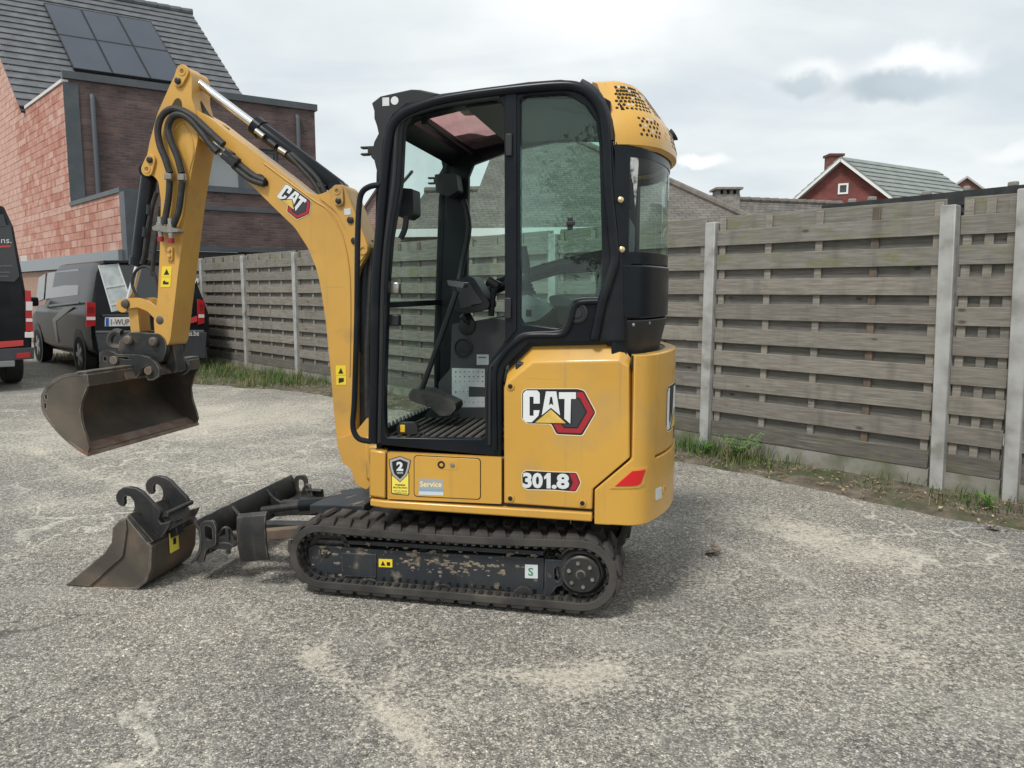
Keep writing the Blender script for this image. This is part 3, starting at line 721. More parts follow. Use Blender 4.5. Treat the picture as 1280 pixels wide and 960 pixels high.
    # copings and lower frame
    B(MB().plate([(ul - .05, z2), (-.0, z2), (-.0, z2 + .09), (ul - .05, z2 + .09)], [], red, .03, -.55), 'coping', steel)
    B(MB().plate([(-.02, zc), (uw, zc), (uw, zc + .07), (-.02, zc + .07)], [], red, .03, -.3), 'parapet_cap', mat('pale_coping', (.62, .60, .57), .7))
    B(MB().plate([(ul - .0, 0), (ul - .30, 0), (ul - .30, z2), (ul - .0, z2)], [], red, .02, -.42), 'lower_frame', steel)
    # low gutter and ribbed cladding under the party wall
    B(MB().plate([(ul, zl0 - .30), (ue, zl0 - .30), (ue, zl0 - .01), (ul, zl0 - .01)], [], red, .10, -.2), 'gutter', mat('grey_gutter', (.24, .265, .285), .5))
    cl = B(MB().plate([(ul, 0), (ue, 0), (ue, zl0 - .31), (ul, zl0 - .31)], [], red, -.05, -.25), 'cladding', mat('clad_back', (.20, .12, .085), .8), smooth=False)
    rib = mat('clad_rib', (.40, .255, .19), .7, col2=(.46, .31, .24), scale=2)
    u = ul; first = None
    while u < ue - .1:
        if first is None: first = B(MB().plate([(u, .02), (u + .075, .02), (u + .075, zl0 - .315), (u, zl0 - .315)], [], red, 0, -.049), 'cladding_rib', rib, cl, smooth=False)
        else: share(first, cl, W * (u - ul))
        u += .115
    # roof: eaves behind the parapet, tiles laid in courses
    EV = red(uw, zc)
    sl = Vector((W.x, W.y, slope)).normalized(); roof = Frame(EV, D, sl)
    if roof.n.z < 0: roof.n = -roof.n
    uR = roof.px(300, 122)[0]; uR2, vR = roof.px(243, 17); uR = max(uR, .5); uw2 = (uR + uR2) / 2
    deck = B(MB().plate([(.42, -1.2), (uw2, -1.2), (uw2, vR), (-.1, vR), (-.1, 0), (.42, 0)], [], roof, -.06, -.12), 'roof', mat('roof_deck', (.03, .032, .036), .8), smooth=False)
    tile = mat('slate_tile', (.085, .09, .098), .6, col2=(.125, .132, .142), scale=3.5, detail=8, bump=.3, bscale=30)
    nC = int((vR + 1.2) / .33); st = (vR + 1.2) / nC
    for i in range(nC):
        v = -1.2 + i * st; mb = MB()
        ul_ = -.12 if v > -.05 else .42; P = [(ul_, v - .015), (uw2 + .02, v - .015), (uw2 + .02, v + st + .02), (ul_, v + st + .02)]
        pts = [roof(*P[0], .022), roof(*P[1], .022), roof(*P[2], -.02), roof(*P[3], -.02), roof(*P[0], -.03), roof(*P[1], -.03), roof(*P[2], -.05), roof(*P[3], -.05)]
        mb.add(pts, [(0, 1, 2, 3), (7, 6, 5, 4), (0, 4, 5, 1), (1, 5, 6, 2), (2, 6, 7, 3), (3, 7, 4, 0)]); B(mb, 'tile_course', tile, deck, smooth=False)
    rt = None; u = -.1
    while u < uw2:
        B(MB().tube([roof(u, vR + .02, .0), roof(u + .36, vR + .02, .02)], .11, 10), 'ridge_tile', tile, deck); u += .37
    # far slope
    bk = MB(); A = roof(-.1, vR, -.06); Bp = roof(uw2, vR, -.06); off = Vector((W.x, W.y, -slope)) * 7
    bk.add([A, Bp, Bp + off, A + off, A - Vector((0, 0, .1)), Bp - Vector((0, 0, .1)), Bp + off - Vector((0, 0, .1)), A + off - Vector((0, 0, .1))], [(0, 1, 2, 3), (7, 6, 5, 4), (0, 4, 5, 1), (1, 5, 6, 2), (2, 6, 7, 3), (3, 7, 4, 0)])
    B(bk, 'rear_roof', tile, smooth=False)
    gb = MB(); z0 = Vector((0, 0, zt)); q = [roof(uw2 - .1, -1.2, -.15), roof(uw2 - .1, vR, -.15), roof(uw2 - .1, vR, -.15) + off]; q2 = [p - D * .25 for p in q]
    gb.add(q + q2, [(0, 1, 2), (5, 4, 3), (0, 3, 4, 1), (1, 4, 5, 2), (2, 5, 3, 0)]); o = B(gb, 'gable_wall', brown, smooth=False); uvw(o, lambda p: ((p - K).dot(fac.n), p.z))
    # flat roof between facade and tiles
    fl = MB(); a = fac(.02, zt + .02, -.3); e = fac(u1, zt + .02, -.3); back = -fac.n * 6.5
    fl.add([a, e, e + back, a + back, a + Vector((0, 0, -.1)), e + Vector((0, 0, -.1)), e + back + Vector((0, 0, -.1)), a + back + Vector((0, 0, -.1))], [(0, 1, 2, 3), (7, 6, 5, 4), (0, 4, 5, 1), (1, 5, 6, 2), (2, 6, 7, 3), (3, 7, 4, 0)])
    B(fl, 'flat_roof', mat('bitumen', (.05, .052, .055), .9), smooth=False)
    # solar panels
    pan = mat('solar_cells', (.035, .042, .06), .28, col2=(.04, .048, .066), scale=1.5, spec=.6); rim = mat('panel_rim', (.012, .013, .016), .4)
    TL, TR, BR, BL = [Vector(roof.px(x, y, .1)) for x, y in ((57, 6), (197, 27), (223, 102), (90, 87))]
    hgt = ((TL - BL).length + (TR - BR).length) / 2; u0 = (TL.x + BL.x) / 2; u3 = (TR.x + BR.x) / 2; v0 = (BL.y + BR.y) / 2; v1 = (TL.y + TR.y) / 2
    for i in range(3):
        for j in range(2):
            a0 = u0 + (u3 - u0) * i / 3 + .015; a1 = u0 + (u3 - u0) * (i + 1) / 3 - .015; b0 = v0 + (v1 - v0) * j / 2 + .015; b1 = v0 + (v1 - v0) * (j + 1) / 2 - .015
            p = B(MB().plate([(a0, b0), (a1, b0), (a1, b1), (a0, b1)], [], roof, .115, .05), 'solar_panel', pan, smooth=False)
            B(MB().plate([(a0 - .008, b0 - .008), (a1 + .008, b0 - .008), (a1 + .008, b1 + .008), (a0 - .008, b1 + .008)], [[(a0 + .02, b0 + .02), (a1 - .02, b0 + .02), (a1 - .02, b1 - .02), (a0 + .02, b1 - .02)]], roof, .12, .045), 'panel_frame', rim, p, smooth=False)
    tag(root, 'modern house with dark brown brick front, red block side wall and six roof solar panels', 'house')
brick_house()

def gable_roof_house():
    # red gable house at 33 m, seen above the fence
    Y = 33.0
    ap = depth_pt(1052, 198, Y); l = depth_pt(993, 251, Y); r = depth_pt(1111, 243, Y)
    root = empty('gabled_house', (ap.x, Y, 0)); B = lambda mb, n, m, par=root, **k: mb.build(n, m, par, world=True, **k)
    gx = Vector((.85, -.52, 0)).normalized(); gy = Vector((.848, .53, 0)).normalized()
    fr = Frame((ap.x, Y, 0), gx)
    A = fr.px(1052, 199); Lp = fr.px(985, 258); Rp = fr.px(1111, 244); sl = (A[1] - Rp[1]) / (Rp[0] - A[0]); sl2 = (A[1] - Lp[1]) / (A[0] - Lp[0])
    hw = 3.0; redw = course_mat('red_painted_brick', (.215, .06, .05), (.17, .046, .042), .22, .075, (.15, .06, .052), msize=.012)
    zl = A[1] - sl2 * hw * 1.0; zr = A[1] - sl * hw
    wx = fr.px(1054, 236)
    hole = [(wx[0] - .20, wx[1] - .22), (wx[0] + .20, wx[1] - .22), (wx[0] + .20, wx[1] + .22), (wx[0] - .20, wx[1] + .22)]
    B(MB().plate([(A[0] - hw, 0), (A[0] + hw, 0), (A[0] + hw, zr), (A[0], A[1]), (A[0] - hw, zl)], [hole], fr, 0, -.3), 'gable_wall', redw, smooth=False); uvw([q for q in root.children if q.name.startswith('gable_wall')][0], lambda p: (p.x, p.z))
    w = B(MB().plate([(p[0] * 1.0, p[1]) for p in hole], [[(wx[0] - .13, wx[1] - .15), (wx[0] + .13, wx[1] - .15), (wx[0] + .13, wx[1] + .15), (wx[0] - .13, wx[1] + .15)]], fr, .03, -.12), 'window', mat('white_frame', (.78, .78, .76), .5), smooth=False)
    B(MB().plate([(wx[0] - .15, wx[1] - .17), (wx[0] + .15, wx[1] - .17), (wx[0] + .15, wx[1] + .17), (wx[0] - .15, wx[1] + .17)], [], fr, -.05, -.07), 'pane', mat('house_glass', (.03, .036, .04), .04, spec=.9), w)
    wh = mat('white_verge', (.75, .75, .73), .6)
    ln = (depth_pt(1165, 211, Y + 8).x - ap.x) / gy.x if gy.x else 8
    ln = 7.2
    # roof slopes with courses
    tile = mat('green_grey_tile', (.20, .225, .215), .7, col2=(.26, .28, .265), scale=2, bump=.2, bscale=20)
    for side, z in ((1, zr), (-1, zl)):
        e = Vector((A[0] + side * (hw + .25), A[1] - (A[1] - z) * (hw + .25) / hw, 0)); a = fr(A[0], A[1] + .06, .25); b_ = fr(e.x, e.y + .06, .25); n = 13
        sp = MB()
        up = Vector((0, 0, .1)); q = gy * ln
        deck = B(MB().add([a, b_, b_ + q, a + q, a - up, b_ - up, b_ + q - up, a + q - up], [(0, 1, 2, 3), (7, 6, 5, 4), (0, 4, 5, 1), (1, 5, 6, 2), (2, 6, 7, 3), (3, 7, 4, 0)]), 'roof', tile, smooth=False)
        nn = (b_ - a).cross(q).normalized(); nn = nn if nn.z > 0 else -nn
        for i in range(n):
            p0 = a.lerp(b_, i / n) + nn * .01; p1 = a.lerp(b_, (i + 1) / n) + nn * .05
            mb = MB().add([p0, p1, p1 + q, p0 + q, p0 - nn * .009, p1 - nn * .049, p1 + q - nn * .049, p0 + q - nn * .009], [(0, 1, 2, 3), (7, 6, 5, 4), (0, 4, 5, 1), (1, 5, 6, 2), (2, 6, 7, 3), (3, 7, 4, 0)])
            B(mb, 'tile_course', tile, deck, smooth=False)
        B(MB().bar(b_ + nn * .02 + (b_ - a).normalized() * .05, b_ + q + nn * .02 + (b_ - a).normalized() * .05, .10, .09), 'gutter', mat('zinc_gutter', (.30, .31, .31), .5))
        B(MB().bar(a + Vector((0, 0, -.12)) + fr.n * .04, b_ + Vector((0, 0, -.12)) + fr.n * .04, .05, .10), 'verge_board', wh)
    c = depth_pt(1043, 197, Y + 1.2)
    ch = B(MB().bb((c.x - .3, c.y - .3, 5), (c.x + .24, c.y + .3, c.z + .02)), 'chimney', mat('red_chimney', (.16, .055, .045), .9, col2=(.22, .09, .07), scale=6))
    B(MB().bb((c.x - .36, c.y - .36, c.z + .02), (c.x + .3, c.y + .36, c.z + .12)), 'chimney_cap', mat('red_chimney2', (.11, .05, .045), .9), ch)
    B(MB().plate([(A[0] + .35, 0), (A[0] + hw, 0), (A[0] + hw, 2.5), (A[0] + .35, 2.5)], [], lambda u, v, t: fr(hw + A[0] - .01 + t * 0, v, -u * 0) + gy * (u * 3), 0, .1), 'side_wall', redw, smooth=False) if False else None
    tag(root, 'red gable house with grey-green tiled roof and a small white window', 'house')
gable_roof_house()

def hip_house():
    # bungalow straight behind the fence: long hipped roof with a white gutter, seen over the fence and through the cab
    e0 = depth_pt(480, 287, 15.5); e1 = depth_pt(945, 281, 14.2)
    # eaves line from e0 to e1, z from the gutter
    ze = 2.62
    def at(x, y, z):
        d = px_ray(x, y); t = (z - CAMH) / d.z; return Vector((d.x * t, d.y * t, z))
    a = at(440, 291, ze); b = at(962, 285, ze)
    root = empty('bungalow', ((a.x + b.x) / 2, (a.y + b.y) / 2, 0)); B = lambda mb, n, m, par=root, **k: mb.build(n, m, par, world=True, **k)
    u = (b - a).normalized(); n = Vector((-u.y, u.x, 0)); dep = 4.2; zr = depth_pt(690, 177, (a.y + b.y) / 2 + dep).z
    L = (b - a).length
    r1 = b - u * 4.1 + n * dep; r1.z = zr; x0 = a.lerp(b, .28); r0 = x0 + n * dep; r0.z = zr
    tm = course_mat('brown_roof_tile', (.165, .146, .128), (.125, .112, .10), .22, .105, (.085, .077, .07), msize=.012, bump=.6)
    sl = Vector((n.x * dep, n.y * dep, zr - ze)).normalized()
    f1 = MB(); th = Vector((0, 0, -.12)); bk = a + n * dep * 2; bk2 = b + n * dep * 2; x2 = x0 + n * dep * 2
    V = [x0, b, r1, r0, bk2, x2]
    f1.add(V + [p + th for p in V], [(0, 1, 2, 3), (1, 4, 2), (4, 5, 3, 2), (6, 9, 8, 7), (7, 8, 10), (10, 8, 9, 11), (0, 6, 7, 1), (1, 7, 10, 4), (4, 10, 11, 5), (5, 11, 9, 3), (3, 9, 6, 0)])
    o = B(f1, 'roof', tm, smooth=False)
    uvw(o, lambda p: ((p - a).dot(u) + .35 * (p - a).dot(n), (p.z - ze) * 1.75))
    # lower wing to the left
    zw = depth_pt(530, 237, (a.y + b.y) / 2 + 2.3).z; w0 = a + u * 1.0; w1 = x0 + u * .5; wr0 = w0 + n * 2.3; wr0.z = zw; wr1 = w1 + n * 2.3; wr1.z = zw; wb0 = w0 + n * 4.6; wb1 = w1 + n * 4.6
    s2 = MB().add([w0, w1, wr1, wr0, wb1, wb0] + [p + th for p in (w0, w1, wr1, wr0, wb1, wb0)], [(0, 1, 2, 3), (3, 2, 4, 5), (6, 9, 8, 7), (9, 11, 10, 8), (0, 6, 7, 1), (5, 4, 10, 11), (0, 3, 9, 6), (3, 5, 11, 9), (1, 7, 8, 2), (2, 8, 10, 4)])
    o = B(s2, 'wing_roof', tm, smooth=False); uvw(o, lambda p: ((p - a).dot(u), (p.z - ze) * 1.75))
    hip = mat('hip_tile', (.12, .105, .093), .85, col2=(.17, .15, .13), scale=6)
    for p, q, nm in ((b, r1, 'hip_cap'), (r1, r0, 'ridge_cap'), (wr0, wr1, 'ridge_cap')): B(MB().tube([p + Vector((0, 0, .03)), q + Vector((0, 0, .03))], .085, 8), nm, hip)
    white = mat('white_gutter', (.74, .75, .74), .5)
    B(MB().bar(w0 - n * .1 - Vector((0, 0, .03)), b - n * .1 - Vector((0, 0, .03)), .14, .16), 'gutter', white)
    wm = course_mat('bungalow_brick', (.26, .16, .12), (.20, .12, .09), .215, .065, (.3, .28, .25))
    h = MB(); i0 = w0 + n * .35; i1 = b + n * .35 - u * .35
    for p, q in ((i0, i1), (i1, i1 + n * 7.6)):
        h.bar(Vector((p.x, p.y, 1.25)), Vector((q.x, q.y, 1.25)), .3, 2.5)
    o = B(h, 'wall', wm, smooth=False); uvw(o, lambda p: ((p - a).dot(u) + (p - a).dot(n), p.z))
    B(MB().bar(w0 + n * .12 + th * .8, b + n * .12 + th * .8, .42, .03), 'soffit', white)
    tag(root, 'brown hip roofed bungalow with white gutter behind the fence and cab', 'house')
hip_house()

def low_roof_house():
    def at(x, y, Y): return depth_pt(x, y, Y)
    a = at(925, 250, 24); b = at(1014, 255, 24.8); root = empty('low_house', ((a.x + b.x) / 2, 24, 0)); B = lambda mb, n, m, par=root, **k: mb.build(n, m, par, world=True, **k)
    u = Vector((b.x - a.x, b.y - a.y, 0)).normalized(); n = Vector((-u.y, u.x, 0)); z = (a.z + b.z) / 2; a = a - u * 2.2; b = b + u * 1.0
    a.z = b.z = z; dn = Vector((0, 0, -1.9))
    e0, e1, g0, g1 = a - n * 2.8 + dn, b - n * 2.8 + dn, a + n * 2.8 + dn, b + n * 2.8 + dn; th = Vector((0, 0, -.1)); V = [e0, e1, b, a, g1, g0]
    tm = course_mat('grey_brown_tile', (.145, .132, .12), (.115, .106, .098), .24, .16, (.07, .065, .06), msize=.018, bump=.7)
    o = B(MB().add(V + [p + th for p in V], [(0, 1, 2, 3), (3, 2, 4, 5), (6, 9, 8, 7), (9, 11, 10, 8), (0, 6, 7, 1), (5, 4, 10, 11), (0, 3, 9, 6), (3, 5, 11, 9), (1, 7, 8, 2), (2, 8, 10, 4)]), 'roof', tm, smooth=False)
    uvw(o, lambda p: ((p - a).dot(u), (p.z - e0.z) * 1.7))
    q = a - u * .15
    while (q - b).dot(u) < 0: B(MB().tube([q + Vector((0, 0, .02)), q + u * .33 + Vector((0, 0, .04))], .09, 8), 'ridge_tile', mat('hip_tile', (.12, .105, .093), .85), o); q = q + u * .34
    i0 = a - n * 2.5; i1 = b - n * 2.5
    h = MB(); h.bar(Vector((i0.x, i0.y, z / 2 - .9)), Vector((i1.x, i1.y, z / 2 - .9)), .3, z - 1.9); o = B(h, 'wall', MATS['bungalow_brick'], smooth=False); uvw(o, lambda p: ((p - a).dot(u), p.z))
    c0 = at(907, 256, 23.0); ct = at(907, 242, 23.0).z; hw = .33
    stone = mat('chimney_stone', (.27, .255, .235), .9, col2=(.17, .16, .15), scale=7, bump=.6, bscale=20)
    ch = B(MB().bb((c0.x - hw, 22.7, 2.2), (c0.x + hw, 23.3, ct - .05)), 'chimney', stone)
    for k in (-1, -.33, .33, 1): B(MB().bb((c0.x + k * (hw - .05) - .05, 22.75, ct - .05), (c0.x + k * (hw - .05) + .05, 23.25, ct + .08)), 'chimney_leg', stone, ch)
    B(MB().bb((c0.x - hw - .06, 22.6, ct + .08), (c0.x + hw + .06, 23.4, ct + .14)), 'chimney_slab', stone, ch)
    tag(root, 'low house with grey tiled roof and a slab topped stone chimney', 'house')
low_roof_house()

def far_house():
    Y = 45.0; root = empty('far_house', depth_pt(1220, 363, Y)); root.location.z = 0; root.matrix_basis = Matrix.Translation((root.location.x, Y, 0)); B = lambda mb, n, m, par=root, **k: mb.build(n, m, par, world=True, **k)
    fr = Frame((depth_pt(1210, 300, Y).x, Y, 0), (1, -.1, 0)); A = fr.px(1207, 222); Rp = fr.px(1228, 237); Lp = fr.px(1192, 233); s = (A[1] - Rp[1]) / (Rp[0] - A[0]); hw = 3.2
    B(MB().plate([(A[0] - hw, 0), (A[0] + hw, 0), (A[0] + hw, A[1] - s * hw), A, (A[0] - hw, A[1] - s * hw)], [], fr, 0, -.3), 'gable_wall', mat('far_brick', (.20, .10, .085), .9), smooth=False)
    q = Vector((.42, .9, 0)) * 8; t = mat('pale_far_roof', (.42, .43, .42), .6)
    for side in (1, -1):
        a = fr(A[0], A[1] + .08, .2); b = fr(A[0] + side * (hw + .2), A[1] - s * (hw + .2) + .08, .2); up = Vector((0, 0, .12))
        B(MB().add([a, b, b + q, a + q, a - up, b - up, b + q - up, a + q - up], [(0, 1, 2, 3), (7, 6, 5, 4), (0, 4, 5, 1), (1, 5, 6, 2), (2, 6, 7, 3), (3, 7, 4, 0)]), 'roof', t, smooth=False)
    tag(root, 'small distant brick house with pale roof at the right edge', 'house')
far_house()

def pink_house():
    # sliver of a pale red gable between boom and cab
    Y = 24.0; root = empty('pink_house', (depth_pt(462, 363, Y).x, Y, 0)); B = lambda mb, n, m, par=root, **k: mb.build(n, m, par, world=True, **k)
    fr = Frame((root.location.x, Y, 0), (1, .1, 0)); A = fr.px(487, 216); Lp = fr.px(452, 268); s = (A[1] - Lp[1]) / (A[0] - Lp[0]); hw = 1.9
    o = B(MB().plate([(A[0] - hw, 0), (A[0] + hw, 0), (A[0] + hw, A[1] - s * hw), A, (A[0] - hw, A[1] - s * hw)], [], fr, 0, -4.5), 'wall', course_mat('pink_brick', (.36, .21, .175), (.30, .17, .14), .215, .065, (.38, .33, .3)), smooth=False)
    uvw(o, lambda p: (p.x, p.z))
    for side in (1, -1):
        a = fr(A[0], A[1] + .12, .1); b = fr(A[0] + side * (hw + .1), A[1] - s * (hw + .1) + .12, .1); q = -fr.n * 4.7; up = Vector((0, 0, .1))
        B(MB().add([a, b, b + q, a + q, a - up, b - up, b + q - up, a + q - up], [(0, 1, 2, 3), (7, 6, 5, 4), (0, 4, 5, 1), (1, 5, 6, 2), (2, 6, 7, 3), (3, 7, 4, 0)]), 'roof', mat('dark_far_tile', (.09, .085, .08), .8), smooth=False)
    tag(root, 'pale red brick gable seen between the boom and the cab', 'house')
pink_house()

def shed():
    # flat felt roof with a black edge just behind the fence
    z = 2.33; root = empty('shed', FP0 - FN * 2.5); B = lambda mb, n, m, par=root, **k: mb.build(n, m, par, world=True, **k)
    def at(x, y, z_):
        d = px_ray(x, y); t = (z_ - CAMH) / d.z; return Vector((d.x * t, d.y * t, z_))
    a = at(1026, 264, 2.36); b = at(1285, 239, 2.36); u = (b - a); u.z = 0; L = u.length; u.normalize(); n = Vector((-u.y, u.x, 0)); n = n if n.y > 0 else -n
    blk = mat('felt_edge', (.018, .019, .021), .6, col2=(.035, .035, .036), scale=8, bump=.5, bscale=30)
    B(MB().bar(a + n * .05, b + u * 2 + n * .05, .08, .14), 'fascia', blk)
    B(MB().bar(a + Vector((0, 0, -.13)) + n * .0 - u * .15, b + u * 2 + Vector((0, 0, -.13)), .05, .05), 'roof_trim', blk)
    r = MB(); p = [a + n * .09, b + u * 2 + n * .09, b + u * 2 + n * 3.2, a + n * 3.2]; up = Vector((0, 0, .06)); r.add([q + up for q in p] + [q - up * .4 for q in p], [(0, 1, 2, 3), (7, 6, 5, 4), (0, 4, 5, 1), (1, 5, 6, 2), (2, 6, 7, 3), (3, 7, 4, 0)])
    B(r, 'roof', mat('roofing_felt', (.05, .05, .052), .95, col2=(.09, .09, .085), scale=5), smooth=False)
    c = mat('shed_timber', (.10, .085, .07), .9, col2=(.14, .12, .10), scale=4)
    w = MB(); zz = Vector((0, 0, 1.12))
    w.bar(Vector((a.x, a.y, 1.1)) + n * .2, Vector((b.x, b.y, 1.1)) + u * 2 + n * .2, .1, 2.2); w.bar(Vector((a.x, a.y, 1.1)) + n * .2 + u * .1, Vector((a.x, a.y, 1.1)) + n * 3 + u * .1, .1, 2.2); B(w, 'wall', c, smooth=False)
    # debris / stones on the edge
    rnd = random.Random(2)
    for k in range(5):
        q = a + u * (L * (.12 + .2 * k + rnd.uniform(-.05, .05))) + Vector((0, 0, .09)) + n * .05
        B(MB().box(q, (.09, .06, .05), Matrix.Rotation(rnd.random() * 3, 3, 'Z')), 'weight_stone', mat('roof_stone', (.25, .24, .22), .9), bevel=.012)
    tag(root, 'flat roofed shed with black felt edge showing above the fence', 'shed')
shed()

# ================================================================== MINI EXCAVATOR
TH = R(12); EXC = (-.217, 3.767, 0)
EX = empty('mini_excavator', EXC, math.pi - TH)      # local x forward (left in the picture), y towards the camera, z up
EXI = EX.matrix_basis.inverted()
_cam = EXI @ Vector((0, 0, CAMH))
def S(x, y, b):
    """pixel -> (a, z) on the lengthwise plane at lateral distance b"""
    d = EXI.to_3x3() @ px_ray(x, y); t = (b - _cam.y) / d.y; p = _cam + d * t; return (p.x, p.z)
def S3(x, y, b): a, z = S(x, y, b); return Vector((a, b, z))
def SP(pts, b): return [S(x, y, b) for x, y in pts]
def proj(p):
    q = EX.matrix_basis @ Vector(p); cp, sp = math.cos(PITCH), math.sin(PITCH); dz = q.z - CAMH
    w = q.y * cp - dz * sp; v = q.y * sp + dz * cp; return 640 + FPX * q.x / w, 480 - FPX * v / w
SIDE = lambda u, v, t: (u, t, v)
YEL = mat('yellow_paint', (.61, .34, .057), .34, col2=(.55, .30, .05), scale=2.5, dirt=(.42, .27, .10), dscale=3.6, dlo=.55, dhi=.82, bump=.06, bscale=14, bdist=.004, coat=.3, streak=((.33, .22, .11), .40))
YEL2 = mat('yellow_paint_boom', (.60, .335, .065), .4, col2=(.52, .29, .06), scale=3, dirt=(.33, .21, .09), dscale=4.5, dlo=.57, dhi=.8, bump=.08, bscale=180, coat=.15, streak=((.30, .20, .10), .35), wear=((.30, .22, .13), .5))
BLK = mat('black_cab_paint', (.006, .0085, .012), .28, col2=(.011, .0135, .017), scale=4, dirt=(.035, .036, .036), dscale=3, dlo=.62, dhi=.9, spec=.22)
BLKM = mat('black_plastic', (.010, .012, .014), .5, col2=(.018, .02, .022), scale=5, bump=.1, bscale=300)
FRM = mat('frame_paint', (.018, .022, .028), .5, col2=(.03, .034, .038), scale=6, dirt=(.20, .16, .12), dscale=11, dlo=.60, dhi=.68, bump=.3, bscale=40, wear=((.20, .19, .18), .6), streak=((.07, .06, .05), .4))
RUB = mat('track_rubber', (.030, .028, .026), .85, col2=(.058, .053, .047), scale=7, detail=9, dirt=(.13, .115, .095), dscale=5, dlo=.58, dhi=.8, bump=.4, bscale=45)
STL = mat('worn_steel', (.075, .065, .053), .58, metal=.25, col2=(.14, .118, .092), scale=3.5, detail=8, dirt=(.23, .145, .095), dscale=4, dlo=.50, dhi=.76, bump=.35, bscale=45, wear=((.42, .39, .35), .9), streak=((.05, .042, .035), .6))
STD = mat('dark_steel', (.024, .025, .027), .5, metal=.3, col2=(.052, .05, .046), scale=6, detail=8, dirt=(.15, .12, .09), dscale=5, dlo=.58, dhi=.76, bump=.3, bscale=60, wear=((.34, .31, .27), .85), streak=((.10, .085, .07), .4))
CHR = mat('chrome_rod', (.78, .79, .80), .12, metal=1)
ZNC = mat('zinc_fitting', (.45, .44, .41), .35, metal=.9, col2=(.3, .28, .24), scale=20)
HOS = mat('rubber_hose', (.016, .016, .016), .6, col2=(.03, .03, .03), scale=30, bump=.4, bscale=180)
RED = mat('decal_red', (.36, .018, .03), .4); WHT = mat('decal_white', (.74, .76, .76), .4, col2=(.64, .67, .68), scale=4); DBL = mat('decal_black', (.012, .013, .015), .4)
DGY = mat('decal_dark', (.035, .038, .042), .45); CRM = mat('decal_cream', (.78, .66, .42), .4); DYL = mat('decal_gold', (.62, .40, .07), .4, col2=(.80, .58, .18), scale=9)
LBY = mat('label_yellow', (.80, .60, .03), .5); REF = mat('red_reflector', (.62, .008, .012), .18, coat=.5, bump=.3, bscale=120)
LBW = mat('label_paper', (.62, .66, .66), .5, col2=(.54, .58, .58), scale=20)
GLS = glass('tinted_glass', (.77, .90, .86), .03, smear=.03); GLC = glass('clear_glass', (.86, .95, .92), .015, smear=.06); PNK = glass('roof_polycarbonate', (.90, .66, .64), .04, .05, smear=.2)

# ---- undercarriage -------------------------------------------------
TW = .23
def track_path(off=0):
    """closed loop in (a, z): front idler, sagging top run, rear sprocket"""
    rf, rr = .152 + off, .158 + off; cf, crr = Vector((.575, .185)), Vector((-.625, .190)); P = []
    zb = .033 - off
    for k in range(13): t = math.pi / 2 + k / 12 * -math.pi; P.append(cf + Vector((math.cos(t), math.sin(t))) * rf)      # top -> front -> bottom
    for k in range(1, 10): P.append(Vector((.575 + (-.625 - .575) * k / 10, zb + (.0 if 1 < k < 9 else .0))))
    for k in range(13): t = -math.pi / 2 - k / 12 * math.pi; P.append(crr + Vector((math.cos(t), math.sin(t))) * rr)
    for k in range(1, 10):
        q = k / 10; P.append(Vector((-.625 + 1.2 * q, crr.y + rr + (cf.y + rf - crr.y - rr) * q - .012 * math.sin(math.pi * q) * (1 if off == 0 else 1))))
    return P
def loop_at(P, s):
    """point and tangent at arclength s"""
    n = len(P); acc = 0
    for i in range(n):
        a, b = P[i], P[(i + 1) % n]; l = (b - a).length
        if acc + l >= s: return a + (b - a) * ((s - acc) / l), (b - a).normalized()
        acc += l
    return P[0], (P[1] - P[0]).normalized()
def plen(P): return sum((P[(i + 1) % len(P)] - P[i]).length for i in range(len(P)))
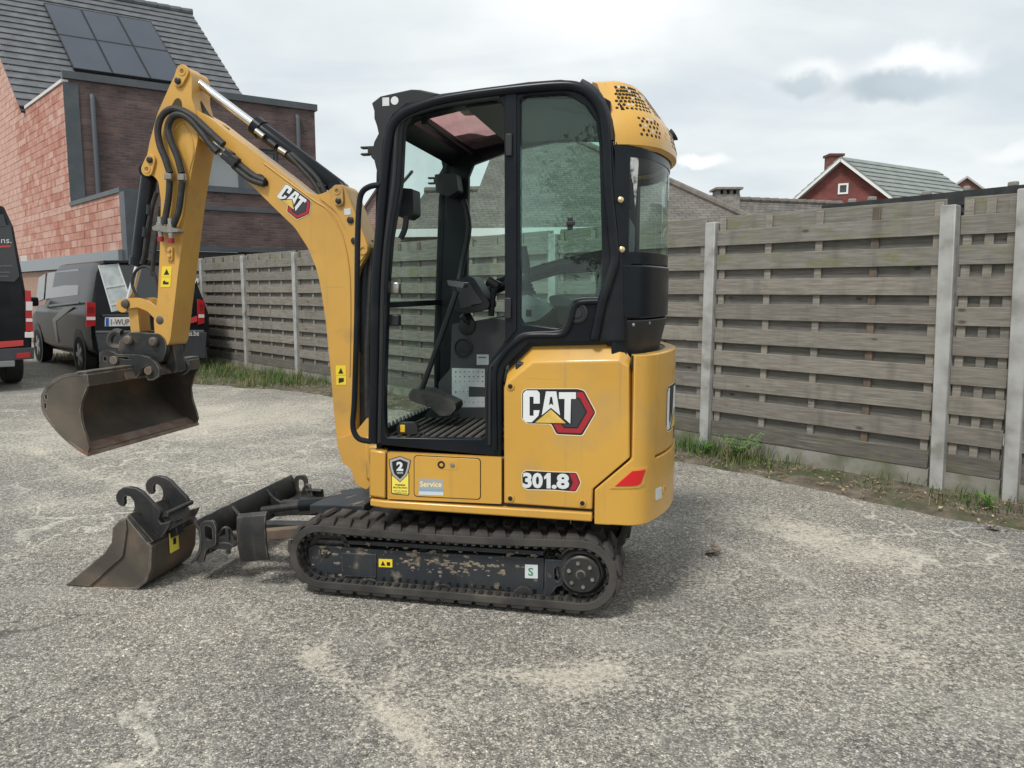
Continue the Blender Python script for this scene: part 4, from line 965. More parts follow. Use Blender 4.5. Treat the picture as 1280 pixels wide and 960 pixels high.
def make_track(bc, sgn):
    o_, i_ = track_path(0), track_path(-.036); mb = MB()
    n = len(o_); w = TW / 2
    for P, ww in ((o_, w), (i_, w)):
        for y in (-ww, ww): mb.v += [Vector((p.x, bc + y, p.y)) for p in P]
    for i in range(n):
        j = (i + 1) % n
        mb.f += [(i, j, n + j, n + i), (2 * n + i, 3 * n + i, 3 * n + j, 2 * n + j), (i, 2 * n + i, 2 * n + j, j), (n + i, n + j, 3 * n + j, 3 * n + i)]
    tr = mb.build('track', RUB, EX, bevel=.004)
    # tread lugs
    L = plen(o_); nl = 42; lug = None
    for k in range(nl):
        p, t = loop_at(o_, L * (k + .5) / nl); nrm = Vector((-t.y, t.x));
        if nrm.dot(p - Vector((0, .19))) < 0 and abs(p.x) < .5: nrm = -nrm
        c = Vector((-.02, .19)) if abs(p.x) < .5 else Vector((.575 if p.x > 0 else -.625, .19))
        if nrm.dot(p - c) < 0: nrm = -nrm
        if lug is None:
            g_ = MB(); hh = .018
            # chevron block: wide at the outer edges, tapering and slanting to the middle
            for sy in (-1, 1):
                out_, mid = sy * (w - .001), sy * .008; sx = .013 * sy
                base = [(-.037, out_), (.035, out_), (.022 + sx, mid), (-.020 + sx, mid)]; top = [(-.030, out_ - sy * .005), (.026, out_ - sy * .005), (.015 + sx, mid), (-.014 + sx, mid)]
                g_.add([(x, y, 0) for x, y in base] + [(x, y, hh) for x, y in top], [(3, 2, 1, 0), (4, 5, 6, 7), (0, 1, 5, 4), (1, 2, 6, 5), (2, 3, 7, 6), (3, 0, 4, 7)])
            lug = g_.build('tread_lug', RUB, tr, bevel=.003, seg=1); ob = lug
        else: ob = lug.copy(); COL.objects.link(ob)
        X = Vector((t.x, 0, t.y)); Z = Vector((nrm.x, 0, nrm.y)); Y = Z.cross(X)
        M = Matrix((X, Y, Z)).transposed().to_4x4(); M.translation = Vector((p.x, bc, p.y)) - Z * .002; ob.matrix_basis = M
    # inner drive teeth (metal cores) and the rib they sit on
    g_ = MB(); nt_ = 80
    for k in range(nt_):
        p, t = loop_at(i_, plen(i_) * (k + .5) / nt_); nrm = Vector((-t.y, t.x)); c = Vector((max(-.625, min(.575, p.x)), .19))
        if nrm.dot(p - c) > 0: nrm = -nrm
        X = Vector((t.x, 0, t.y)); Z = Vector((nrm.x, 0, nrm.y)); Y = Z.cross(X); M = Matrix((X, Y, Z)).transposed()
        for y in (-.045, .045): g_.box(Vector((p.x, bc + y, p.y)) + Z * .011, (.016, .02, .022), M)
        g_.box(Vector((p.x, bc + sgn * (w - .02), p.y)) + Z * .004, (.018, .03, .010), M)
    g_.build('drive_teeth', mat('bright_teeth', (.10, .10, .098), .4, metal=.7, col2=(.035, .033, .03), scale=30), tr, kind='stuff', smooth=False)
    # idler and sprocket
    by = Vector((0, sgn, 0))
    idl = MB().lathe(Vector((.575, bc - sgn * .05, .185)), by, [(0, .115), (.0, .125), (.03, .125), (.032, .05), (.068, .05), (.07, .125), (.10, .125), (.10, .105), (.085, .10), (.085, .035), (.105, .03)], 28).build('idler', STD, EX)
    g_ = MB()
    for k in range(28):
        a = 2 * math.pi * k / 28
        g_.box((-.625 + math.cos(a) * .122, bc, .19 + math.sin(a) * .122), (.022, .05, .014), Matrix.Rotation(-a, 3, 'Y'))
    sp_ = MB().lathe(Vector((-.625, bc - sgn * .05, .19)), by, [(0, .06), (.0, .115), (.10, .115), (.10, .108), (.112, .10), (.118, .09), (.118, .084), (.145, .082), (.150, .076), (.150, .02), (.154, .018)], 32).build('sprocket', STD, EX)
    g_.build('sprocket_teeth', STD, sp_, smooth=False)
    for k in range(6):
        a = k * math.pi / 3 + .3; MB().cyl((-.625 + math.cos(a) * .053, bc + sgn * .099, .19 + math.sin(a) * .053), (-.625 + math.cos(a) * .053, bc + sgn * .108, .19 + math.sin(a) * .053), .009, 6).build('bolt', ZNC, sp_)
    return tr
def make_frame(bc, sgn):
    bo = bc + sgn * .055
    out = [(385, 685), (386, 722), (394, 727), (449, 730), (456, 738), (462, 741), (474, 741), (482, 736), (488, 731), (532, 733), (540, 741), (549, 745), (568, 745), (576, 740), (584, 736), (630, 738), (636, 745), (646, 750), (668, 751), (676, 746), (680, 740), (680, 698), (560, 692), (470, 687), (392, 681)]
    P = [S(x, y, .435) for x, y in out]
    fr = MB().plate(P, [], SIDE, bo, bo - sgn * .12).build('track_frame', FRM, EX, bevel=.006)
    # raised service plate, end bracket with slot, roller bolts
    MB().plate([S(x, y, .44) for x, y in ((427, 691), (470, 693), (470, 722), (427, 720))], [], SIDE, bo + sgn * .006, bo - sgn * .01).build('cover_plate', FRM, fr, bevel=.002)
    br = [(681, 699), (703, 700), (706, 706), (704, 731), (696, 734), (690, 742), (687, 749), (680, 748)]; sl = [(693, 711), (697, 708), (701, 711), (701, 722), (697, 727), (693, 724)]
    MB().plate([S(x, y, .445) for x, y in br], [[S(x, y, .445) for x, y in sl]], SIDE, bo + sgn * .012, bo - sgn * .01).build('sprocket_bracket', FRM, fr, bevel=.003)
    MB().plate([S(x, y, .44) for x, y in ((392, 679), (679, 696), (679, 690), (470, 678), (398, 675))], [], SIDE, bo - sgn * .005, bo - sgn * .11).build('top_ledge', FRM, fr, bevel=.004)
    for x, y in ((464, 731), (556, 738), (655, 741)):
        a, z = S(x, y, .44)
        MB().lathe((a, bo, z), (0, sgn, 0), [(0, .014), (.007, .014), (.009, .009), (.010, .004)], 12).build('roller_bolt', ZNC, fr)
        MB().lathe((a, bc - sgn * .08, z - .012), (0, sgn, 0), [(0, .046), (.05, .046), (.052, .03), (.10, .03), (.102, .046), (.152, .046)], 20).build('roller', STD, EX)
    if sgn > 0:
        for (x0, y0, x1, y1, m, tx) in ((473, 699, 490, 709, LBY, None), (656, 706, 672, 723, LBW, 'S')):
            q = [S(x, y, .44) for x, y in ((x0, y1), (x1, y1 + .6), (x1, y0 + .6), (x0, y0))]
            lb = MB().plate(q, [], SIDE, bo + .0015, bo - .002).build('sticker', m, fr)
            if tx:
                t_ = add_text(MB(), tx, lambda u, v: (q[0][0] + (q[1][0] - q[0][0]) * (.25 + .4 * u), bo + .0022, q[0][1] + (q[3][1] - q[0][1]) * (.2 + .6 * v)), .02); t_.build('lettering', mat('green_ink', (.04, .25, .14), .6), lb)
            else:
                dx = q[1][0] - q[0][0]; dz = q[3][1] - q[0][1]
                t_ = MB().plate([(q[0][0] + dx * .15, q[0][1] + dz * .2), (q[0][0] + dx * .5, q[0][1] + dz * .2), (q[0][0] + dx * .32, q[0][1] + dz * .8)], [], SIDE, bo + .0021, bo + .001)
                t_.plate([(q[0][0] + dx * .6, q[0][1] + dz * .25), (q[0][0] + dx * .85, q[0][1] + dz * .25), (q[0][0] + dx * .85, q[0][1] + dz * .7), (q[0][0] + dx * .6, q[0][1] + dz * .7)], [], SIDE, bo + .0021, bo + .001); t_.build('pictogram', DBL, lb)
for bc, sg in ((.38, 1), (-.38, -1)): make_track(bc, sg); make_frame(bc, sg)
# car body, slew ring
cbm = MB(); cbm.bb((-.42, -.27, .14), (.45, .27, .34)); cbm.bb((-.3, -.22, .34), (.3, .22, .40)); cbm.build('car_body', FRM, EX, bevel=.015)
cr_ = MB()
for a in (-.28, .3): cr_.bb((a - .05, -.33, .15), (a + .05, .33, .25))
cr_.build('axle_beam', FRM, EX, bevel=.006)
MB().lathe((0, 0, .37), (0, 0, 1), [(0, .27), (.04, .27), (.045, .25), (.09, .25)], 36).build('slew_ring', STD, EX)
dk = MB().plate([(.45, -.18), (.75, -.14), (.80, .14), (.45, .27)], [], lambda u, v, t: (u, v, t - (u - .45) * .16), .375, .33); dk.build('front_deck', FRM, EX, bevel=.006)

# ---- dozer blade ----------------------------------------------------
BA = 1.205
BZ = lambda z: .098 + z * .70            # the blade hangs a hand above the ground
bp_ = [(BA + .06, BZ(.0)), (BA + .035, BZ(.03)), (BA + .010, BZ(.09)), (BA + .0, BZ(.16)), (BA + .006, BZ(.235)), (BA + .03, BZ(.292)), (BA + .02, BZ(.302)), (BA - .008, BZ(.244)), (BA - .014, BZ(.16)), (BA - .004, BZ(.08)), (BA + .022, BZ(.018)), (BA + .05, BZ(-.006))]
bl = MB().plate([(p[0], p[1]) for p in bp_], [], SIDE, -.475, .475).build('dozer_blade', STD, EX, bevel=.002)
MB().plate([(BA - .012, BZ(.05)), (BA - .035, BZ(.06)), (BA - .035, BZ(.10)), (BA - .005, BZ(.13))], [], SIDE, -.44, .44).build('back_beam', STD, bl, bevel=.006)
for b in (-.17, .17):
    MB().plate(fillet([(BA + .015, BZ(.295)), (BA - .03, BZ(.22)), (BA - .10, BZ(.17)), (BA - .30, BZ(.17)), (BA - .30, BZ(.12)), (BA - .01, BZ(.06))], .02), [], SIDE, b - .008, b + .008).build('gusset', STD, bl)
for b in (.455, -.455):
    sg = 1 if b > 0 else -1
    # end plate with lifting slot, hinge shelf, folded extension wing with rolled top
    o_ = fillet([(BA + .03, BZ(.0)), (BA - .002, BZ(.07)), (BA + .0, BZ(.26)), (BA - .018, BZ(.30)), (BA - .075, BZ(.31)), (BA - .09, BZ(.26)), (BA - .085, BZ(.14)), (BA - .03, BZ(.10)), (BA - .01, BZ(-.0))], .014)
    MB().plate(o_, [fillet([(BA - .028, BZ(.17)), (BA - .068, BZ(.165)), (BA - .068, BZ(.265)), (BA - .028, BZ(.27))], .018)], SIDE, b, b + sg * .016).build('end_plate', STD, bl, bevel=.002)
    MB().plate(fillet([(BA - .01, BZ(.105)), (BA - .14, BZ(.10)), (BA - .17, BZ(.13)), (BA - .14, BZ(.155)), (BA - .02, BZ(.14))], .01), [], SIDE, b - sg * .10, b).build('hinge_shelf', STD, bl, bevel=.002)
    MB().tube(cr([(BA - .06, b - sg * .02, BZ(.15)), (BA - .10, b - sg * .03, BZ(.24)), (BA - .13, b - sg * .04, BZ(.22)), (BA - .14, b - sg * .04, BZ(.14))], 4), .007, 6).build('locking_loop', STD, bl)
    pr = [(.016, .0), (.004, .03), (-.006, .09), (-.008, .17), (.000, .222), (.018, .236), (.036, .228), (.036, .216), (.018, .222), (.010, .205), (.006, .17), (.008, .09), (.018, .03), (.028, .004)]
    a0, a1 = (.985, .838) if sg > 0 else (BA - .10, BA - .20); zw = .125 if sg > 0 else .10
    mb = MB().plate(pr, [], lambda u, v, t: (t, (.50 if sg > 0 else -.44) - u * sg, v * (1.0 if sg > 0 else .62) + zw + (.022 * (.985 - t) / .147 if sg > 0 else 0)), a0, a1); mb.build('wing_plate', STD, bl, bevel=.002)
    MB().cyl((BA - .12, b - sg * .03, BZ(.06)), (BA - .12, b - sg * .03, BZ(.24)), .011, 10).build('hinge_pin', STD, bl)
# push arms and lift cylinder
for b in (-.2, .2): MB().bar((BA - .06, b, .19), (.42, b * 1.05, .23), .06, .08).build('push_arm', STD, EX, bevel=.008)
MB().bar((BA - .10, .36, .20), (.66, .27, .24), .05, .05).build('brace', mat('rusty_edge', (.17, .12, .085), .8, col2=(.08, .065, .055), scale=8), bl, bevel=.004)
bc_ = MB().cyl((.55, 0, .32), (.92, 0, .27), .036, 16).build('blade_cylinder', BLK, EX); MB().cyl((.92, 0, .27), (BA - .06, 0, .23), .02, 12).build('rod', STD, bc_)

# ---- upper structure -------------------------------------------------
# plan outline of the tail: straight side, rounded corner, arc round the slew axis
def plan_curve(hw, R_, cr_=.07):
    ac = -math.sqrt(R_ * R_ - hw * hw); P = [(.33, hw), (.0, hw), (-.4, hw), (ac + .12, hw)]
    p0 = Vector((ac + cr_, hw)); pm = Vector((ac, hw)); ang = math.asin(hw / R_); a2 = ang - cr_ / R_; p1 = Vector((-R_ * math.cos(a2), R_ * math.sin(a2)))
    for k in range(7): t = k / 6; q = (1 - t) ** 2 * p0 + 2 * t * (1 - t) * pm + t * t * p1; P.append((q.x, q.y))
    n = 24
    for k in range(1, n): t = a2 - 2 * a2 * k / n; P.append((-R_ * math.cos(t), R_ * math.sin(t)))
    P += [(x, -y) for x, y in P[:11][::-1]]
    return [Vector(p) for p in P]
class Plan:
    def __init__(s, hw, R_, cr_=.07):
        s.P = plan_curve(hw, R_, cr_); s.c = [0]
        for a, b in zip(s.P, s.P[1:]): s.c.append(s.c[-1] + (b - a).length)
        s.L = s.c[-1]
    def at(s, t):
        t = max(0, min(s.L - 1e-6, t)); i = 0
        while s.c[i + 1] < t: i += 1
        a, b = s.P[i], s.P[i + 1]; q = a + (b - a) * ((t - s.c[i]) / (s.c[i + 1] - s.c[i]))
        d0 = (s.P[i + 1] - s.P[max(0, i - 1)]).normalized() if i else (b - a).normalized(); d1 = (s.P[min(len(s.P) - 1, i + 2)] - s.P[i]).normalized()
        f = (t - s.c[i]) / (s.c[i + 1] - s.c[i]); d = (d0 * (1 - f) + d1 * f).normalized(); return q, Vector((d.y, -d.x))
    def pt(s, t, z, off=0):
        q, n = s.at(t)
        # outward normal: away from the inside point
        if n.dot(q - Vector((0, 0))) < 0: n = -n
        return Vector((q.x + n.x * off, q.y + n.y * off, z))
    def px(s, x, y, off=0):
        best = None
        for k in range(int(s.L * .62 / .004)):
            t = k * .004; p = s.pt(t, 1, off); q, n = s.at(t)
            if n.dot(q) < 0: n = -n
            if n.dot(Vector((_cam.x, _cam.y)) - q) < 0: continue
            # solve z so that the picture row matches
            lo, hi = 0, 3
            for _ in range(22):
                m = (lo + hi) / 2
                if proj((p.x, p.y, m))[1] > y: lo = m
                else: hi = m
            d = abs(proj((p.x, p.y, lo))[0] - x)
            if best is None or d < best[0]: best = (d, t, lo)
        return best[1], best[2]
def wrap(plan, poly, o1, o0, holes=(), name='panel', m=None, parent=None, step=.03, slope=None, **kw):
    """sheet laid round the plan curve: polygon in (s, z), outer face at offset o1, edges back to o0"""
    mb = MB(); smin = min(p[0] for p in poly); smax = max(p[0] for p in poly)
    ks = [c for c in plan.c if smin < c < smax]; cuts = [smin - 1e-6] + ks + [smax + 1e-6]
    f = lambda s, z, o: plan.pt(s, z, o + (slope(s, z) if slope else 0))
    for a, b in zip(cuts, cuts[1:]):
        if b - a < 1e-7: continue
        q = clip(clip(poly, 1, 0, -a), -1, 0, b)
        if len(q) < 3: continue
        q2 = []
        for p in q:
            if not q2 or (abs(p[0] - q2[-1][0]) + abs(p[1] - q2[-1][1])) > 1e-6: q2.append(p)
        if len(q2) < 3: continue
        tri = tessellate_polygon([[Vector((p[0], p[1], 0)) for p in q2]]); mb.add([f(*p, o1) for p in q2], tri)
    n = len(poly)
    for i in range(n):
        p, q = poly[i], poly[(i + 1) % n]; ts = [0, 1]
        for c in ks:
            if (p[0] - c) * (q[0] - c) < 0: ts.append((c - p[0]) / (q[0] - p[0]))
        ts.sort(); r = [(p[0] + (q[0] - p[0]) * t, p[1] + (q[1] - p[1]) * t) for t in ts]
        for e, g2 in zip(r, r[1:]): mb.add([f(*e, o1), f(*g2, o1), f(*g2, o0), f(*e, o0)], [(0, 1, 2, 3)])
    # weld
    key = {}; idx = []; nv = []
    for v in mb.v:
        k = (round(v.x, 5), round(v.y, 5), round(v.z, 5))
        if k not in key: key[k] = len(nv); nv.append(v)
        idx.append(key[k])
    fs = []
    for q in mb.f:
        t = [];
        for i in q:
            if not t or idx[i] != t[-1]: t.append(idx[i])
        if t and t[0] == t[-1]: t = t[:-1]
        if len(set(t)) >= 3: fs.append(tuple(dict.fromkeys(t)))
    mb.v = nv; mb.f = list(dict.fromkeys(fs))
    return mb.build(name, m, parent, **kw)
BODY = Plan(.495, 1.0); CABP = Plan(.475, .955, .12); LB = BODY.L
# inner black shell so that nothing is hollow
ins = MB()
pts = [BODY.at(t)[0] for t in [LB * k / 40 for k in range(41)]]; pts = [Vector((p.x * .955 if p.x < 0 else p.x, p.y * .955)) for p in pts]
ins.plate([(p.x, p.y) for p in pts], [], lambda u, v, t: (u, v, t), .45, .69); rp = [p for p in pts if p.x < -.30]
ins.plate([(p.x, p.y) for p in rp], [], lambda u, v, t: (u, v, t), .69, 1.10); ins.build('chassis_shell', BLKM, EX, bevel=.01)
# side panel (engine cover)
B0 = .497
front = [(630, 486), (632, 480), (666, 453), (774, 451), (786, 458), (787, 572), (741, 611), (740, 637), (630, 629)]
back = [(629, 480), (631, 464), (663, 433), (776, 431), (789, 450), (788, 573), (742, 612), (741, 638), (629, 630)]
sp = MB().plate(SP(back, B0), [], SIDE, .44, .497, outer2=SP(front, B0)).build('engine_panel', YEL, EX, bevel=.006, seg=3)
for x, y in ((638, 483), (638, 623), (728, 629)):
    a, z = S(x, y, .5); rc = MB().lathe((a, .499, z), (0, 1, 0), [(0, .017), (.003, .016), (.0035, .011), (.0025, .010)], 16).build('bolt_seat', YEL, sp)
    MB().lathe((a, .4985, z), (0, 1, 0), [(0, .0095), (.006, .0095), (.0065, .004), (.004, .004)], 12).build('bolt', DBL, sp)
# lower front panels, sill
lp = MB().plate(fillet(SP([(484, 566), (626.5, 572.3), (626.5, 630.3), (484, 624)], B0), .006), [], SIDE, .44, .494).build('lower_panel', YEL, EX, bevel=.004)
MB().plate(SP([(462, 562), (481, 565), (481, 624), (462, 621)], B0), [], SIDE, .42, .494).build('corner_panel', YEL, EX, bevel=.008)
MB().plate(SP([(461, 622), (481, 625), (740, 640), (740, 655), (481, 638), (461, 634)], B0), [], SIDE, .40, .502, outer2=SP([(463, 624), (481, 626), (740, 641), (740, 652), (481, 635), (463, 632)], B0)).build('sill', YEL, EX, bevel=.006)
hatch = MB().plate(fillet(SP([(518, 570), (600, 574), (600, 624), (518, 620)], B0), .016), [], SIDE, .49, .4975).build('service_hatch', YEL, lp, bevel=.002)
MB().plate(fillet(SP([(517, 569), (601, 573), (601, 625), (517, 621)], B0), .018), [fillet(SP([(518.4, 570.4), (599.6, 574.4), (599.6, 623.6), (518.4, 619.6)], B0), .016)], SIDE, .49, .4947).build('hatch_gap', DBL, lp)
a, z = S(560, 581, .5); MB().plate(fillet([(a + .04, z - .022), (a - .045, z - .022), (a - .045, z + .022), (a + .04, z + .022)], .021, 6), [], SIDE, .49, .4985).build('latch_recess', YEL, hatch, bevel=.002)
a, z = S(551.5, 581, .5); MB().lathe((a, .498, z), (0, 1, 0), [(0, .017), (.002, .017), (.002, .009), (-.004, .008)], 18).build('latch', DBL, hatch)
a, z = S(565.5, 581.5, .5); MB().lathe((a, .498, z), (0, 1, 0), [(0, .011), (.003, .010), (.004, .004)], 14).build('keyhole', ZNC, hatch)
# front nose below the cab (between boom and cab)
nose = MB(); nose.bb((.30, -.42, .45), (.36, .42, .70)); nose.build('front_panel', YEL, EX, bevel=.01)
# counterweight round the tail
sA, zA = BODY.px(743, 612); sA0 = BODY.px(743, 640)[0]; sB, zB = BODY.px(790, 573); sC, _ = BODY.px(819, 500); zT = S(780, 440, .495)[1] - .012; zD = BODY.px(821, 571)[1]
z0 = .425
tuck = lambda s, z: -.03 * max(0, (.455 - z) / .03) - .012 * max(0, (z - (zT - .07)) / .07)
cw = [(sA, z0), (sA + .02, z0)] + [(LB - sA, z0), (LB - sA, zA), (LB - sB, zB), (LB - sB, zT), (LB - sC, zT), (LB - sC, zD), (sC, zD), (sC, zT), (sB, zT), (sB, zB), (sA, zA)]
CW = wrap(BODY, cw, .006, -.05, name='counterweight', m=YEL, parent=EX, bevel=.006, ang=40)
rd = [(sC + .007, zD + .007), (LB - sC - .007, zD + .007), (LB - sC - .007, zT), (sC + .007, zT)]
RD = wrap(BODY, rd, .0, -.05, name='rear_door', m=YEL, parent=EX, bevel=.006, ang=40)
cap_ = MB(); cp_pts = [BODY.at(t)[0] * .985 for t in [sB + (LB - 2 * sB) * k / 30 for k in range(31)]]; cap_.plate([(p.x, p.y) for p in cp_pts], [], lambda u, v, t: (u, v, t), zT - .06, zT - .004); cap_.build('tail_top', BLKM, EX, bevel=.004)
# recessed rim line above the lower band, tail reflector, sticker, tie-down hole
rf = [BODY.px(*p) for p in ((769, 607), (790, 588), (805, 586), (800, 603), (795, 606))]
wrap(BODY, [(s, z) for s, z in rf], .0125, 0, name='reflector', m=REF, parent=CW, bevel=.001)
rfo = [BODY.px(*p) for p in ((763, 610), (789, 585), (808, 583), (803, 605), (797, 609))]
wrap(BODY, rfo, .0095, 0, name='reflector_rim', m=YEL, parent=CW, bevel=.002)
wrap(BODY, [BODY.px(*p) for p in ((818, 611), (825, 608), (825, 622), (818, 625))], .0085, 0, name='sticker', m=LBW, parent=CW)
p_ = BODY.px(829, 612); c = BODY.pt(*p_, .004); n_ = BODY.pt(*p_, 1) - BODY.pt(*p_, 0); MB().lathe(c, n_, [(0, .022), (.004, .021), (.004, .013), (-.01, .012)], 18).build('tie_down_eye', YEL, CW)
MB().lathe(c, n_, [(0, .012), (.0015, .012)], 14).build('eye_hole', DBL, CW)

# ---- decals -----------------------------------------------------------
def cat_decal(fn, parent, strip=None):
    """the maker's lettering with red hexagon; drawn in the picture coordinates of the side panel, laid out by fn(x, y, lift)"""
    def piece(nm, m, poly, l, holes=()):
        mb = MB()
        if strip:
            for k in range(140, 620, strip):
                q = clip(clip([tuple(p) for p in poly], 1, 0, -k), -1, 0, k + strip)
                if len(q) > 2: mb.add([fn(p[0], p[1], l) for p in q], tessellate_polygon([[Vector((p[0], p[1], 0)) for p in q]]))
            return mb.build(nm, m, parent, smooth=False)
        loops = [[Vector((p[0], p[1], 0)) for p in q] for q in [poly] + list(holes)]; flat = [p for q in loops for p in q]
        tri = tessellate_polygon(loops); mb.add([fn(p.x, p.y, l) for p in flat], tri); return mb.build(nm, m, parent, smooth=False)
    piece('emblem_border', CRM, fillet([(153, 95), (175, 75), (490, 73), (532, 84), (604, 218), (522, 362), (360, 354), (328, 291), (185, 289), (153, 258)], 14), .0006)
    piece('emblem_ground', DBL, fillet([(157, 98), (178, 79), (488, 78), (528, 88), (597, 218), (517, 355), (364, 348), (332, 286), (188, 284), (157, 255)], 12), .0011)
    piece('emblem_band', RED, [(486, 97), (522, 97), (588, 218), (512, 343), (372, 338), (345, 290), (392, 290), (408, 313), (490, 315), (548, 216), (503, 130), (486, 130)], .0016)
    piece('emblem_hexagon', DGY, [(456, 140), (498, 138), (538, 216), (484, 306), (412, 303), (400, 290), (456, 290)], .0016)
    piece('letter', WHT, [(180, 86), (248, 86), (263, 102), (263, 165), (226, 165), (226, 124), (202, 124), (202, 238), (226, 238), (226, 205), (262, 205), (255, 238), (215, 277), (180, 277), (163, 258), (163, 104)], .002)
    piece('letter', WHT, [(300, 92), (362, 92), (385, 235), (330, 190), (275, 235)], .002, [[(326, 125), (337, 125), (345, 176), (331, 166), (318, 176)]])
    piece('letter', WHT, [(378, 97), (480, 97), (480, 137), (450, 137), (446, 286), (410, 255), (412, 137), (378, 137)], .002)
    piece('emblem_triangle', DYL, [(235, 279), (330, 200), (420, 283)], .002)
zp = lambda u, v: (620 + u / 4.8, 470 + v / 4.8)
def on_panel(u, v, l):
    a, z = S(*zp(u, v), .4975); return (a, .4975 + l, z)
cat_decal(on_panel, sp)
def on_boom(u, v, l):
    du, dv = u - 162, v - 277; ang = R(36); k = .5; x = 222 + k * (du * math.cos(ang) - dv * math.sin(ang)); y = 412 + k * (du * math.sin(ang) + dv * math.cos(ang))
    a, z = S(300 + x / 4.8, 160 + y / 4.8, .071); return (a, .071 + l, z)
# number plate lettering 301.8
def flat_px(mb, pts, b, parent, nm, m):
    q = SP(pts, b); mb.plate(q, [], SIDE, b - .0004, b); return mb.build(nm, m, parent, smooth=False)
flat_px(MB(), [zp(*p) for p in fillet([(153, 580), (178, 563), (345, 572), (485, 576), (513, 640), (482, 700), (345, 688), (180, 684), (155, 660)], 14)], .4978, sp, 'number_border', CRM)
flat_px(MB(), [zp(*p) for p in fillet([(157, 582), (180, 568), (345, 577), (482, 581), (507, 640), (478, 694), (345, 682), (182, 679), (159, 658)], 12)], .4983, sp, 'number_ground', DBL)
flat_px(MB(), [zp(*p) for p in ((440, 585), (478, 588), (500, 640), (474, 688), (440, 686), (462, 640))], .4988, sp, 'number_arrow', RED)
def txt_px(st, x0, y0, x1, y1, b, parent, m, bold=.03, nm='lettering', dy=0, u0=0, u1=1):
    def fn(u, v):
        a, z = S(x0 + (x1 - x0) * u, y1 + (y0 - y1) * v + dy * u, b); return (a, b, z)
    return add_text(MB(), st, fn, bold).build(nm, m, parent, smooth=False)
txt_px('30', 653.5, 590.5, 678.5, 610.0, .4993, sp, WHT, .045, dy=.6); txt_px('.8', 689.5, 591.6, 711.5, 611.0, .4993, sp, WHT, .045, dy=.5)
flat_px(MB(), [(680, 596), (684.2, 591.2), (688.3, 591.3), (688.3, 610.6), (683.2, 610.5), (683.2, 597.6), (680, 599.4)], .4993, sp, 'lettering', WHT)
# protection shield sticker
sh = [(487, 575), (500, 571), (512.5, 576), (511, 585), (508, 594), (500, 602), (491, 594), (488, 585)]
flat_px(MB(), fillet([(489, 588), (511.5, 589), (511.5, 619.5), (489, 617.5)], 2.5), .4948, lp, 'sticker_edge', DBL)
flat_px(MB(), fillet([(490, 589), (510.5, 590), (510.5, 618.5), (490, 616.5)], 2), .4952, lp, 'sticker_ground', mat('label_bright', (.85, .70, .10), .5))
flat_px(MB(), [(500 + (x - 500) * 1.08, 586 + (y - 586) * 1.06) for x, y in sh], .4956, lp, 'shield_edge', DBL)
flat_px(MB(), sh, .4960, lp, 'shield_rim', mat('shield_silver', (.5, .5, .5), .35, metal=.4))
flat_px(MB(), [(500 + (x - 500) * .78, 586 + (y - 586) * .80) for x, y in sh], .4964, lp, 'shield_field', DBL)
txt_px('2', 495.5, 577, 504, 588.5, .4968, lp, WHT, .05, dy=.3); txt_px('YEARS', 495.8, 590, 504, 592.2, .4968, lp, WHT, .02)
txt_px('PREMIER', 494, 605, 507, 607, .4956, lp, DBL, .03, dy=.5); txt_px('PROTECTION', 491.5, 608.2, 509, 610.4, .4956, lp, DBL, .03, dy=.6)
txt_px('PARTS & LABOUR', 492, 612.5, 509, 614.2, .4956, lp, DBL, .01, dy=.6); txt_px('UNLIMITED HOURS', 492, 615.2, 509, 616.8, .4956, lp, DBL, .01, dy=.6)
flat_px(MB(), [(523.5, 598), (554, 599), (554, 619.5), (523.5, 618.5)], .4979, hatch, 'service_label', mat('label_grey', (.36, .36, .35), .5))
flat_px(MB(), [(523.5, 614), (554, 615), (554, 619.5), (523.5, 618.5)], .4983, hatch, 'label_strip', LBW); flat_px(MB(), [(523.5, 610.5), (554, 611.5), (554, 615), (523.5, 614)], .4983, hatch, 'label_strip', mat('label_blue', (.22, .36, .48), .5))
txt_px('Service', 525, 601.5, 552, 608.5, .4985, hatch, mat('label_cream', (.85, .74, .40), .5), .02, dy=.5)
def on_rear(u, v, l):
    s0, z0_ = RS; return BODY.pt(s0 + (u - 162) * .00098, z0_ - (v - 80) * .00098, .0002 + l)
RS = BODY.px(834, 484); cat_decal(on_rear, RD, 16)

# caked mud on the track frame
def mud():
    rnd = random.Random(17); mb = MB()
    for _ in range(170):
        if rnd.random() < .55: x = rnd.gauss(575, 40); y = 693 + (x - 385) * .045 + abs(rnd.gauss(0, 7))
        elif rnd.random() < .4: x = rnd.gauss(440, 25); y = 690 + abs(rnd.gauss(0, 14))
        else: x = rnd.uniform(392, 675); y = 684 + (x - 385) * .045 + rnd.gauss(0, 3)
        if not 390 < x < 676: continue
        y = min(y, 728); c = S3(x, y, .436); r = rnd.choice((.003, .004, .006, .009, .013)) * rnd.uniform(.7, 1.2); k = 9
        ring = [c + Vector((math.cos(i * 6.283 / k) * r * rnd.uniform(.5, 1.8), -.001, math.sin(i * 6.283 / k) * r * rnd.uniform(.3, 1.0))) for i in range(k)]
        mb.add(ring + [c + Vector((0, .18 * r, 0))], [(i, (i + 1) % k, k) for i in range(k)])
    mb.build('dried_mud', mat('dried_mud', (.15, .12, .09), .95, col2=(.26, .21, .16), scale=40), EX, kind='stuff', smooth=False)
mud()

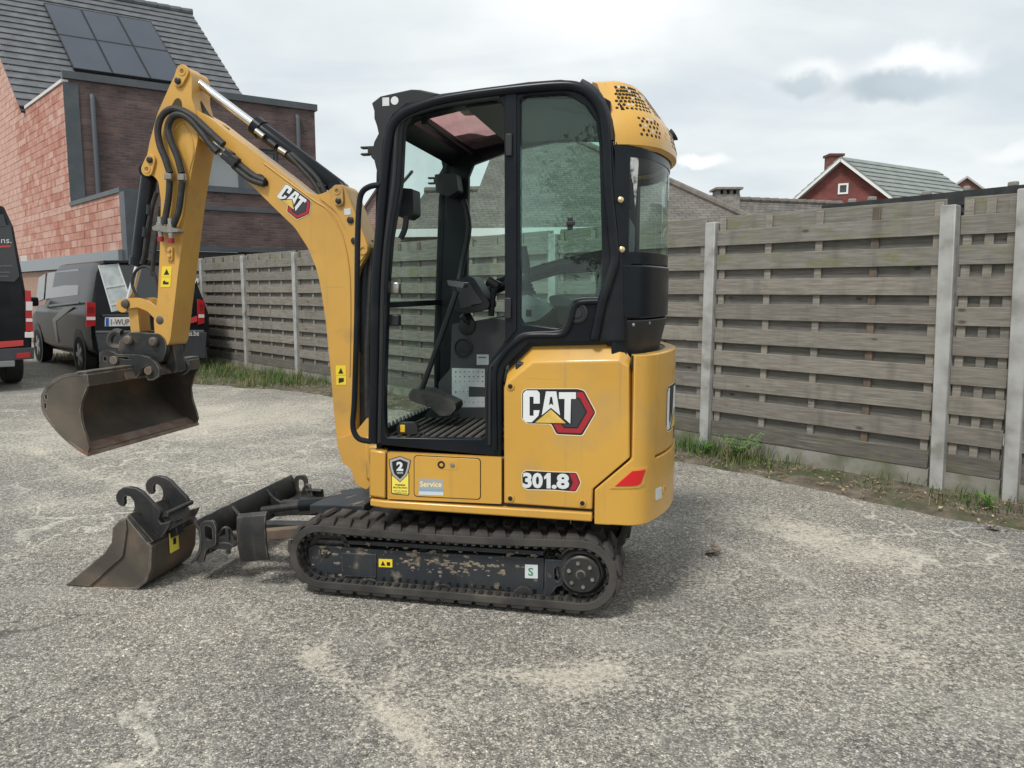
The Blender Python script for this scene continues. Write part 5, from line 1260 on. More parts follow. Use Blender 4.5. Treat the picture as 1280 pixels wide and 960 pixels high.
# ---- cab ---------------------------------------------------------------
CB = .478
outer = [(463, 555), (627, 571), (627, 476), (630, 460), (661, 429), (782, 427), (780, 400), (778, 330), (775, 296), (769, 228), (765, 170), (761, 143), (748, 117), (735, 106), (721, 101), (700, 99), (660, 102), (550, 117), (509, 129), (493, 140), (486, 150), (479, 177), (474, 228), (467, 310), (465, 365)]
door = [(481, 540), (484, 547), (600, 549), (606, 545), (608, 470), (609, 458), (614, 447), (626, 433), (631, 424), (630, 135), (625, 127), (614, 124), (545, 136), (516, 143), (508, 149), (504, 160), (501, 228), (489, 300), (484, 362), (480, 501)]
win = [(650, 397), (654, 405), (697, 410), (704, 408), (709, 400), (713, 383), (718, 374), (726, 371), (753, 369), (752, 300), (749, 182), (745, 152), (731, 131), (716, 121), (705, 117), (656, 120), (650, 126)]
cab = MB().plate(SP(outer, CB), [SP(door, CB), SP(win, CB)], SIDE, CB - .045, CB).build('cab_frame', BLK, EX, bevel=.006, label='black cab frame with open doorway and rounded rear window')
ef = MB().bb((-.80, .30, 1.0), (-.30, .436, S(700, 423, CB)[1])).build('engine_bay_wall', BLKM, EX)
def tube_px(pts, b, r, nm, m, parent, n=10, sm=5): return MB().tube(cr([S3(x, y, b) for x, y in pts], sm), r, n).build(nm, m, parent)
tube_px([(466, 553), (468, 460), (470, 365), (473, 310), (480, 228), (485, 180), (491, 157), (503, 143), (522, 134), (552, 125), (600, 117), (660, 110), (700, 107), (722, 109), (739, 119), (752, 140), (757, 170), (760, 228), (766, 296), (768, 325), (763, 345), (752, 380), (743, 424)], CB + .004, .0205, 'frame_tube', BLK, cab, 12)
tube_px([(619, 562), (618, 500), (618, 468), (623, 452), (637, 434), (655, 421), (675, 419), (697, 419), (708, 414), (715, 398), (720, 382), (728, 378), (750, 377)], CB + .002, .012, 'door_seal', BLK, cab)
tube_px([(612, 556), (613, 470), (617, 455), (640, 430), (655, 418), (697, 415), (706, 409), (711, 396), (716, 379), (725, 374), (750, 373)], CB + .0, .008, 'door_seal', BLKM, cab)
tube_px([(474, 553), (476, 460), (478, 365), (482, 305), (492, 228), (496, 165), (503, 150), (520, 141), (560, 130), (625, 121)], CB - .004, .012, 'door_seal', BLKM, cab)
MB().plate(SP([(632, 118), (646, 116), (646, 412), (636, 424), (632, 428)], CB), [], SIDE, CB - .03, CB + .008).build('door_pillar', BLK, cab, bevel=.006)
a, z = S(722, 391, CB); MB().lathe((a, CB, z), (0, 1, 0), [(0, .042), (.006, .042), (.008, .034), (.004, .031), (.004, .022), (.009, .020), (.009, .006)], 24).build('door_catch', BLKM, cab)
for x, y0, y1 in ((637, 168, 196), (636, 372, 398)):
    (a, z1), (_, z0_) = S(x, y0, CB), S(x, y1, CB); MB().bb((a - .014, CB, z0_), (a + .014, CB + .022, z1)).build('hinge', BLKM, cab, bevel=.004)
# side window glass (tinted, with the dark printed border)
wg = SP([(x + (3 if x < 690 else -2), y) for x, y in win], CB)
MB().plate(SP(win, CB), [], SIDE, CB - .026, CB - .021).build('side_window', GLS, cab)
tube_px([(697, 290), (697, 322)], CB, .001, 'x', BLK, cab) if False else None
a, z = S(712, 279, CB); kn = MB(); kn.box((a, CB - .016, z), (.022, .012, .05)); kn.box((a - .003, CB - .010, z), (.034, .014, .016)); kn.build('window_latch', BLKM, cab, bevel=.003)
# far side frame with two openings
fo = [(p[0], p[1]) for p in SP(outer, CB)]
hA = SP([(588, 222), (594, 207), (640, 190), (700, 178), (752, 178), (757, 312), (700, 324), (640, 342), (586, 364)], -CB)
hB = SP([(588, 382), (640, 360), (700, 343), (746, 340), (746, 374), (588, 402)], -CB)
far = MB().plate(fo, [hA, hB], SIDE, -CB, -CB + .045).build('far_frame', BLK, EX, bevel=.006)
MB().plate(hA, [], SIDE, -CB + .02, -CB + .025).build('far_window', GLC, far); MB().plate(hB, [], SIDE, -CB + .02, -CB + .025).build('far_window', GLC, far)
MB().tube(cr([(p[0], -CB + .045, p[1]) for p in SP([(584, 372), (620, 360), (660, 348), (700, 334), (756, 327)], -CB + .04)], 5), .022, 10).build('grab_rail', BLK, far)
# front: windscreen between the pillars, cross bars
def pil(z, b=0):     # front plane of the cab: a as a function of height
    return .318 - .048 * max(0, (z - 1.1)) - .10 * max(0, (z - 1.9)) ** 1.2 * 2.2
zs = [.74, 1.1, 1.4, 1.7, 1.9, 2.0, 2.08, 2.14]
ws = MB(); n = len(zs)
for o in (0, -.006):
    for b in (-.43, .43): ws.v += [Vector((pil(z) - .02 + o, b, z)) for z in zs]
for i in range(n - 1): ws.f += [(i, i + 1, n + i + 1, n + i), (2 * n + i, 3 * n + i, 3 * n + i + 1, 2 * n + i + 1)]
WS = ws.build('windscreen', GLC, EX)
for z, h in ((.72, .05), (1.335, .028), (2.10, .05)): MB().bar((pil(z) - .022, -.44, z), (pil(z) - .022, .44, z), .03, h).build('windscreen_bar', BLK, WS, bevel=.004)
for b in (-.445, .445): MB().tube([(pil(z) - .022, b, z) for z in zs], .022, 8).build('windscreen_post', BLK, WS)
MB().tube(cr([(pil(1.85) + .01, -.05, 1.98), (pil(1.8) + .015, .1, 1.90), (pil(1.8) + .015, .32, 1.84)], 4), .008, 6).build('wiper', BLKM, WS)
# roof with pink skylight
def roofz(a): # follows the traced roof line
    pts = [(-.75, 2.12), (-.589, 2.215), (-.393, 2.224), (-.1, 2.20), (.118, 2.16), (.20, 2.10)]
    for (a0, z0_), (a1, z1) in zip(pts, pts[1:]):
        if a0 <= a <= a1: return z0_ + (z1 - z0_) * (a - a0) / (a1 - a0)
    return pts[0][1] if a < -.75 else pts[-1][1]
def strip(a0, a1, b0, b1, t0, t1, n=8):
    mb = MB()
    for j, t in enumerate((t0, t1)):
        for b in (b0, b1): mb.v += [Vector((a0 + (a1 - a0) * k / n, b, roofz(a0 + (a1 - a0) * k / n) + t)) for k in range(n + 1)]
    m = n + 1
    for k in range(n): mb.f += [(k, k + 1, m + k + 1, m + k), (2 * m + k, 3 * m + k, 3 * m + k + 1, 2 * m + k + 1), (k, 2 * m + k, 2 * m + k + 1, k + 1), (m + k, m + k + 1, 3 * m + k + 1, 3 * m + k)]
    mb.f += [(0, m, 3 * m, 2 * m), (m - 1, 2 * m - 1, 4 * m - 1, 3 * m - 1)]; return mb
rf_ = strip(-.72, -.12, -.45, .45, -.05, .012).build('roof', BLK, EX, bevel=.004)
for b0, b1 in ((-.45, -.36), (.38, .45)): strip(-.12, .2, b0, b1, -.04, .012).build('roof_rail', BLK, rf_)
strip(.13, .2, -.36, .38, -.04, .012).build('roof_rail', BLK, rf_)
strip(-.12, .13, -.36, .38, -.012, -.004).build('skylight', PNK, rf_)
MB().bar((.075, -.38, 2.12), (.075, .40, 2.12), .03, .03).build('roof_cross_bar', BLK, rf_, bevel=.004)
MB().box((-.05, .1, 2.235), (.12, .2, .03)).build('roof_vent', BLKM, rf_, bevel=.008)
# front light brackets at the roof corners
vz = [(440 + u / 4.364, 90 + v / 4.364) for u, v in ((105, 168), (150, 132), (250, 108), (320, 93), (370, 95), (480, 118), (400, 150), (300, 172), (225, 230), (190, 300), (170, 390), (155, 560), (150, 612), (132, 540), (118, 480), (100, 462), (118, 380), (142, 335), (132, 290), (118, 250), (118, 210))]
for b, sg in ((CB - .004, 1), (-CB + .034, -1)):
    vb = MB().plate(SP(vz, CB), [], SIDE, b - .03, b).build('visor_bracket', BLKM, EX, bevel=.004)
    if sg > 0:
        a, z = S(482, 127, CB); MB().box((a, b + .001, z), (.03, .003, .034)).build('sticker', LBW, vb)
        a, z = S(493, 125.5, CB); MB().lathe((a, b, z), (0, 1, 0), [(0, .017), (.0016, .017)], 16).build('sticker', WHT, vb)
    a, z = S(459, 187, CB); mb = MB(); mb.box((a - .02, b - .03, z), (.05, .04, .035)); mb.box((a + .022, b - .03, z + .014), (.035, .03, .009)); mb.box((a + .022, b - .03, z - .014), (.035, .03, .009)); mb.build('lamp_clevis', BLKM, vb, bevel=.003)
vis = MB().bar(Vector(S3(478, 133, CB)) + Vector((0, -.03, 0)), Vector((S(478, 133, CB)[0], -.45, S(478, 133, CB)[1])), .10, .06).build('visor', BLKM, EX, bevel=.01)
# rear of the cab: black corner column, wrap-round glass, lower shell
c0 = CABP.px(776, 250)[0]; c1 = CABP.px(786, 250)[0]; zg0 = CABP.px(800, 326)[1]; zg1 = CABP.px(800, 178)[1]; LC = CABP.L; zsh = CABP.px(800, 398)[1]
rc = wrap(CABP, [(c0 - .03, zT - .02), (c1 + .004, zT - .02), (c1 + .004, zg1 + .0), (c0 - .03, zg1 + .0)], .002, -.03, name='rear_column', m=BLK, parent=EX, bevel=.004)
wrap(CABP, [(LC - c0 + .03, zT - .02), (LC - c1 - .004, zT - .02), (LC - c1 - .004, zg1), (LC - c0 + .03, zg1)], .002, -.03, name='rear_column', m=BLK, parent=EX, bevel=.004)
rw = wrap(CABP, [(c1, zg0), (LC - c1, zg0), (LC - c1, zg1), (c1, zg1)], -.004, -.009, name='rear_window', m=GLS, parent=EX)
wrap(CABP, [(c1, zg0 - .012), (LC - c1, zg0 - .012), (LC - c1, zg0 + .035), (c1, zg0 + .035)], -.001, -.012, name='window_band', m=BLK, parent=rw)
wrap(CABP, [(c1, zg1 - .06), (LC - c1, zg1 - .06), (LC - c1, zg1 + .03), (c1, zg1 + .03)], -.001, -.012, name='window_band', m=BLK, parent=rw)
wrap(CABP, [CABP.px(*p) for p in ((787, 182), (797, 182), (799, 205), (797, 228), (794, 262), (792, 230), (788, 214))], -.002, -.004, name='peeling_film', m=mat('peeling_film', (.50, .51, .50), .6, col2=(.05, .06, .06), scale=26, lo=.42, hi=.58, detail=8), parent=rw)
ls = wrap(CABP, [(c0 - .01, zsh), (LC - c0 + .01, zsh), (LC - c0 + .01, zg0 - .016), (c0 - .01, zg0 - .016)], .004, -.05, name='rear_shell', m=BLK, parent=EX, bevel=.008)
flare = lambda s, z: -.04 * (zsh - z) / max(.01, (zsh - zT + .03))
wrap(CABP, [(CABP.px(757, 420)[0], zT - .03), (LC - c0, zT - .03), (LC - c0, zsh - .006), (CABP.px(764, 402)[0], zsh - .006)], .002, -.05, name='rear_skirt', m=BLKM, parent=EX, bevel=.006, slope=flare)
for x, y in ((775, 250), (777, 312)): s_, z_ = CABP.px(x, y); MB().lathe(CABP.pt(s_, z_, .002), CABP.pt(s_, z_, 1) - CABP.pt(s_, z_, 0), [(0, .012), (.012, .012), (.016, .007), (.017, .002)], 12).build('window_knob', mat('brass_knob', (.70, .58, .36), .3, metal=.8), rc)
for x, y in ((792, 406), (812, 404)): s_, z_ = CABP.px(x, y); MB().lathe(CABP.pt(s_, z_, -.004), CABP.pt(s_, z_, 1) - CABP.pt(s_, z_, 0), [(0, .007), (.006, .007), (.008, .003)], 8).build('screw', ZNC, ls)
# yellow rear hood over the cab: profile swept round the tail
HP = Plan(.452, .955, .14); hoodprof = [(-.24, 2.272), (-.16, 2.268), (-.115, 2.25), (-.02, 2.125), (.008, 2.085), (.026, 2.02), (.026, 1.985), (.006, 1.972), (-.02, 1.985)]
zsc = CABP.px(800, 186)[1]; dz = zsc - 1.972
hp_ = [(o, z + dz * (1.0 if z < 2.1 else (2.272 - z) / .18 if z < 2.272 else 0)) for o, z in hoodprof]
h0 = HP.px(768, 165)[0]; hst = [h0 - .16, h0 - .15, h0 - .125, h0 - .03, h0 - .01, h0, h0, h0, h0]; hood = MB(); ns_ = 60; m = len(hp_)
for i in range(ns_ + 1):
    f = 1
    for (o, z), hs in zip(hp_, hst): hood.v.append(HP.pt(hs + (HP.L - 2 * hs) * i / ns_, z, o))
for i in range(ns_):
    for k in range(m - 1): a = i * m + k; hood.f.append((a, a + 1, a + m + 1, a + m))
hood.f.append(tuple(range(m))); hood.f.append(tuple(ns_ * m + k for k in range(m)))
cen = len(hood.v)
HD = hood.build('rear_hood', YEL, EX, bevel=.0, ang=50)
hl = MB(); pp = [HP.pt(h0 - .15 + (HP.L - 2 * h0 + .3) * i / 30, 0, -.20) for i in range(31)]; hl.plate([(p.x, p.y) for p in pp], [], lambda u, v, t: (u, v, t), 2.22, 2.262); hl.build('hood_top', YEL, HD, bevel=.004)
MB().plate([(p.x, p.y) for p in [HP.pt(h0 + (HP.L - 2 * h0) * i / 30, 0, -.03) for i in range(31)]], [], lambda u, v, t: (u, v, t), zsc + .015, zsc + .03).build('hood_floor', BLKM, HD)
# vent perforations: discs painted dark for shaded holes, a few pale as glints
def hood_pt(s_, q):
    """q = 0..1 down the profile"""
    t = q * (m - 1); i = min(m - 2, int(t)); f = t - i; (o0, z0_), (o1, z1) = hp_[i], hp_[i + 1]; o, z = o0 + (o1 - o0) * f, z0_ + (z1 - z0_) * f
    p = HP.pt(s_, z, o); tn = HP.pt(s_, z1, o1) - HP.pt(s_, z0_, o0); ts = HP.pt(s_ + .01, z, o) - HP.pt(s_ - .01, z, o); nn = ts.cross(tn).normalized()
    c = Vector((0, 0, 1.8)); nn = nn if nn.dot(p - c) > 0 else -nn; return p, nn
hl_ = MB(); hb = MB(); rnd = random.Random(4)
def holes(s0, s1, q0, q1, nx, ny, shr=0):
    for j in range(ny):
        for i in range(nx):
            s_ = s0 + (s1 - s0) * (i + (.5 if j % 2 else 0)) / nx; q = q0 + (q1 - q0) * j / max(1, ny - 1); p, nn = hood_pt(s_, q)
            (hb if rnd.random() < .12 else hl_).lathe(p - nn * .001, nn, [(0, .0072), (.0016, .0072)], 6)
sv = HP.px(790, 120)[0]
holes(h0 + .01, h0 + .23, .27, .365, 9, 7); holes(h0 + .10, h0 + .22, .47, .61, 5, 5); holes(h0 + .27, h0 + .70, .27, .365, 17, 7); holes(h0 + .36, h0 + .66, .46, .62, 12, 6)
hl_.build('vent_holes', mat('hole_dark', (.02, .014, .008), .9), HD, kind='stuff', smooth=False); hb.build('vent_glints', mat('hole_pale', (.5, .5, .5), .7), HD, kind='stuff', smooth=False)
p, nn = hood_pt(h0 + .28, .57); MB().lathe(p - nn * .004, nn, [(0, .02), (.005, .02), (.005, .014), (-.004, .013)], 16).build('lamp_socket', YEL, HD)
# rear lamp sticking out
p, nn = hood_pt(h0 + .62, .44); MB().lathe(p, nn, [(-.02, .02), (.01, .022), (.022, .03), (.026, .03), (.026, .024)], 16).build('rear_lamp', BLKM, EX)
p0 = S3(741, 104, CB - .03); MB().tube(cr([S3(726, 103, CB - .02), S3(745, 116, CB - .02), S3(759, 145, CB - .015), S3(764, 176, CB - .01)], 5), .016, 8).build('hood_seal', BLKM, EX)
# handrail on the front pillar
tube_px([(476, 231), (463, 233), (453, 240), (449, 256), (447, 300), (446, 400), (443, 500), (441, 528), (443, 541), (450, 549), (464, 552)], CB + .012, .0125, 'handrail', BLK, EX, 10, 6)

# ---- cab interior ------------------------------------------------------
zf = S(550, 549, CB)[1] - .012
flr = MB().bb((-.34, -.43, zf - .03), (.30, .45, zf)).build('floor_mat', mat('ribbed_mat', (.075, .068, .058), .85, col2=(.11, .10, .085), scale=9), EX)
rib0 = None
for k in range(15):
    a = -.31 + .04 * k
    if rib0 is None: rib0 = MB().bar((0, -.40, 0), (0, .43, 0), .012, .008).build('mat_rib', mat('mat_rib', (.03, .03, .03), .8), flr); rib0.location = (a, 0, zf + .004)
    else: share(rib0, flr, (a, 0, zf + .004))
tr_ = MB(); 
for k in range(16): tr_.add([(.285, .40 - k * .05, zf), (.285, .35 - k * .05, zf), (.285, .375 - k * .05, zf + .05), (.295, .40 - k * .05, zf), (.295, .35 - k * .05, zf), (.295, .375 - k * .05, zf + .05)], [(0, 1, 2), (5, 4, 3), (0, 3, 4, 1), (1, 4, 5, 2), (2, 5, 3, 0)])
tr_.bb((.283, -.42, zf), (.297, .42, zf + .03)); tr_.build('mat_edge', BLKM, flr, smooth=False)
gry = mat('console_grey', (.045, .048, .052), .6, col2=(.06, .063, .066), scale=6, bump=.15, bscale=250)
bI = -.14
con = MB().plate(fillet(SP([(550, 544), (548, 478), (563, 461), (565, 405), (618, 398), (640, 402), (640, 544)], bI), .012), [], SIDE, -.40, bI).build('console', gry, EX, bevel=.01)
a, z = S(584, 408, bI); MB().lathe((a, bI, z), (0, 1, 0), [(0, .045), (.006, .045), (.01, .036), (.012, .01)], 20).build('console_cap', BLKM, con)
a, z = S(579, 434, bI); MB().lathe((a, bI, z), (0, 1, 0), [(0, .050), (.008, .050), (.010, .042), (.004, .036), (.006, .012)], 20).build('air_vent', BLKM, con)
lb = MB().plate(SP([(565, 460), (606, 461), (606, 484), (586, 483), (586, 496), (606, 496), (606, 509), (565, 509)], bI), [], SIDE, bI, bI + .002).build('instruction_label', LBW, con)
lb2 = MB().plate(SP([(596, 443), (611, 443), (611, 456), (596, 456)], bI), [], SIDE, bI, bI + .002).build('instruction_label', LBW, con)
ink = mat('label_ink', (.10, .11, .12), .6); pi = MB(); rnd = random.Random(6)
for (x, y) in [(569 + 5.6 * i, 464 + 6 * j) for i in range(7) for j in range(3)] + [(569 + 5 * i, 489) for i in range(4)] + [(569 + 5.6 * i, 502) for i in range(7)]:
    w = rnd.uniform(.8, 2); h = rnd.uniform(.6, 2); pi.plate(SP([(x, y), (x + w, y), (x + w, y + h), (x, y + h)], bI), [], SIDE, bI + .001, bI + .0026)
pi.build('pictograms', ink, lb, smooth=False, kind='stuff')
MB().plate(SP([(598, 446), (608, 446), (608, 447.5), (598, 447.5)], bI), [], SIDE, bI + .001, bI + .0026).build('pictogram', ink, lb2)
# monitor and lever, pedal
bM_ = -.05
mon = MB().plate(fillet(SP([(563, 352), (585, 345), (592, 347), (612, 379), (610, 386), (583, 392), (568, 388)], bM_), .012), [], SIDE, bM_ - .16, bM_).build('monitor', BLKM, EX, bevel=.012)
MB().plate(fillet(SP([(570, 357), (586, 352), (604, 379), (576, 386)], bM_), .01), [], SIDE, bM_ - .01, bM_ + .004).build('monitor_bezel', gry, mon, bevel=.004)
MB().bar(S3(580, 392, bM_ - .08), S3(590, 410, bM_ - .12), .05, .05).build('monitor_stalk', BLKM, mon, bevel=.01)
bL = .10
pd = MB().plate(fillet(SP([(513, 492), (518, 485), (535, 487), (571, 503), (572, 510), (565, 518), (552, 519), (540, 508), (515, 500)], bL), .008), [], SIDE, bL - .10, bL + .03).build('travel_pedal', mat('pedal_rubber', (.05, .049, .046), .85, col2=(.085, .082, .075), scale=20, bump=.4, bscale=60), EX, bevel=.005)
for k in range(6): MB().bar(S3(545 + 4 * k, 491.5 + 2 * k, bL - .09), S3(545 + 4 * k, 491.5 + 2 * k, bL + .02) if False else S3(545 + 4 * k, 491.5 + 2 * k, bL - .09) + Vector((0, .11, 0)), .012, .008).build('pedal_rib', BLKM, pd)
MB().plate(fillet(SP([(530, 522), (570, 523), (566, 514), (536, 512)], bL), .004), [], SIDE, bL - .08, bL).build('pedal_base', BLKM, pd, bevel=.004)
lv = MB().tube([S3(526, 490, bL), S3(548, 430, bL), S3(571, 364, bL)], .0135, 10).build('travel_lever', BLKM, EX); MB().plate(fillet(SP([(560, 350), (582, 353), (580, 360), (562, 357)], bL), .006), [], SIDE, bL - .06, bL + .02).build('lever_grip', mat('grip_sheen', (.08, .09, .09), .25), lv, bevel=.006)
# seat
st_m = mat('seat_vinyl', (.02, .022, .024), .6, col2=(.03, .032, .034), scale=8, bump=.2, bscale=200)
seat = MB().box((-.40, -.02, 1.02), (.44, .44, .12)).build('seat', st_m, EX, bevel=.04, seg=3)
bkp = fillet([(-.57, 1.06), (-.66, 1.05), (-.79, 1.60), (-.79, 1.72), (-.74, 1.76), (-.69, 1.70), (-.655, 1.45)], .03)
MB().plate(bkp, [], SIDE, -.22, .18).build('backrest', mat('seat_fabric', (.06, .065, .068), .8, col2=(.085, .09, .093), scale=8, bump=.2, bscale=200), seat, bevel=.03, seg=3)
MB().bb((-.62, -.24, .98), (-.22, .20, 1.0)).build('seat_base', BLKM, seat)
# left arm console and joystick
bJ = .27; lgr = mat('console_light', (.19, .21, .21), .55, col2=(.23, .25, .25), scale=6)
arm = MB().plate(fillet(SP([(640, 412), (640, 366), (650, 364), (676, 376), (691, 386), (672, 401), (650, 404)], bJ), .012), [], SIDE, bJ - .12, bJ).build('arm_console', lgr, EX, bevel=.012)
a, z = S(661, 391, bJ); MB().bb((a - .012, bJ, z - .014), (a + .012, bJ + .004, z + .014)).build('switch', DBL, arm)
js = MB().lathe((S(655, 366, bJ - .05)[0], bJ - .05, S(655, 368, bJ - .05)[1]), (0, 0, 1), [(0, .055), (.015, .052), (.016, .044), (.03, .046), (.031, .038), (.047, .04), (.048, .032), (.062, .033), (.063, .026), (.08, .025), (.10, .016)], 18).build('joystick', BLKM, EX)
ja, jz = S(656, 345, bJ - .05); MB().tube([(ja, bJ - .05, jz - .02), (ja, bJ - .05, jz + .05), (ja + .012, bJ - .05, jz + .13)], .022, 10, rr=[.016, .024, .02]).build('joystick_grip', BLKM, js)
MB().plate(fillet(SP([(684, 370), (700, 368), (722, 382), (722, 400), (700, 408), (690, 392)], bJ - .08), .02), [], SIDE, bJ - .16, bJ - .10).build('armrest', st_m, EX, bevel=.015)
# right lever knobs seen over the console
MB().tube(cr([S3(614, 395, -.1), S3(616, 370, -.1), S3(624, 352, -.1)], 4), .016, 8).build('control_lever', BLKM, EX)
MB().tube([S3(610, 350, -.1), S3(622, 358, -.1)], .022, 10).build('lever_knob', BLKM, EX)
# wiper motor / work lamp boxes at the windscreen top, door strut
for bb_, px_ in ((.34, ((494, 234), (516, 236), (517, 268), (508, 274), (496, 270))), (-.30, ((543, 218), (570, 216), (573, 238), (560, 246), (545, 240)))):
    q = MB().plate(fillet(SP(px_, bb_), .01), [], SIDE, bb_ - .10, bb_).build('work_lamp', BLKM, EX, bevel=.008)
MB().tube(cr([S3(508, 270, .33), S3(506, 286, .33), S3(501, 298, .33)], 4), .014, 8, rr=None).build('lamp_handle', BLKM, EX)
MB().bar(S3(497, 206, .38), S3(500, 250, .36), .03, .03).build('lamp_bracket', BLKM, EX, bevel=.004)
for y in (360, 400): a, z = S(488, y, .42); MB().box((a - .02, .42, z), (.05, .04, .05)).build('door_latch', BLKM if y == 400 else ZNC, EX, bevel=.006)
MB().tube(cr([S3(580, 250, -.40), S3(586, 285, -.38), S3(578, 330, -.38), S3(574, 350, -.36)], 4), .016, 8).build('cab_cable', BLKM, EX)

# tape measure left on the cab floor
tm = empty('tape_measure', EX.matrix_basis @ Vector((S(510, 541, .36)[0], .36, zf)), EX.rotation_euler.z + .15)
tm.matrix_basis = Matrix.Translation(tm.location) @ Matrix.Rotation(math.pi - TH + .15, 4, 'Z')
MB().plate(fillet([(-.048, .009), (.048, .009), (.048, .048), (.03, .06), (-.035, .06), (-.048, .045)], .012), [], SIDE, -.022, .022).build('case', mat('tape_case', (.02, .02, .02), .5), tm, bevel=.006)
MB().box((.02, .0225, .035), (.022, .004, .034)).build('yellow_face', mat('tape_yellow', (.80, .50, .02), .4), tm, bevel=.002)
MB().tube(cr([(-.045, .01, .02), (-.08, .03, .012), (-.09, .07, .01)], 4), .0025, 6).build('wrist_strap', DBL, tm)
tag(tm, 'small black and yellow tape measure lying on the excavator cab floor', 'tape measure')

# ---- swing bracket, boom, stick -----------------------------------------
kb = MB(); kb.bb((.36, -.13, .46), (.50, .13, .68)); kb.build('swing_post', YEL2, EX, bevel=.015)
sb = MB().plate(fillet(SP([(424, 548), (445, 540), (462, 520), (466, 600), (461, 612), (446, 605), (440, 585), (428, 576)], .10), .02), [], SIDE, .055, .115).build('swing_bracket', YEL2, EX, bevel=.008)
MB().plate(fillet(SP([(424, 548), (445, 540), (462, 520), (466, 600), (461, 612), (446, 605), (440, 585), (428, 576)], .10), .02), [], SIDE, -.115, -.055).build('swing_bracket', YEL2, EX, bevel=.008)
bu = [(242, 136), (262, 147), (290, 169), (330, 199), (360, 222), (382, 240), (396, 244), (408, 240), (419, 232), (427, 230), (433, 235), (446, 268), (456, 293), (461, 306), (461, 314), (455, 325), (449, 335), (446, 350), (445, 400), (444, 470), (445, 552), (443, 568), (435, 573), (427, 571), (422, 560), (417, 510), (412, 450), (407, 400), (401, 360), (396, 337), (385, 310), (369, 285), (342, 259), (317, 234), (300, 219), (275, 196), (251, 174), (236, 160), (234, 147)]
BW = .07
boom = MB().plate(fillet(SP(bu, BW), .02, 2), [], SIDE, -BW, BW).build('boom', YEL2, EX, bevel=.008, seg=2)
# raised plate on the knee with pins
kp = [(397, 246), (410, 240), (419, 233), (427, 231), (432, 235), (445, 268), (455, 293), (460, 307), (460, 314), (453, 324), (447, 330), (442, 322), (434, 290), (420, 264)]
kpl = MB().plate(fillet(SP(kp, BW + .006), .02, 2), [], SIDE, BW - .002, BW + .008).build('knee_plate', YEL2, boom, bevel=.004)
MB().plate(fillet(SP(kp, BW + .006), .02, 2), [], SIDE, -BW - .008, -BW + .002).build('knee_plate', YEL2, boom, bevel=.004)
tube_px([(330, 204), (362, 228), (392, 250), (410, 262), (424, 285), (432, 310), (437, 345), (438, 400), (437, 470)], BW + .001, .0045, 'weld_seam', YEL2, boom, 8)
def pinset(x, y, x2, y2, b, parent, r=.030):
    """flat keeper plate with a pin head and a bolt"""
    p, q = S3(x, y, b), S3(x2, y2, b); d = (q - p); L_ = d.length; d.normalize(); nv = Vector((-d.z, 0, d.x))
    def cap(c, rr, a0, a1, k=8): return [c + d * math.cos(a0 + (a1 - a0) * i / k) * rr + nv * math.sin(a0 + (a1 - a0) * i / k) * rr for i in range(k + 1)]
    poly = cap(p, r, math.pi / 2, 1.5 * math.pi) + cap(q, r * .85, -math.pi / 2, math.pi / 2)
    kp_ = MB().plate([(v.x, v.z) for v in poly], [], SIDE, b, b + .012).build('pin_keeper', YEL2, parent, bevel=.003)
    MB().lathe((p.x, b + .011, p.z), (0, 1, 0), [(0, r * .62), (.004, r * .6), (.004, r * .35), (.001, r * .3)], 16).build('pin', YEL2, kp_)
    MB().lathe((q.x, b + .011, q.z), (0, 1, 0), [(0, r * .48), (.010, r * .46), (.013, r * .3)], 12).build('bolt', DBL, kp_)
pinset(422.5, 239, 424.5, 251.5, BW + .008, boom)
for x, y in ((438, 275), (443, 301)): a, z = S(x, y, BW + .01); MB().lathe((a, BW + .007, z), (0, 1, 0), [(0, .017), (.008, .017), (.011, .011)], 14).build('bolt', DBL, boom)
a, z = S(454, 312, BW + .01); MB().lathe((a, BW + .007, z), (0, 1, 0), [(0, .024), (.008, .024), (.008, .012), (.003, .01)], 16).build('pin', YEL2, boom)
a, z = S(434.5, 563, BW + .01); MB().lathe((a, BW, z), (0, 1, 0), [(0, .036), (.01, .034), (.012, .022), (.008, .012)], 20).build('pin', YEL2, boom)
MB().plate(SP([(430, 261), (438, 260), (438.5, 268), (430.5, 269)], BW + .01), [], SIDE, BW + .007, BW + .0095).build('sticker', LBW, boom)
for k, (x0, y0, x1, y1) in enumerate(((420, 457, 432.5, 469), (420.5, 469.5, 433, 481))):
    st = MB().plate(SP([(x0, y0), (x1, y0), (x1, y1), (x0, y1)], BW), [], SIDE, BW - .001, BW + .0018).build('warning_sticker', LBY, boom)
    MB().plate(SP([(x0 + 3, y1 - 2), (x1 - 3, y1 - 2), ((x0 + x1) / 2, y0 + 2.5)] if k == 0 else [(x0 + 3, y0 + 3), (x1 - 3, y0 + 3), (x1 - 3, y1 - 4), (x0 + 3, y1 - 2)], BW), [], SIDE, BW, BW + .0024).build('pictogram', DBL, st)
cat_decal(on_boom, boom)
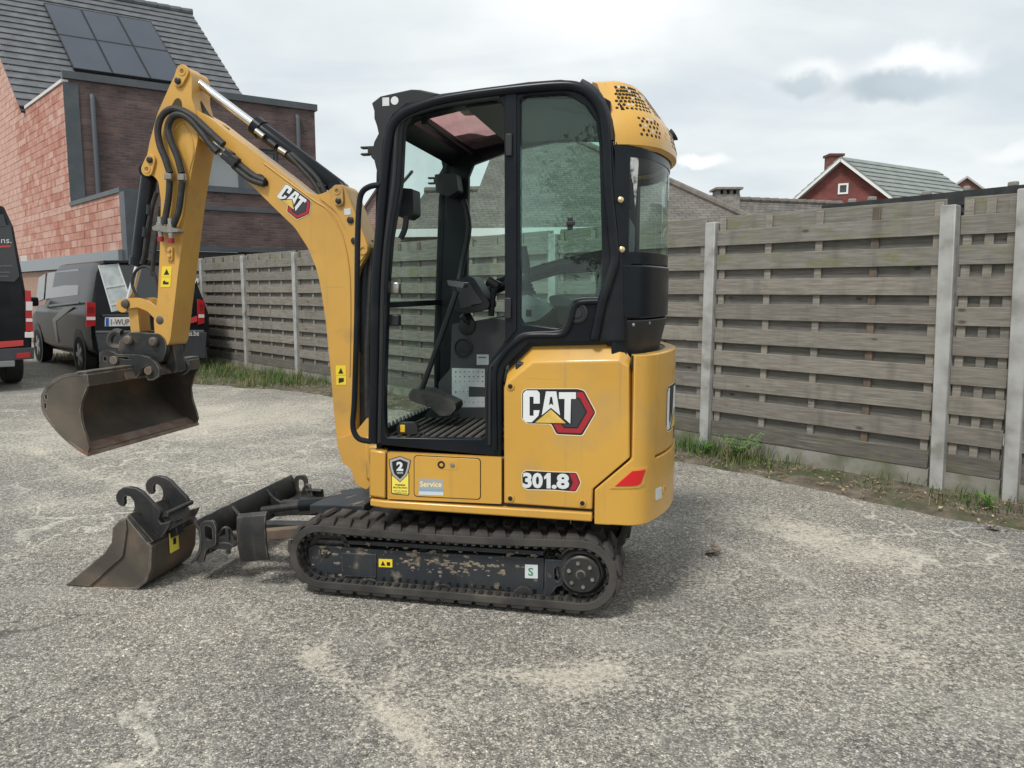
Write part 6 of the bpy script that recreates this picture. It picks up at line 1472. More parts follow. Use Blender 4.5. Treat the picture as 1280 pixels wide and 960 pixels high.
# stick
SW = .078
sk = [(229, 83), (222, 87), (212, 107), (197, 141), (187.5, 175), (182, 203), (181, 212), (184, 218), (192, 219.5), (198, 227), (201, 250), (200, 306), (197, 373), (192, 400), (194, 425), (202, 433), (210, 432), (213, 424), (222, 346), (228, 300), (234, 250), (240, 212), (247, 176), (247, 150), (243, 134), (239.5, 122), (240, 98), (237, 87)]
eye = [(221, 133), (219, 127), (221, 123), (226, 125), (228, 132), (226, 136)]
stick = MB().plate(fillet(SP(sk, SW), .015, 2), [], SIDE, -SW, SW).build('stick', YEL2, EX, bevel=.007)
MB().plate(fillet(SP([(214, 133), (219, 124), (223, 122), (227, 126), (228, 135)], SW), .01, 3), [], SIDE, SW - .001, SW + .0012).build('lightening_hole', mat('hole_brown', (.07, .04, .012), .8), stick)
pinset(229.5, 90, 224.5, 102, SW, stick, .034); pinset(185.5, 212, 189.5, 200.5, SW, stick, .034)
tube_px([(216, 165), (228, 154), (238, 168), (242, 190), (236, 215), (231, 235)], SW + .001, .004, 'weld_seam', YEL2, stick, 6)
for k, (y0, y1) in enumerate(((333, 346), (346.5, 359))):
    st = MB().plate(SP([(203 - k, y0), (215 - k, y0), (214 - k, y1), (202 - k, y1)], SW), [], SIDE, SW - .001, SW + .0018).build('warning_sticker', LBY, stick)
    MB().plate(SP([(205, y1 - 2.5), (212, y1 - 2.5), (208.6, y0 + 3)] if k == 0 else [(204, y0 + 5), (207, y0 + 4), (207, y0 + 6), (211, y0 + 6), (211, y0 + 9), (204, y0 + 9)], SW), [], SIDE, SW, SW + .0024).build('pictogram', DBL, st)
bk_ = MB().plate(fillet(SP([(210, 308), (217.5, 309), (217, 326), (209.5, 325)], SW), .008), [], SIDE, SW, SW + .012).build('valve_plate', YEL2, stick, bevel=.003)
for y in (313, 320.5): a, z = S(213.5, y, SW); MB().lathe((a, SW + .011, z), (0, 1, 0), [(0, .011), (.008, .010), (.010, .005)], 6).build('bolt', YEL2, bk_)
# stick cylinder above the boom
def hyd(p0, p1, p2, rb, rr_, nm, parent=EX):
    """barrel p0 -> p1, rod p1 -> p2"""
    d = (p1 - p0).normalized(); bar = MB().lathe(p0, d, [(-.02, rb * .8), (0, rb), ((p1 - p0).length - .05, rb), ((p1 - p0).length - .048, rb * 1.14), ((p1 - p0).length - .005, rb * 1.14), ((p1 - p0).length, rb * .9)], 20).build(nm, BLK, parent)
    MB().cyl(p1, p2, rr_, 14).build('rod', CHR, bar)
    for q in (p0, p2): MB().cyl(q - Vector((0, .045, 0)), q + Vector((0, .045, 0)), rb * .85, 16).build('rod_eye' if q is p2 else 'barrel_eye', BLK if q is p0 else YEL2, bar)
    return bar
hyd(S3(424, 236, 0), S3(318, 156, 0), S3(238, 96, 0), .043, .021, 'stick_cylinder')
hb_ = MB()
tube_px([(408, 234), (395, 222), (372, 202), (358, 190), (346, 182), (332, 173), (322, 165)], .03, .013, 'cylinder_pipe', BLK, EX)
for x, y, x2, y2 in ((320, 163, 330, 171), (336, 176, 345, 183), (349, 186, 358, 192)): MB().cyl(S3(x, y, .045), S3(x2, y2, .045), .014, 10).build('hose_fitting', ZNC if x != 336 else BLKM, EX)
for pts in ([(360, 193), (378, 212), (392, 228), (402, 246)], [(364, 192), (386, 212), (400, 228), (408, 246)]): tube_px(pts, .045, .013, 'hose', HOS, EX)
# bucket cylinder in front of the stick
hyd(S3(188, 214, 0), S3(173, 333, 0), S3(160, 382, 0), .042, .019, 'bucket_cylinder')
tube_px([(196, 240), (190, 260), (184, 290), (180, 320), (177, 330)], .045, .012, 'hose', HOS, EX); tube_px([(199, 262), (196, 290), (192, 320), (190, 345)], .05, .011, 'hose', HOS, EX)
for x, y in ((187, 262), (182, 290)): MB().cyl(S3(x, y - 6, .05), S3(x - 1, y + 6, .05), .014, 8).build('hose_fitting', BLKM, EX)
tube_px([(172, 372), (165, 355), (169, 340), (180, 333), (190, 338), (196, 352), (199, 366)], .05, .008, 'hose', HOS, EX)
# hoses looping over the boom-stick joint
hx = lambda L_: [(150 + u / 5.333, 70 + v / 5.333) for u, v in L_]
for L_ in ([(690, 590), (640, 545), (560, 470), (480, 400), (400, 358), (340, 355), (290, 388), (262, 440), (252, 510), (268, 600), (302, 685), (332, 780)], [(650, 640), (600, 585), (540, 505), (470, 425), (410, 392), (360, 398), (328, 440), (320, 500), (345, 580), (385, 680), (410, 780)]):
    P = hx(L_); tube_px(P, SW + .035, .0175, 'hose', HOS, EX, 10, 6)
for x, y in ((211.5, 221), (227.5, 222)):
    cl_ = MB().lathe(S3(x, y + 4, SW + .032), (0, 0, 1), [(0, .02), (.003, .023), (.03, .023), (.033, .02)], 12).build('hose_clamp', ZNC, EX)
    MB().box(S3(x, y, SW + .01), (.03, .03, .02)).build('clamp_foot', ZNC, cl_)
for P in ([(212, 226), (211, 245), (208, 265), (205, 280)], [(228, 227), (226, 245), (223, 265), (216, 283)]): tube_px(P, SW + .03, .016, 'hose', HOS, EX)
mf = MB().plate(fillet(SP([(193, 284), (199, 281), (224, 286), (226, 290), (212, 291), (194, 288)], SW + .03), .004), [], SIDE, SW, SW + .05).build('coupling_bracket', mat('bracket_grey', (.20, .195, .18), .6), stick, bevel=.002)
for x, y0, y1, cap in ((201, 278, 302, 1), (214, 276, 304, 1)):
    MB().lathe(S3(x, y1 - 6, SW + .035), (0, 0, 1), [(0, .012), (.03, .013), (.031, .018), (.07, .018), (.072, .013), (.10, .012)], 10).build('quick_coupling', ZNC, mf)
    MB().lathe(S3(x, y1, SW + .035), (0, 0, 1), [(0, .015), (.024, .016), (.026, .012)], 12).build('coupling_cap', mat('red_cap', (.30, .02, .03), .5), mf)
# steel pipes and couplings on the boom side
for L_, in (([(262, 184), (272, 190), (285, 199)],), ([(268, 178), (276, 184), (290, 194)],)): tube_px(L_, BW + .03, .012, 'hose_fitting', ZNC, EX)
for x, y in ((287, 192), (283, 197), (294, 199), (290, 203)): MB().bar(S3(x - 5, y - 3.5, BW + .03), S3(x + 5, y + 3.5, BW + .03), .03, .032).build('coupling_block', BLKM, EX, bevel=.006)
for L_ in ([(296, 202), (306, 211), (318, 220), (331, 226)], [(292, 207), (302, 216), (315, 225), (330, 230)]): tube_px(L_, BW + .018, .016, 'hose', HOS, EX)
MB().plate(fillet(SP([(318, 217), (328, 218), (336, 227), (335, 233), (328, 232), (319, 225)], BW), .012), [], SIDE, BW - .002, BW + .004).build('hose_port', HOS, boom)
# hose down the back of the stick and rear hoses over the boom top
tube_px([(252, 205), (250, 240), (246, 290), (238, 322)], -SW - .02, .013, 'hose', HOS, EX); tube_px([(241, 112), (250, 130), (262, 148), (285, 164)], 0, .015, 'hose', HOS, EX)
tube_px([(462, 300), (458, 360), (454, 430), (453, 520), (456, 560)], .0, .02, 'hose', HOS, EX); tube_px([(466, 310), (462, 380), (459, 450), (460, 540)], .03, .016, 'hose', HOS, EX)
# boom lift cylinder in front of the cab
lc_ = MB().cyl(S3(458, 318, 0), S3(459, 440, 0), .04, 16).build('boom_cylinder', BLK, EX); MB().cyl(S3(459, 440, 0), S3(462, 545, 0), .022, 12).build('rod', CHR, lc_)

# ---- bucket linkage, coupler, tilting bucket -----------------------------
lk = [(152, 377), (157, 373), (170, 372), (184, 376), (197, 386), (205, 394), (209, 400), (207, 408), (200, 409), (193, 398), (184, 389), (172, 384), (160, 386), (153, 384)]
for b0 in (.05, -.07): MB().plate(fillet(SP(lk, .07), .008, 3), [], SIDE, b0, b0 + .02).build('bucket_link', YEL2, EX, bevel=.004)
l2 = MB().plate(fillet(SP([(159, 384), (171, 384), (174, 416), (163, 416)], .05), .01), [], SIDE, -.045, .045).build('tipping_link', YEL2, EX, bevel=.006)
for x, y in ((157, 380), (201, 400)): a, z = S(x, y, .07); MB().lathe((a, -.085, z), (0, 1, 0), [(0, .02), (.0, .026), (.155, .026), (.165, .022), (.17, .012)], 16).build('pin', STL, EX)
# coupler body
cq = [(163, 415), (198, 417), (206, 424), (208, 436), (203, 452), (180, 455), (155, 446), (147, 436), (150, 424)]
cpl = MB().plate(fillet(SP(cq, .085), .015, 3), [], SIDE, .055, .085).build('quick_coupler', STD, EX, bevel=.004)
MB().plate(fillet(SP(cq, .085), .015, 3), [], SIDE, -.085, -.055).build('coupler_cheek', STD, cpl, bevel=.004)
MB().plate(SP([(160, 430), (200, 432), (198, 448), (160, 444)], .0), [], SIDE, -.055, .055).build('coupler_core', STD, cpl, bevel=.006)
for x, y in ((162, 425), (193.5, 427)): a, z = S(x, y, .085); MB().lathe((a, .08, z), (0, 1, 0), [(-.16, .022), (.0, .026), (.022, .025), (.03, .018), (.031, .009)], 16).build('pin', STL, cpl)
hk = cr([S3(x, y, .04) for x, y in ((152, 416), (146, 414.5), (140, 418), (137.5, 425), (140, 432), (147, 434), (156, 434))], 5)
MB().tube(hk, .018, 8).build('coupler_hook', STD, cpl)
MB().plate(fillet(SP([(207, 428), (216, 430), (219, 448), (222, 464), (214, 467), (208, 452)], .03), .01), [], SIDE, -.045, .03).build('stick_end_guard', STD, EX, bevel=.01)
# bucket shell: section traced at its near end
KB = .45
shell = [(103, 466), (80, 468), (63, 478), (54, 488), (51, 498), (53, 515), (64, 532), (82, 551), (99, 564), (108, 569)]
sec = [Vector((*S(x, y, KB), 0)) for x, y in shell]; sec = [Vector((p.x, p.y)) for p in cr(sec, 4)]
inn = []
for i, p in enumerate(sec):
    t = (sec[min(i + 1, len(sec) - 1)] - sec[max(i - 1, 0)]).normalized(); nn = Vector((-t.y, t.x)); cen_ = Vector(S(100, 515, KB)); nn = nn if nn.dot(cen_ - p) > 0 else -nn; inn.append(p + nn * .014)
BKT = MB().plate([tuple(p) for p in sec] + [tuple(p) for p in inn[::-1]], [], SIDE, -KB, KB).build('ditching_bucket', STL, EX, bevel=.002, label='wide dark steel ditching bucket on the quick coupler')
lip = [(109, 483), (103, 497), (99.5, 513), (102, 530), (108, 548), (111, 560)]
side_poly = [tuple(p) for p in sec] + [S(x, y, KB) for x, y in lip[::-1]] + [S(108, 471, KB)]
hs_ = [[S(u, v, KB) for u, v in q] for q in (((55.5, 493.5), (58, 493), (58.5, 499), (56, 499.5)), ((54.5, 504), (57, 504), (57.5, 511), (55.5, 511)))]
for b in (KB - .002, -KB + .002): MB().plate(side_poly, hs_ if b > 0 else [], SIDE, b, b + (-.014 if b > 0 else .014)).build('side_plate', STL, BKT, bevel=.002)
# cutting edge, top rail with lip
e0, e1 = S(108, 569, KB), S(96, 561, KB); MB().plate([(e0[0] - .012, e0[1] - .006), (e1[0], e1[1] - .004), (e1[0] + .004, e1[1] + .016), (e0[0] - .008, e0[1] + .010)], [], SIDE, -KB - .004, KB + .004).build('cutting_edge', mat('rusty_blade', (.17, .085, .055), .75, col2=(.27, .22, .18), scale=6, dirt=(.10, .07, .05), dscale=4, bump=.3, bscale=50), BKT, bevel=.002)
r0 = S(107, 470, KB); r1 = S(110, 483, KB)
MB().plate([(r0[0] + .03, r0[1] + .008), (r0[0] - .01, r0[1] + .008), (r1[0] - .006, r1[1]), (r1[0] + .008, r1[1] - .004), (r0[0] + .002, r0[1] - .02)], [], SIDE, -KB, KB).build('top_rail', STL, BKT, bevel=.003)
MB().plate([(r0[0] + .05, r0[1] + .004), (r0[0] - .006, r0[1] + .006), (r0[0] - .006, r0[1] + .024), (r0[0] + .05, r0[1] + .022)], [], SIDE, -KB, KB).build('torsion_bar', STL, BKT, bevel=.004)
# ears with open hooks
ear = [(126, 441), (133, 437), (143, 440), (148, 443), (175, 443), (187, 446), (196, 453), (201, 462), (200, 470), (193, 475), (186, 475), (183.5, 470), (185, 466), (190, 467), (193, 463), (190, 458), (184, 457), (178, 461), (176, 466), (172, 472), (166, 470), (165, 462), (126, 464)]
for b in (.11, -.13):
    er = MB().plate(fillet(SP(ear, .12), .006, 3), [fillet(SP([(131, 446), (135, 446), (135, 451), (131, 451)], .12), .003)], SIDE, b, b + .02).build('bucket_ear', STD, BKT, bevel=.003)
a, z = S(144, 450, .13); MB().cyl((a, -.14, z), (a, .145, z), .022, 16).build('pin', STL, BKT); a, z = S(187, 463, .13); MB().cyl((a, -.15, z), (a, .145, z), .021, 16).build('pin', STL, BKT)
MB().plate(SP([(128, 464), (170, 460), (176, 472), (130, 474)], .1), [], SIDE, -.20, .20).build('ear_mount', STL, BKT, bevel=.005)
tag(EX, 'yellow and black tracked mini excavator with glazed cab, standing in the yard', 'excavator')

# ================================================================== LOOSE BUCKET ON THE GROUND
def loose_bucket():
    g0 = ground_pt(100, 737); g1 = ground_pt(190, 738)
    root = empty('digging_bucket', g1, 0); B = lambda mb, n, m, par=root, **k: mb.build(n, m, par, world=True, **k)
    # lengthwise direction towards the lip, width direction away from the camera
    w = (ground_pt(212, 716) - ground_pt(163, 738)); w.z = 0
    u = Vector((-1, .0, 0)); u = Vector((-.985, .17, 0)).normalized(); w = Vector((-u.y * -1, 0, 0)); w = Vector((.17, .985, 0)).normalized()
    fr = Frame((g1.x, g1.y, 0), -u); fr.n = -w; fr.u = -u
    W_ = .36
    def P(pts): return fr.poly(pts)
    # section: lip tip, floor, heel, back, top
    sd = [(85, 731), (113, 734), (160, 737), (172, 736), (182, 727), (188, 712), (189, 683), (184, 679), (158, 647), (149, 650), (142, 658), (141, 677), (131, 691), (112, 707)]
    near = P(sd)
    SD = B(MB().plate(near, [], lambda a, b, t: fr(a, b, -t), 0, .014), 'side_plate', STL, bevel=.003)
    B(MB().plate(near, [], lambda a, b, t: fr(a, b, -t), W_ - .014, W_), 'side_plate', STL, bevel=.003)
    # wear strip on the side
    B(MB().plate(P([(85, 730), (113, 733), (155, 695), (160, 660), (158, 648), (150, 651), (142, 659), (141, 677), (131, 691), (112, 707)]), [], lambda a, b, t: fr(a, b, t), 0, .010), 'side_cutter', STL, SD, bevel=.004)
    # shell: floor, heel, back
    sec = [Vector((*p, 0)) for p in P([(86, 733), (113, 735.5), (160, 738), (172, 737), (183, 728), (189, 712), (190, 683), (185, 678)])]; out = [Vector((p.x, p.y)) for p in sec]; cen = Vector(P([(150, 700)])[0]); inn = [p + (cen - p).normalized() * .014 for p in out]
    B(MB().plate([tuple(p) for p in out] + [tuple(p) for p in inn[::-1]], [], lambda a, b, t: fr(a, b, -t), -.002, W_ + .002), 'shell', STL, bevel=.003)
    tp = P([(158, 646), (188, 680)]); tp2 = P([(161, 642), (192, 677)])
    B(MB().plate([tp[0], tp[1], tp2[1], tp2[0]], [], lambda a, b, t: fr(a, b, -t), 0, W_), 'top_plate', STD, bevel=.004)
    lipq = P([(83, 732), (84, 729), (104, 722), (116, 731), (114, 735)]); B(MB().plate(lipq, [], lambda a, b, t: fr(a, b, -t), -.004, W_ + .004), 'cutting_edge', STL, bevel=.003)
    # two hooked ears
    ear = [(70 + x / 6, 590 + y / 6) for x, y in ((455, 265), (440, 285), (415, 275), (390, 240), (388, 200), (405, 165), (440, 140), (490, 135), (540, 145), (590, 175), (650, 240), (720, 310), (730, 335), (712, 385), (730, 415), (770, 405), (810, 390), (790, 440), (735, 520), (690, 480), (640, 440), (575, 335), (515, 330), (530, 290), (525, 245), (500, 210), (470, 200), (452, 215), (450, 240))]
    e = P(ear)
    for t0 in (.055, W_ - .085):
        B(MB().plate(e, [], lambda a, b, t: fr(a, b, -t), t0, t0 + .022), 'hook_ear', STD, bevel=.003)
    B(MB().cyl(fr(*P([(196, 648)])[0], -.07), fr(*P([(196, 648)])[0], -W_ + .08), .012, 12), 'cross_bar', STD)
    br = P([(186, 655), (191, 652), (201, 668), (196, 671)]); B(MB().plate(br, [], lambda a, b, t: fr(a, b, -t), .078, W_ - .086), 'ear_brace', STD, bevel=.003)
    st_ = P([(190, 664), (198, 661), (202, 680), (193, 684)]); lb = B(MB().plate([(a, b) for a, b in st_], [], lambda a, b, t: fr(a, b, -t) , W_ * .35, W_ * .35 + .06), 'stop_lug', STD, bevel=.003)
    # sticker on the back, facing right
    q = P([(190.6, 685), (190.6, 705)]); nrm = -u
    c = fr(q[0][0] + .004, (q[0][1] + q[1][1]) / 2 + .02, -.16); s = MB()
    s.box(c + Vector((0, 0, .0)), (.004, .07, .10), Matrix.Rotation(math.atan2(w.y, w.x) - math.pi / 2, 3, 'Z')); lbo = B(s, 'sticker', mat('label_bright', (.85, .70, .10), .5))
    s = MB(); s.box(c + nrm * .003, (.003, .02, .03), Matrix.Rotation(math.atan2(w.y, w.x) - math.pi / 2, 3, 'Z')); B(s, 'pictogram', DBL, lbo)
    tag(root, 'small loose digging bucket with two hooked ears lying on the asphalt', 'bucket')
loose_bucket()

# ================================================================== PARKED VANS
VF = Vector((-.675, .738, 0)).normalized(); VL = Vector((VF.y * -1, VF.x, 0))       # forward, left
def van(name, origin, stations, w, label, build, lean=0):
    """origin: ground under the rear centre; stations along x: (x, floor, belt, shoulder, roof, half width, roof half width)"""
    root = empty(name, origin, math.atan2(VF.y, VF.x)); inv = root.matrix_basis.inverted(); c = inv @ Vector((0, 0, CAMH)); R3 = inv.to_3x3()
    def on(ax, val):
        def f(x, y):
            d = R3 @ px_ray(x, y); t = (val - c[ax]) / d[ax]; return c + d * t
        return f
    def tilt(p0, nrm):
        p0 = Vector(p0); nrm = Vector(nrm).normalized()
        def f(x, y):
            d = R3 @ px_ray(x, y); return c + d * ((p0 - c).dot(nrm) / d.dot(nrm))
        return f
    on.tilt = tilt
    mb = MB()
    def ring(st):
        x, zf, zb, zs, zr, hw, rw = st
        h = [(hw * .90, zf), (hw * .985, zf + .10), (hw, zf + .30), (hw, zb), (hw * .985, zb + .10), (rw + .03, zs), (rw * .93, zr - .045), (rw * .78, zr - .01), (rw * .4, zr + .008)]
        k = lean * max(0, 1 - x / .5); q = lambda z: x + k * max(0, z - zb)
        return [(q(z), y, z) for y, z in h] + [(q(z), -y, z) for y, z in h[::-1]]
    n = 18
    for st in stations: mb.v += [Vector(p) for p in ring(st)]
    for i in range(len(stations) - 1):
        for k in range(n): k2 = (k + 1) % n; mb.f.append((i * n + k, i * n + k2, (i + 1) * n + k2, (i + 1) * n + k))
    mb.f.append(tuple(range(n))); mb.f.append(tuple((len(stations) - 1) * n + k for k in range(n))[::-1])
    paint = mat('van_paint', (.010, .0115, .014), .25, coat=.0, spec=.16, col2=(.018, .02, .023), scale=3)
    body = mb.build('body', paint, root, bevel=.02, seg=3, ang=60); wn_ = body.modifiers.new('normals', 'WEIGHTED_NORMAL'); wn_.weight = 90
    build(root, body, on, paint)
    tag(root, label, 'van', 'dark vans parked by the fence')
VG = mat('van_glass', (.012, .015, .017), .03, spec=.8); VRED = mat('van_red', (.55, .055, .05), .4); VLT = mat('tail_lamp', (.42, .006, .012), .12, coat=.6); VLW = mat('lamp_white', (.70, .66, .66), .2, coat=.6)
VGR = mat('bumper_grey', (.045, .05, .056), .55, col2=(.06, .065, .07), scale=5); TYR = mat('tyre_rubber', (.02, .02, .02), .85, bump=.2, bscale=60); ALU = mat('alloy', (.42, .43, .44), .3, metal=.8)
PLT = mat('plate_white', (.75, .75, .73), .4); PLB = mat('plate_blue', (.02, .10, .45), .4); PLK = mat('plate_ink', (.10, .02, .03), .5); VWH = mat('van_lettering', (.70, .70, .68), .5)
def quad(f, pts, ax, off, m, nm, par, rad=.0, lift=.006):
    """panel on the body plane; ax = outward axis vector"""
    P = [f(*p) for p in pts]; ax = Vector(ax); mb = MB(); n = len(P)
    mb.add([p + ax * (off + lift) for p in P] + [p + ax * (off - .02) for p in P], [tuple(range(n)), tuple(range(2 * n - 1, n - 1, -1))] + [(i, (i + 1) % n, n + (i + 1) % n, n + i) for i in range(n)])
    return mb.build(nm, m, par, bevel=.004 if lift > .005 else 0, smooth=False)
def wheel(root, x, y, r, sgn, w=.21):
    c = Vector((x, y, r)); t = MB().lathe(c - Vector((0, sgn * w, 0)), (0, sgn, 0), [(0, r * .62), (0, r * .90), (.02, r * .98), (w * .5, r), (w - .02, r * .98), (w, r * .90), (w, r * .64), (w - .03, r * .62)], 28).build('wheel', TYR, root)
    MB().lathe(c - Vector((0, sgn * .05, 0)), (0, sgn, 0), [(0, r * .63), (.03, r * .64), (.035, r * .58), (.02, r * .5), (.022, r * .2), (.045, r * .17), (.048, r * .05)], 20).build('rim', ALU, t)
    for k in range(5):
        a = k * 2 * math.pi / 5; MB().bar(c + Vector((math.cos(a) * r * .15, -sgn * .018, math.sin(a) * r * .15)), c + Vector((math.cos(a) * r * .58, -sgn * .018, math.sin(a) * r * .58)), .03, .07).build('spoke', ALU, t)
def txt(f, st, x0, y0, x1, y1, ax, off, m, par, bold=.0, nm='lettering'):
    def fn(u, v): return f(x0 + (x1 - x0) * u, y1 + (y0 - y1) * v) + Vector(ax) * off
    return add_text(MB(), st, fn, bold).build(nm, m, par, smooth=False)
def small_van(root, body, on, paint):
    f = on(0, 0); s = on(1, .95); B = (-1, 0, 0); Lf = (0, 1, 0)
    rn = Vector((-1, 0, .25)).normalized(); rt = on.tilt((0, 0, .95), rn)
    quad(rt, [(123, 331), (241, 333), (237, 386), (138, 391)], rn, .006, VG, 'rear_window', body)
    wp = quad(rt, [(123, 332), (147, 330), (161, 371), (155, 386), (140, 390)], rn, .014, mat('sun_screen', (.34, .375, .38), .3, col2=(.46, .50, .50), scale=9, detail=3), 'sun_screen', body, lift=.003)
    for e0, e1 in (((123, 332), (140, 390)), ((147, 330), (162, 373)), ((131, 360), (157, 356)), ((138, 382), (160, 377))): MB().bar(rt(*e0) + rn * .02, rt(*e1) + rn * .02, .018, .018).build('screen_strip', VWH, wp)
    quad(f, [(127, 393), (240, 391), (239, 394), (128, 396)], B, .015, VGR, 'tailgate_trim', body)
    for x0, x1, yy, k in ((106, 119, 0, 1), (246, 255, -3, -1)):
        lamp = quad(f, [(x0 + (2 if k > 0 else 0), 377 + yy), (x1, 379 + yy), (x1, 407 + yy), (x0 + 1, 409 + yy)], B, .02, VLT, 'tail_lamp', root)
        quad(f, [(x0 + 1.5, 396 + yy), (x1 - .5, 396 + yy), (x1 - .5, 400 + yy), (x0 + 1.5, 400 + yy)], B, .03, VLW, 'reversing_lens', lamp, lift=.004)
        quad(f, [(x0 + 3, 383 + yy), (x1 - 2, 384 + yy), (x1 - 2, 391 + yy), (x0 + 2.5, 391 + yy)], B, .03, mat('lamp_dark_red', (.20, .004, .008), .1, coat=.6), 'lamp_lens', lamp, lift=.004)
    pl = quad(f, [(131, 397), (172, 396), (172, 407.5), (131, 408)], B, .018, PLT, 'number_plate', root)
    quad(f, [(131.5, 397.5), (135.5, 397.5), (135.5, 407.5), (131.5, 407.5)], B, .0255, PLB, 'plate_band', pl, lift=.002)
    txt(f, '1-WUP', 138, 399, 161, 406, B, .029, PLK, pl, .01)
    quad(f, [(118, 417), (256, 415), (254, 447), (124, 449)], B, .06, VGR, 'rear_bumper', root, lift=.03)
    quad(f, [(119, 413.5), (254, 412.5), (254, 415), (119, 416)], B, .03, mat('bumper_step', (.16, .165, .17), .5), 'bumper_step', root)
    quad(f, [(222, 401), (246, 395), (246, 402), (222, 408)], B, .012, VRED, 'red_stripe', body, lift=.003)
    txt(f, 'mans.be', 223, 413, 246, 419.5, B, .103, VWH, root, .01); txt(rt, 'WI', 237, 348, 247, 354, B, .034, VWH, body, .02)
    ring_ = rt(165, 365); MB().tube([ring_ + Vector((-.034, .055 * math.cos(k * .52), .055 * math.sin(k * .52))) for k in range(12)], .009, 6, closed=True).build('round_logo', VWH, body)
    txt(rt, 'be', 228, 386, 236, 388.5, B, .024, VWH, body)
    # sides
    sg = (0, 1, 0); wn = Vector((0, .66, .165)).normalized(); sw = on.tilt((1, .9358, 1.08), wn)
    quad(sw, [(60, 341), (99, 336), (98, 369), (57, 374)], wn, .0, VG, 'side_window', body, lift=.008); quad(sw, [(49, 347), (57.5, 342), (55, 374), (45, 378)], wn, .0, VG, 'door_window', body, lift=.008)
    for pts in ([(60, 381), (99, 377), (99, 379), (62, 383.5)], [(80, 384), (92, 384), (77, 396), (70, 402), (73, 428), (71, 428), (66, 399)], ):
        quad(s, pts, sg, .004, mat('side_decal', (.26, .265, .27), .35), 'side_graphic', body, lift=.003)
    m_ = s(50, 377); MB().box(m_ + Vector((0, .13, 0)), (.12, .2, .17)).build('mirror', paint, root, bevel=.03)
    for x in (.82, 3.95):
        for y, sgn in ((.965, 1), (-.965, -1)): wheel(root, x, y, .33, sgn)
        for y in (.955,): MB().lathe(Vector((x, y - .012, .36)), (0, 1, 0), [(0, .40), (.012, .40)], 28).build('wheel_arch', DBL, body)
    # hatch lines, rain gutter, roof edge
    for x0, y0, x1, y1 in ((121, 330, 119, 412), (243, 331, 246, 410)): quad(f, [(x0, 394), (x0 + .8, 394), (x1 + .8, y1), (x1, y1)], B, .0, DBL, 'panel_gap', body, lift=.004)
    quad(rt, [(128, 325.5), (238, 326.5), (238, 329), (128, 328.5)], B, .02, paint, 'roof_spoiler', root, lift=.03)
    MB().bb((.3, -.8, .28), (4.6, .8, .45)).build('underbody', DBL, root)
RL = ground_pt(113, 472) * 1; RL = Vector((-6.70, 12.25, 0)); VO = RL - VL * .95
van('compact_van', VO, [(.0, .38, .95, 1.60, 1.80, .90, .66), (.05, .36, .95, 1.68, 1.87, .945, .74), (.5, .32, .97, 1.72, 1.90, .95, .76), (2.9, .32, .98, 1.72, 1.90, .95, .76), (3.3, .32, .98, 1.62, 1.78, .95, .72), (4.0, .32, .98, 1.12, 1.22, .94, .74), (4.7, .32, .82, .92, .98, .88, .70), (4.95, .38, .62, .72, .78, .72, .6)], .95,
    'dark low roofed van with white number plate parked beside the fence behind the raised bucket', small_van, .25)
def tall_van(root, body, on, paint):
    f = on(0, 0); B = (-1, 0, 0)
    quad(f, [(-60, 270), (13, 282), (24, 345), (18, 352), (-60, 350)], B, .004, mat('van_panel', (.02, .023, .026), .25, coat=.7), 'rear_door_panel', body, lift=.004)
    lamp = quad(f, [(31, 363), (38, 363), (41, 414), (32, 414)], B, .02, VLT, 'tail_lamp', root)
    for y0, y1, m in ((377, 388, VLW), (398, 402, VLW)): quad(f, [(32, y0), (40, y0), (40, y1), (32, y1)], B, .03, m, 'lamp_lens', lamp, lift=.003)
    for q in ([(25, 320), (33, 320), (34, 327), (26, 327)], [(31, 415), (41.5, 415), (42, 422), (31, 422)]): quad(f, q, B, .02, mat('marker_white', (.72, .70, .66), .4), 'marker_plate', root)
    quad(f, [(-60, 431), (29, 425), (29, 432), (-60, 440)], B, .010, VRED, 'red_stripe', body, lift=.003)
    quad(f, [(-80, 440), (41, 434), (41, 448), (-80, 456)], B, .05, VGR, 'rear_bumper', root, lift=.04); quad(f, [(19, 441), (36, 440), (36, 446.5), (19, 447.5)], B, .10, VLT, 'bumper_reflector', root)
    quad(f, [(-80, 454), (16, 450), (16, 457), (-80, 461)], B, .12, mat('tow_bar', (.22, .225, .23), .5), 'tow_bar', root, lift=.03)
    quad(f, [(-40, 265), (4, 268), (8, 283), (-40, 284)], B, .012, VG, 'rear_window', body)
    txt(f, 'ns.', 1, 299, 14, 304, B, .02, VWH, body, .0); txt(f, 'specialists', -22, 307, 13, 310.5, B, .02, VRED, body) if False else None
    quad(f, [(-20, 308), (13, 306.5), (13, 309), (-20, 310.5)], B, .014, VRED, 'red_lettering_bar', body, lift=.003)
    for y in (332, 340, 345): quad(f, [(-20, y), (15 - (y - 332) * .4, y - .6), (15 - (y - 332) * .4, y + 1), (-20, y + 1.5)], B, .010, mat('faint_lettering', (.11, .115, .12), .5), 'lettering_line', body, lift=.003)
    for y, sgn in ((.98, 1), (-.98, -1)):
        for x in (1.0, 4.3): wheel(root, x, y, .35, sgn, .24)
    MB().bb((.3, -.8, .3), (5.2, .8, .6)).build('underbody', DBL, root)
RR = Vector((-6.86, 11.0, 0)); VO2 = RR + VL * 1.0
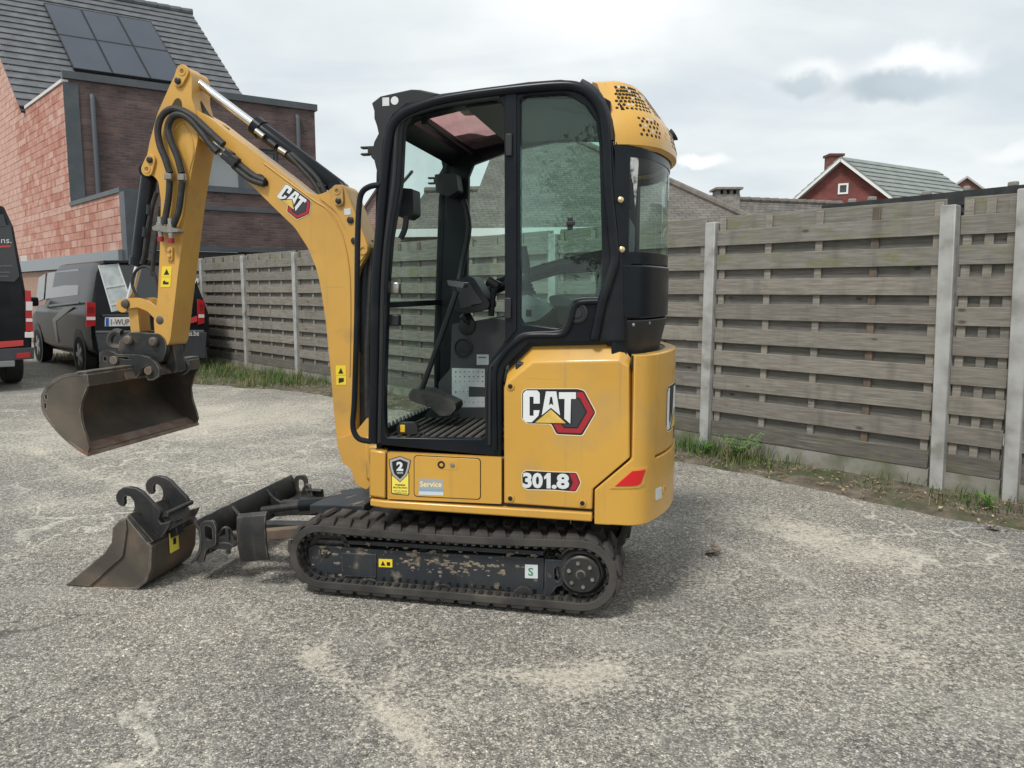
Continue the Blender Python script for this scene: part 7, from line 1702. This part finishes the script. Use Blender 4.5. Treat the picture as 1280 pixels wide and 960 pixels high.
van('tall_van', VO2, [(.0, .48, 1.05, 2.20, 2.52, .97, .80), (.06, .46, 1.05, 2.30, 2.60, .995, .84), (.6, .44, 1.05, 2.34, 2.66, 1.0, .86), (3.9, .44, 1.05, 2.34, 2.66, 1.0, .86), (4.5, .44, 1.05, 1.95, 2.1, .99, .82), (5.2, .44, .98, 1.15, 1.25, .95, .78), (5.7, .48, .8, .92, .98, .82, .66)], 1.0,
    'tall dark van with red striped rear, cut off by the left picture edge', tall_van)

# a tree on the near side of the yard, seen mirrored in the cab window
def yard_tree():
    rnd = random.Random(31); root = empty('tree', (-7.6, -22.5, 0)); bark = mat('bark', (.09, .07, .05), .95, col2=(.14, .11, .08), scale=9, bump=.6, bscale=20); leaf = mat('tree_leaf', (.045, .085, .02), .7, col2=(.08, .125, .035), scale=1.5)
    tr = MB().tube(cr([(0, 0, 0), (.1, .05, 1.5), (0, .1, 3.0), (.2, 0, 4.8), (.1, .1, 6.4)], 4), .2, 10, rr=[.24 - .2 * i / 16 for i in range(17)]).build('trunk', bark, root)
    lf = MB(); tips = []
    for k in range(26):
        z = rnd.uniform(2.2, 6.2); a = rnd.random() * 6.28; L = (1.0 - abs(z - 4.0) / 4.2) * rnd.uniform(1.6, 2.6); d = Vector((math.cos(a), math.sin(a), rnd.uniform(.2, .7)))
        p = Vector((.1, .05, z)); q = p + d * L; MB().tube(cr([p, p + d * L * .5 + Vector((0, 0, -.1)), q], 3), .04, 6, rr=[.06 - .045 * i / 6 for i in range(7)]).build('limb', bark, tr); tips += [q, p + d * L * .7]
    for t in tips:
        for _ in range(90):
            p = t + Vector((rnd.gauss(0, .42), rnd.gauss(0, .42), rnd.gauss(0, .36))); u = Vector((rnd.gauss(0, 1), rnd.gauss(0, 1), rnd.gauss(0, 1))).normalized() * rnd.uniform(.10, .18); v = u.orthogonal().normalized() * u.length * .55
            lf.add([p - u, p + v, p + u, p - v], [(0, 1, 2, 3)])
    lf.build('crown', leaf, root, smooth=False); tag(root, 'leafy tree reflected in the upper cab window', 'tree')
yard_tree()
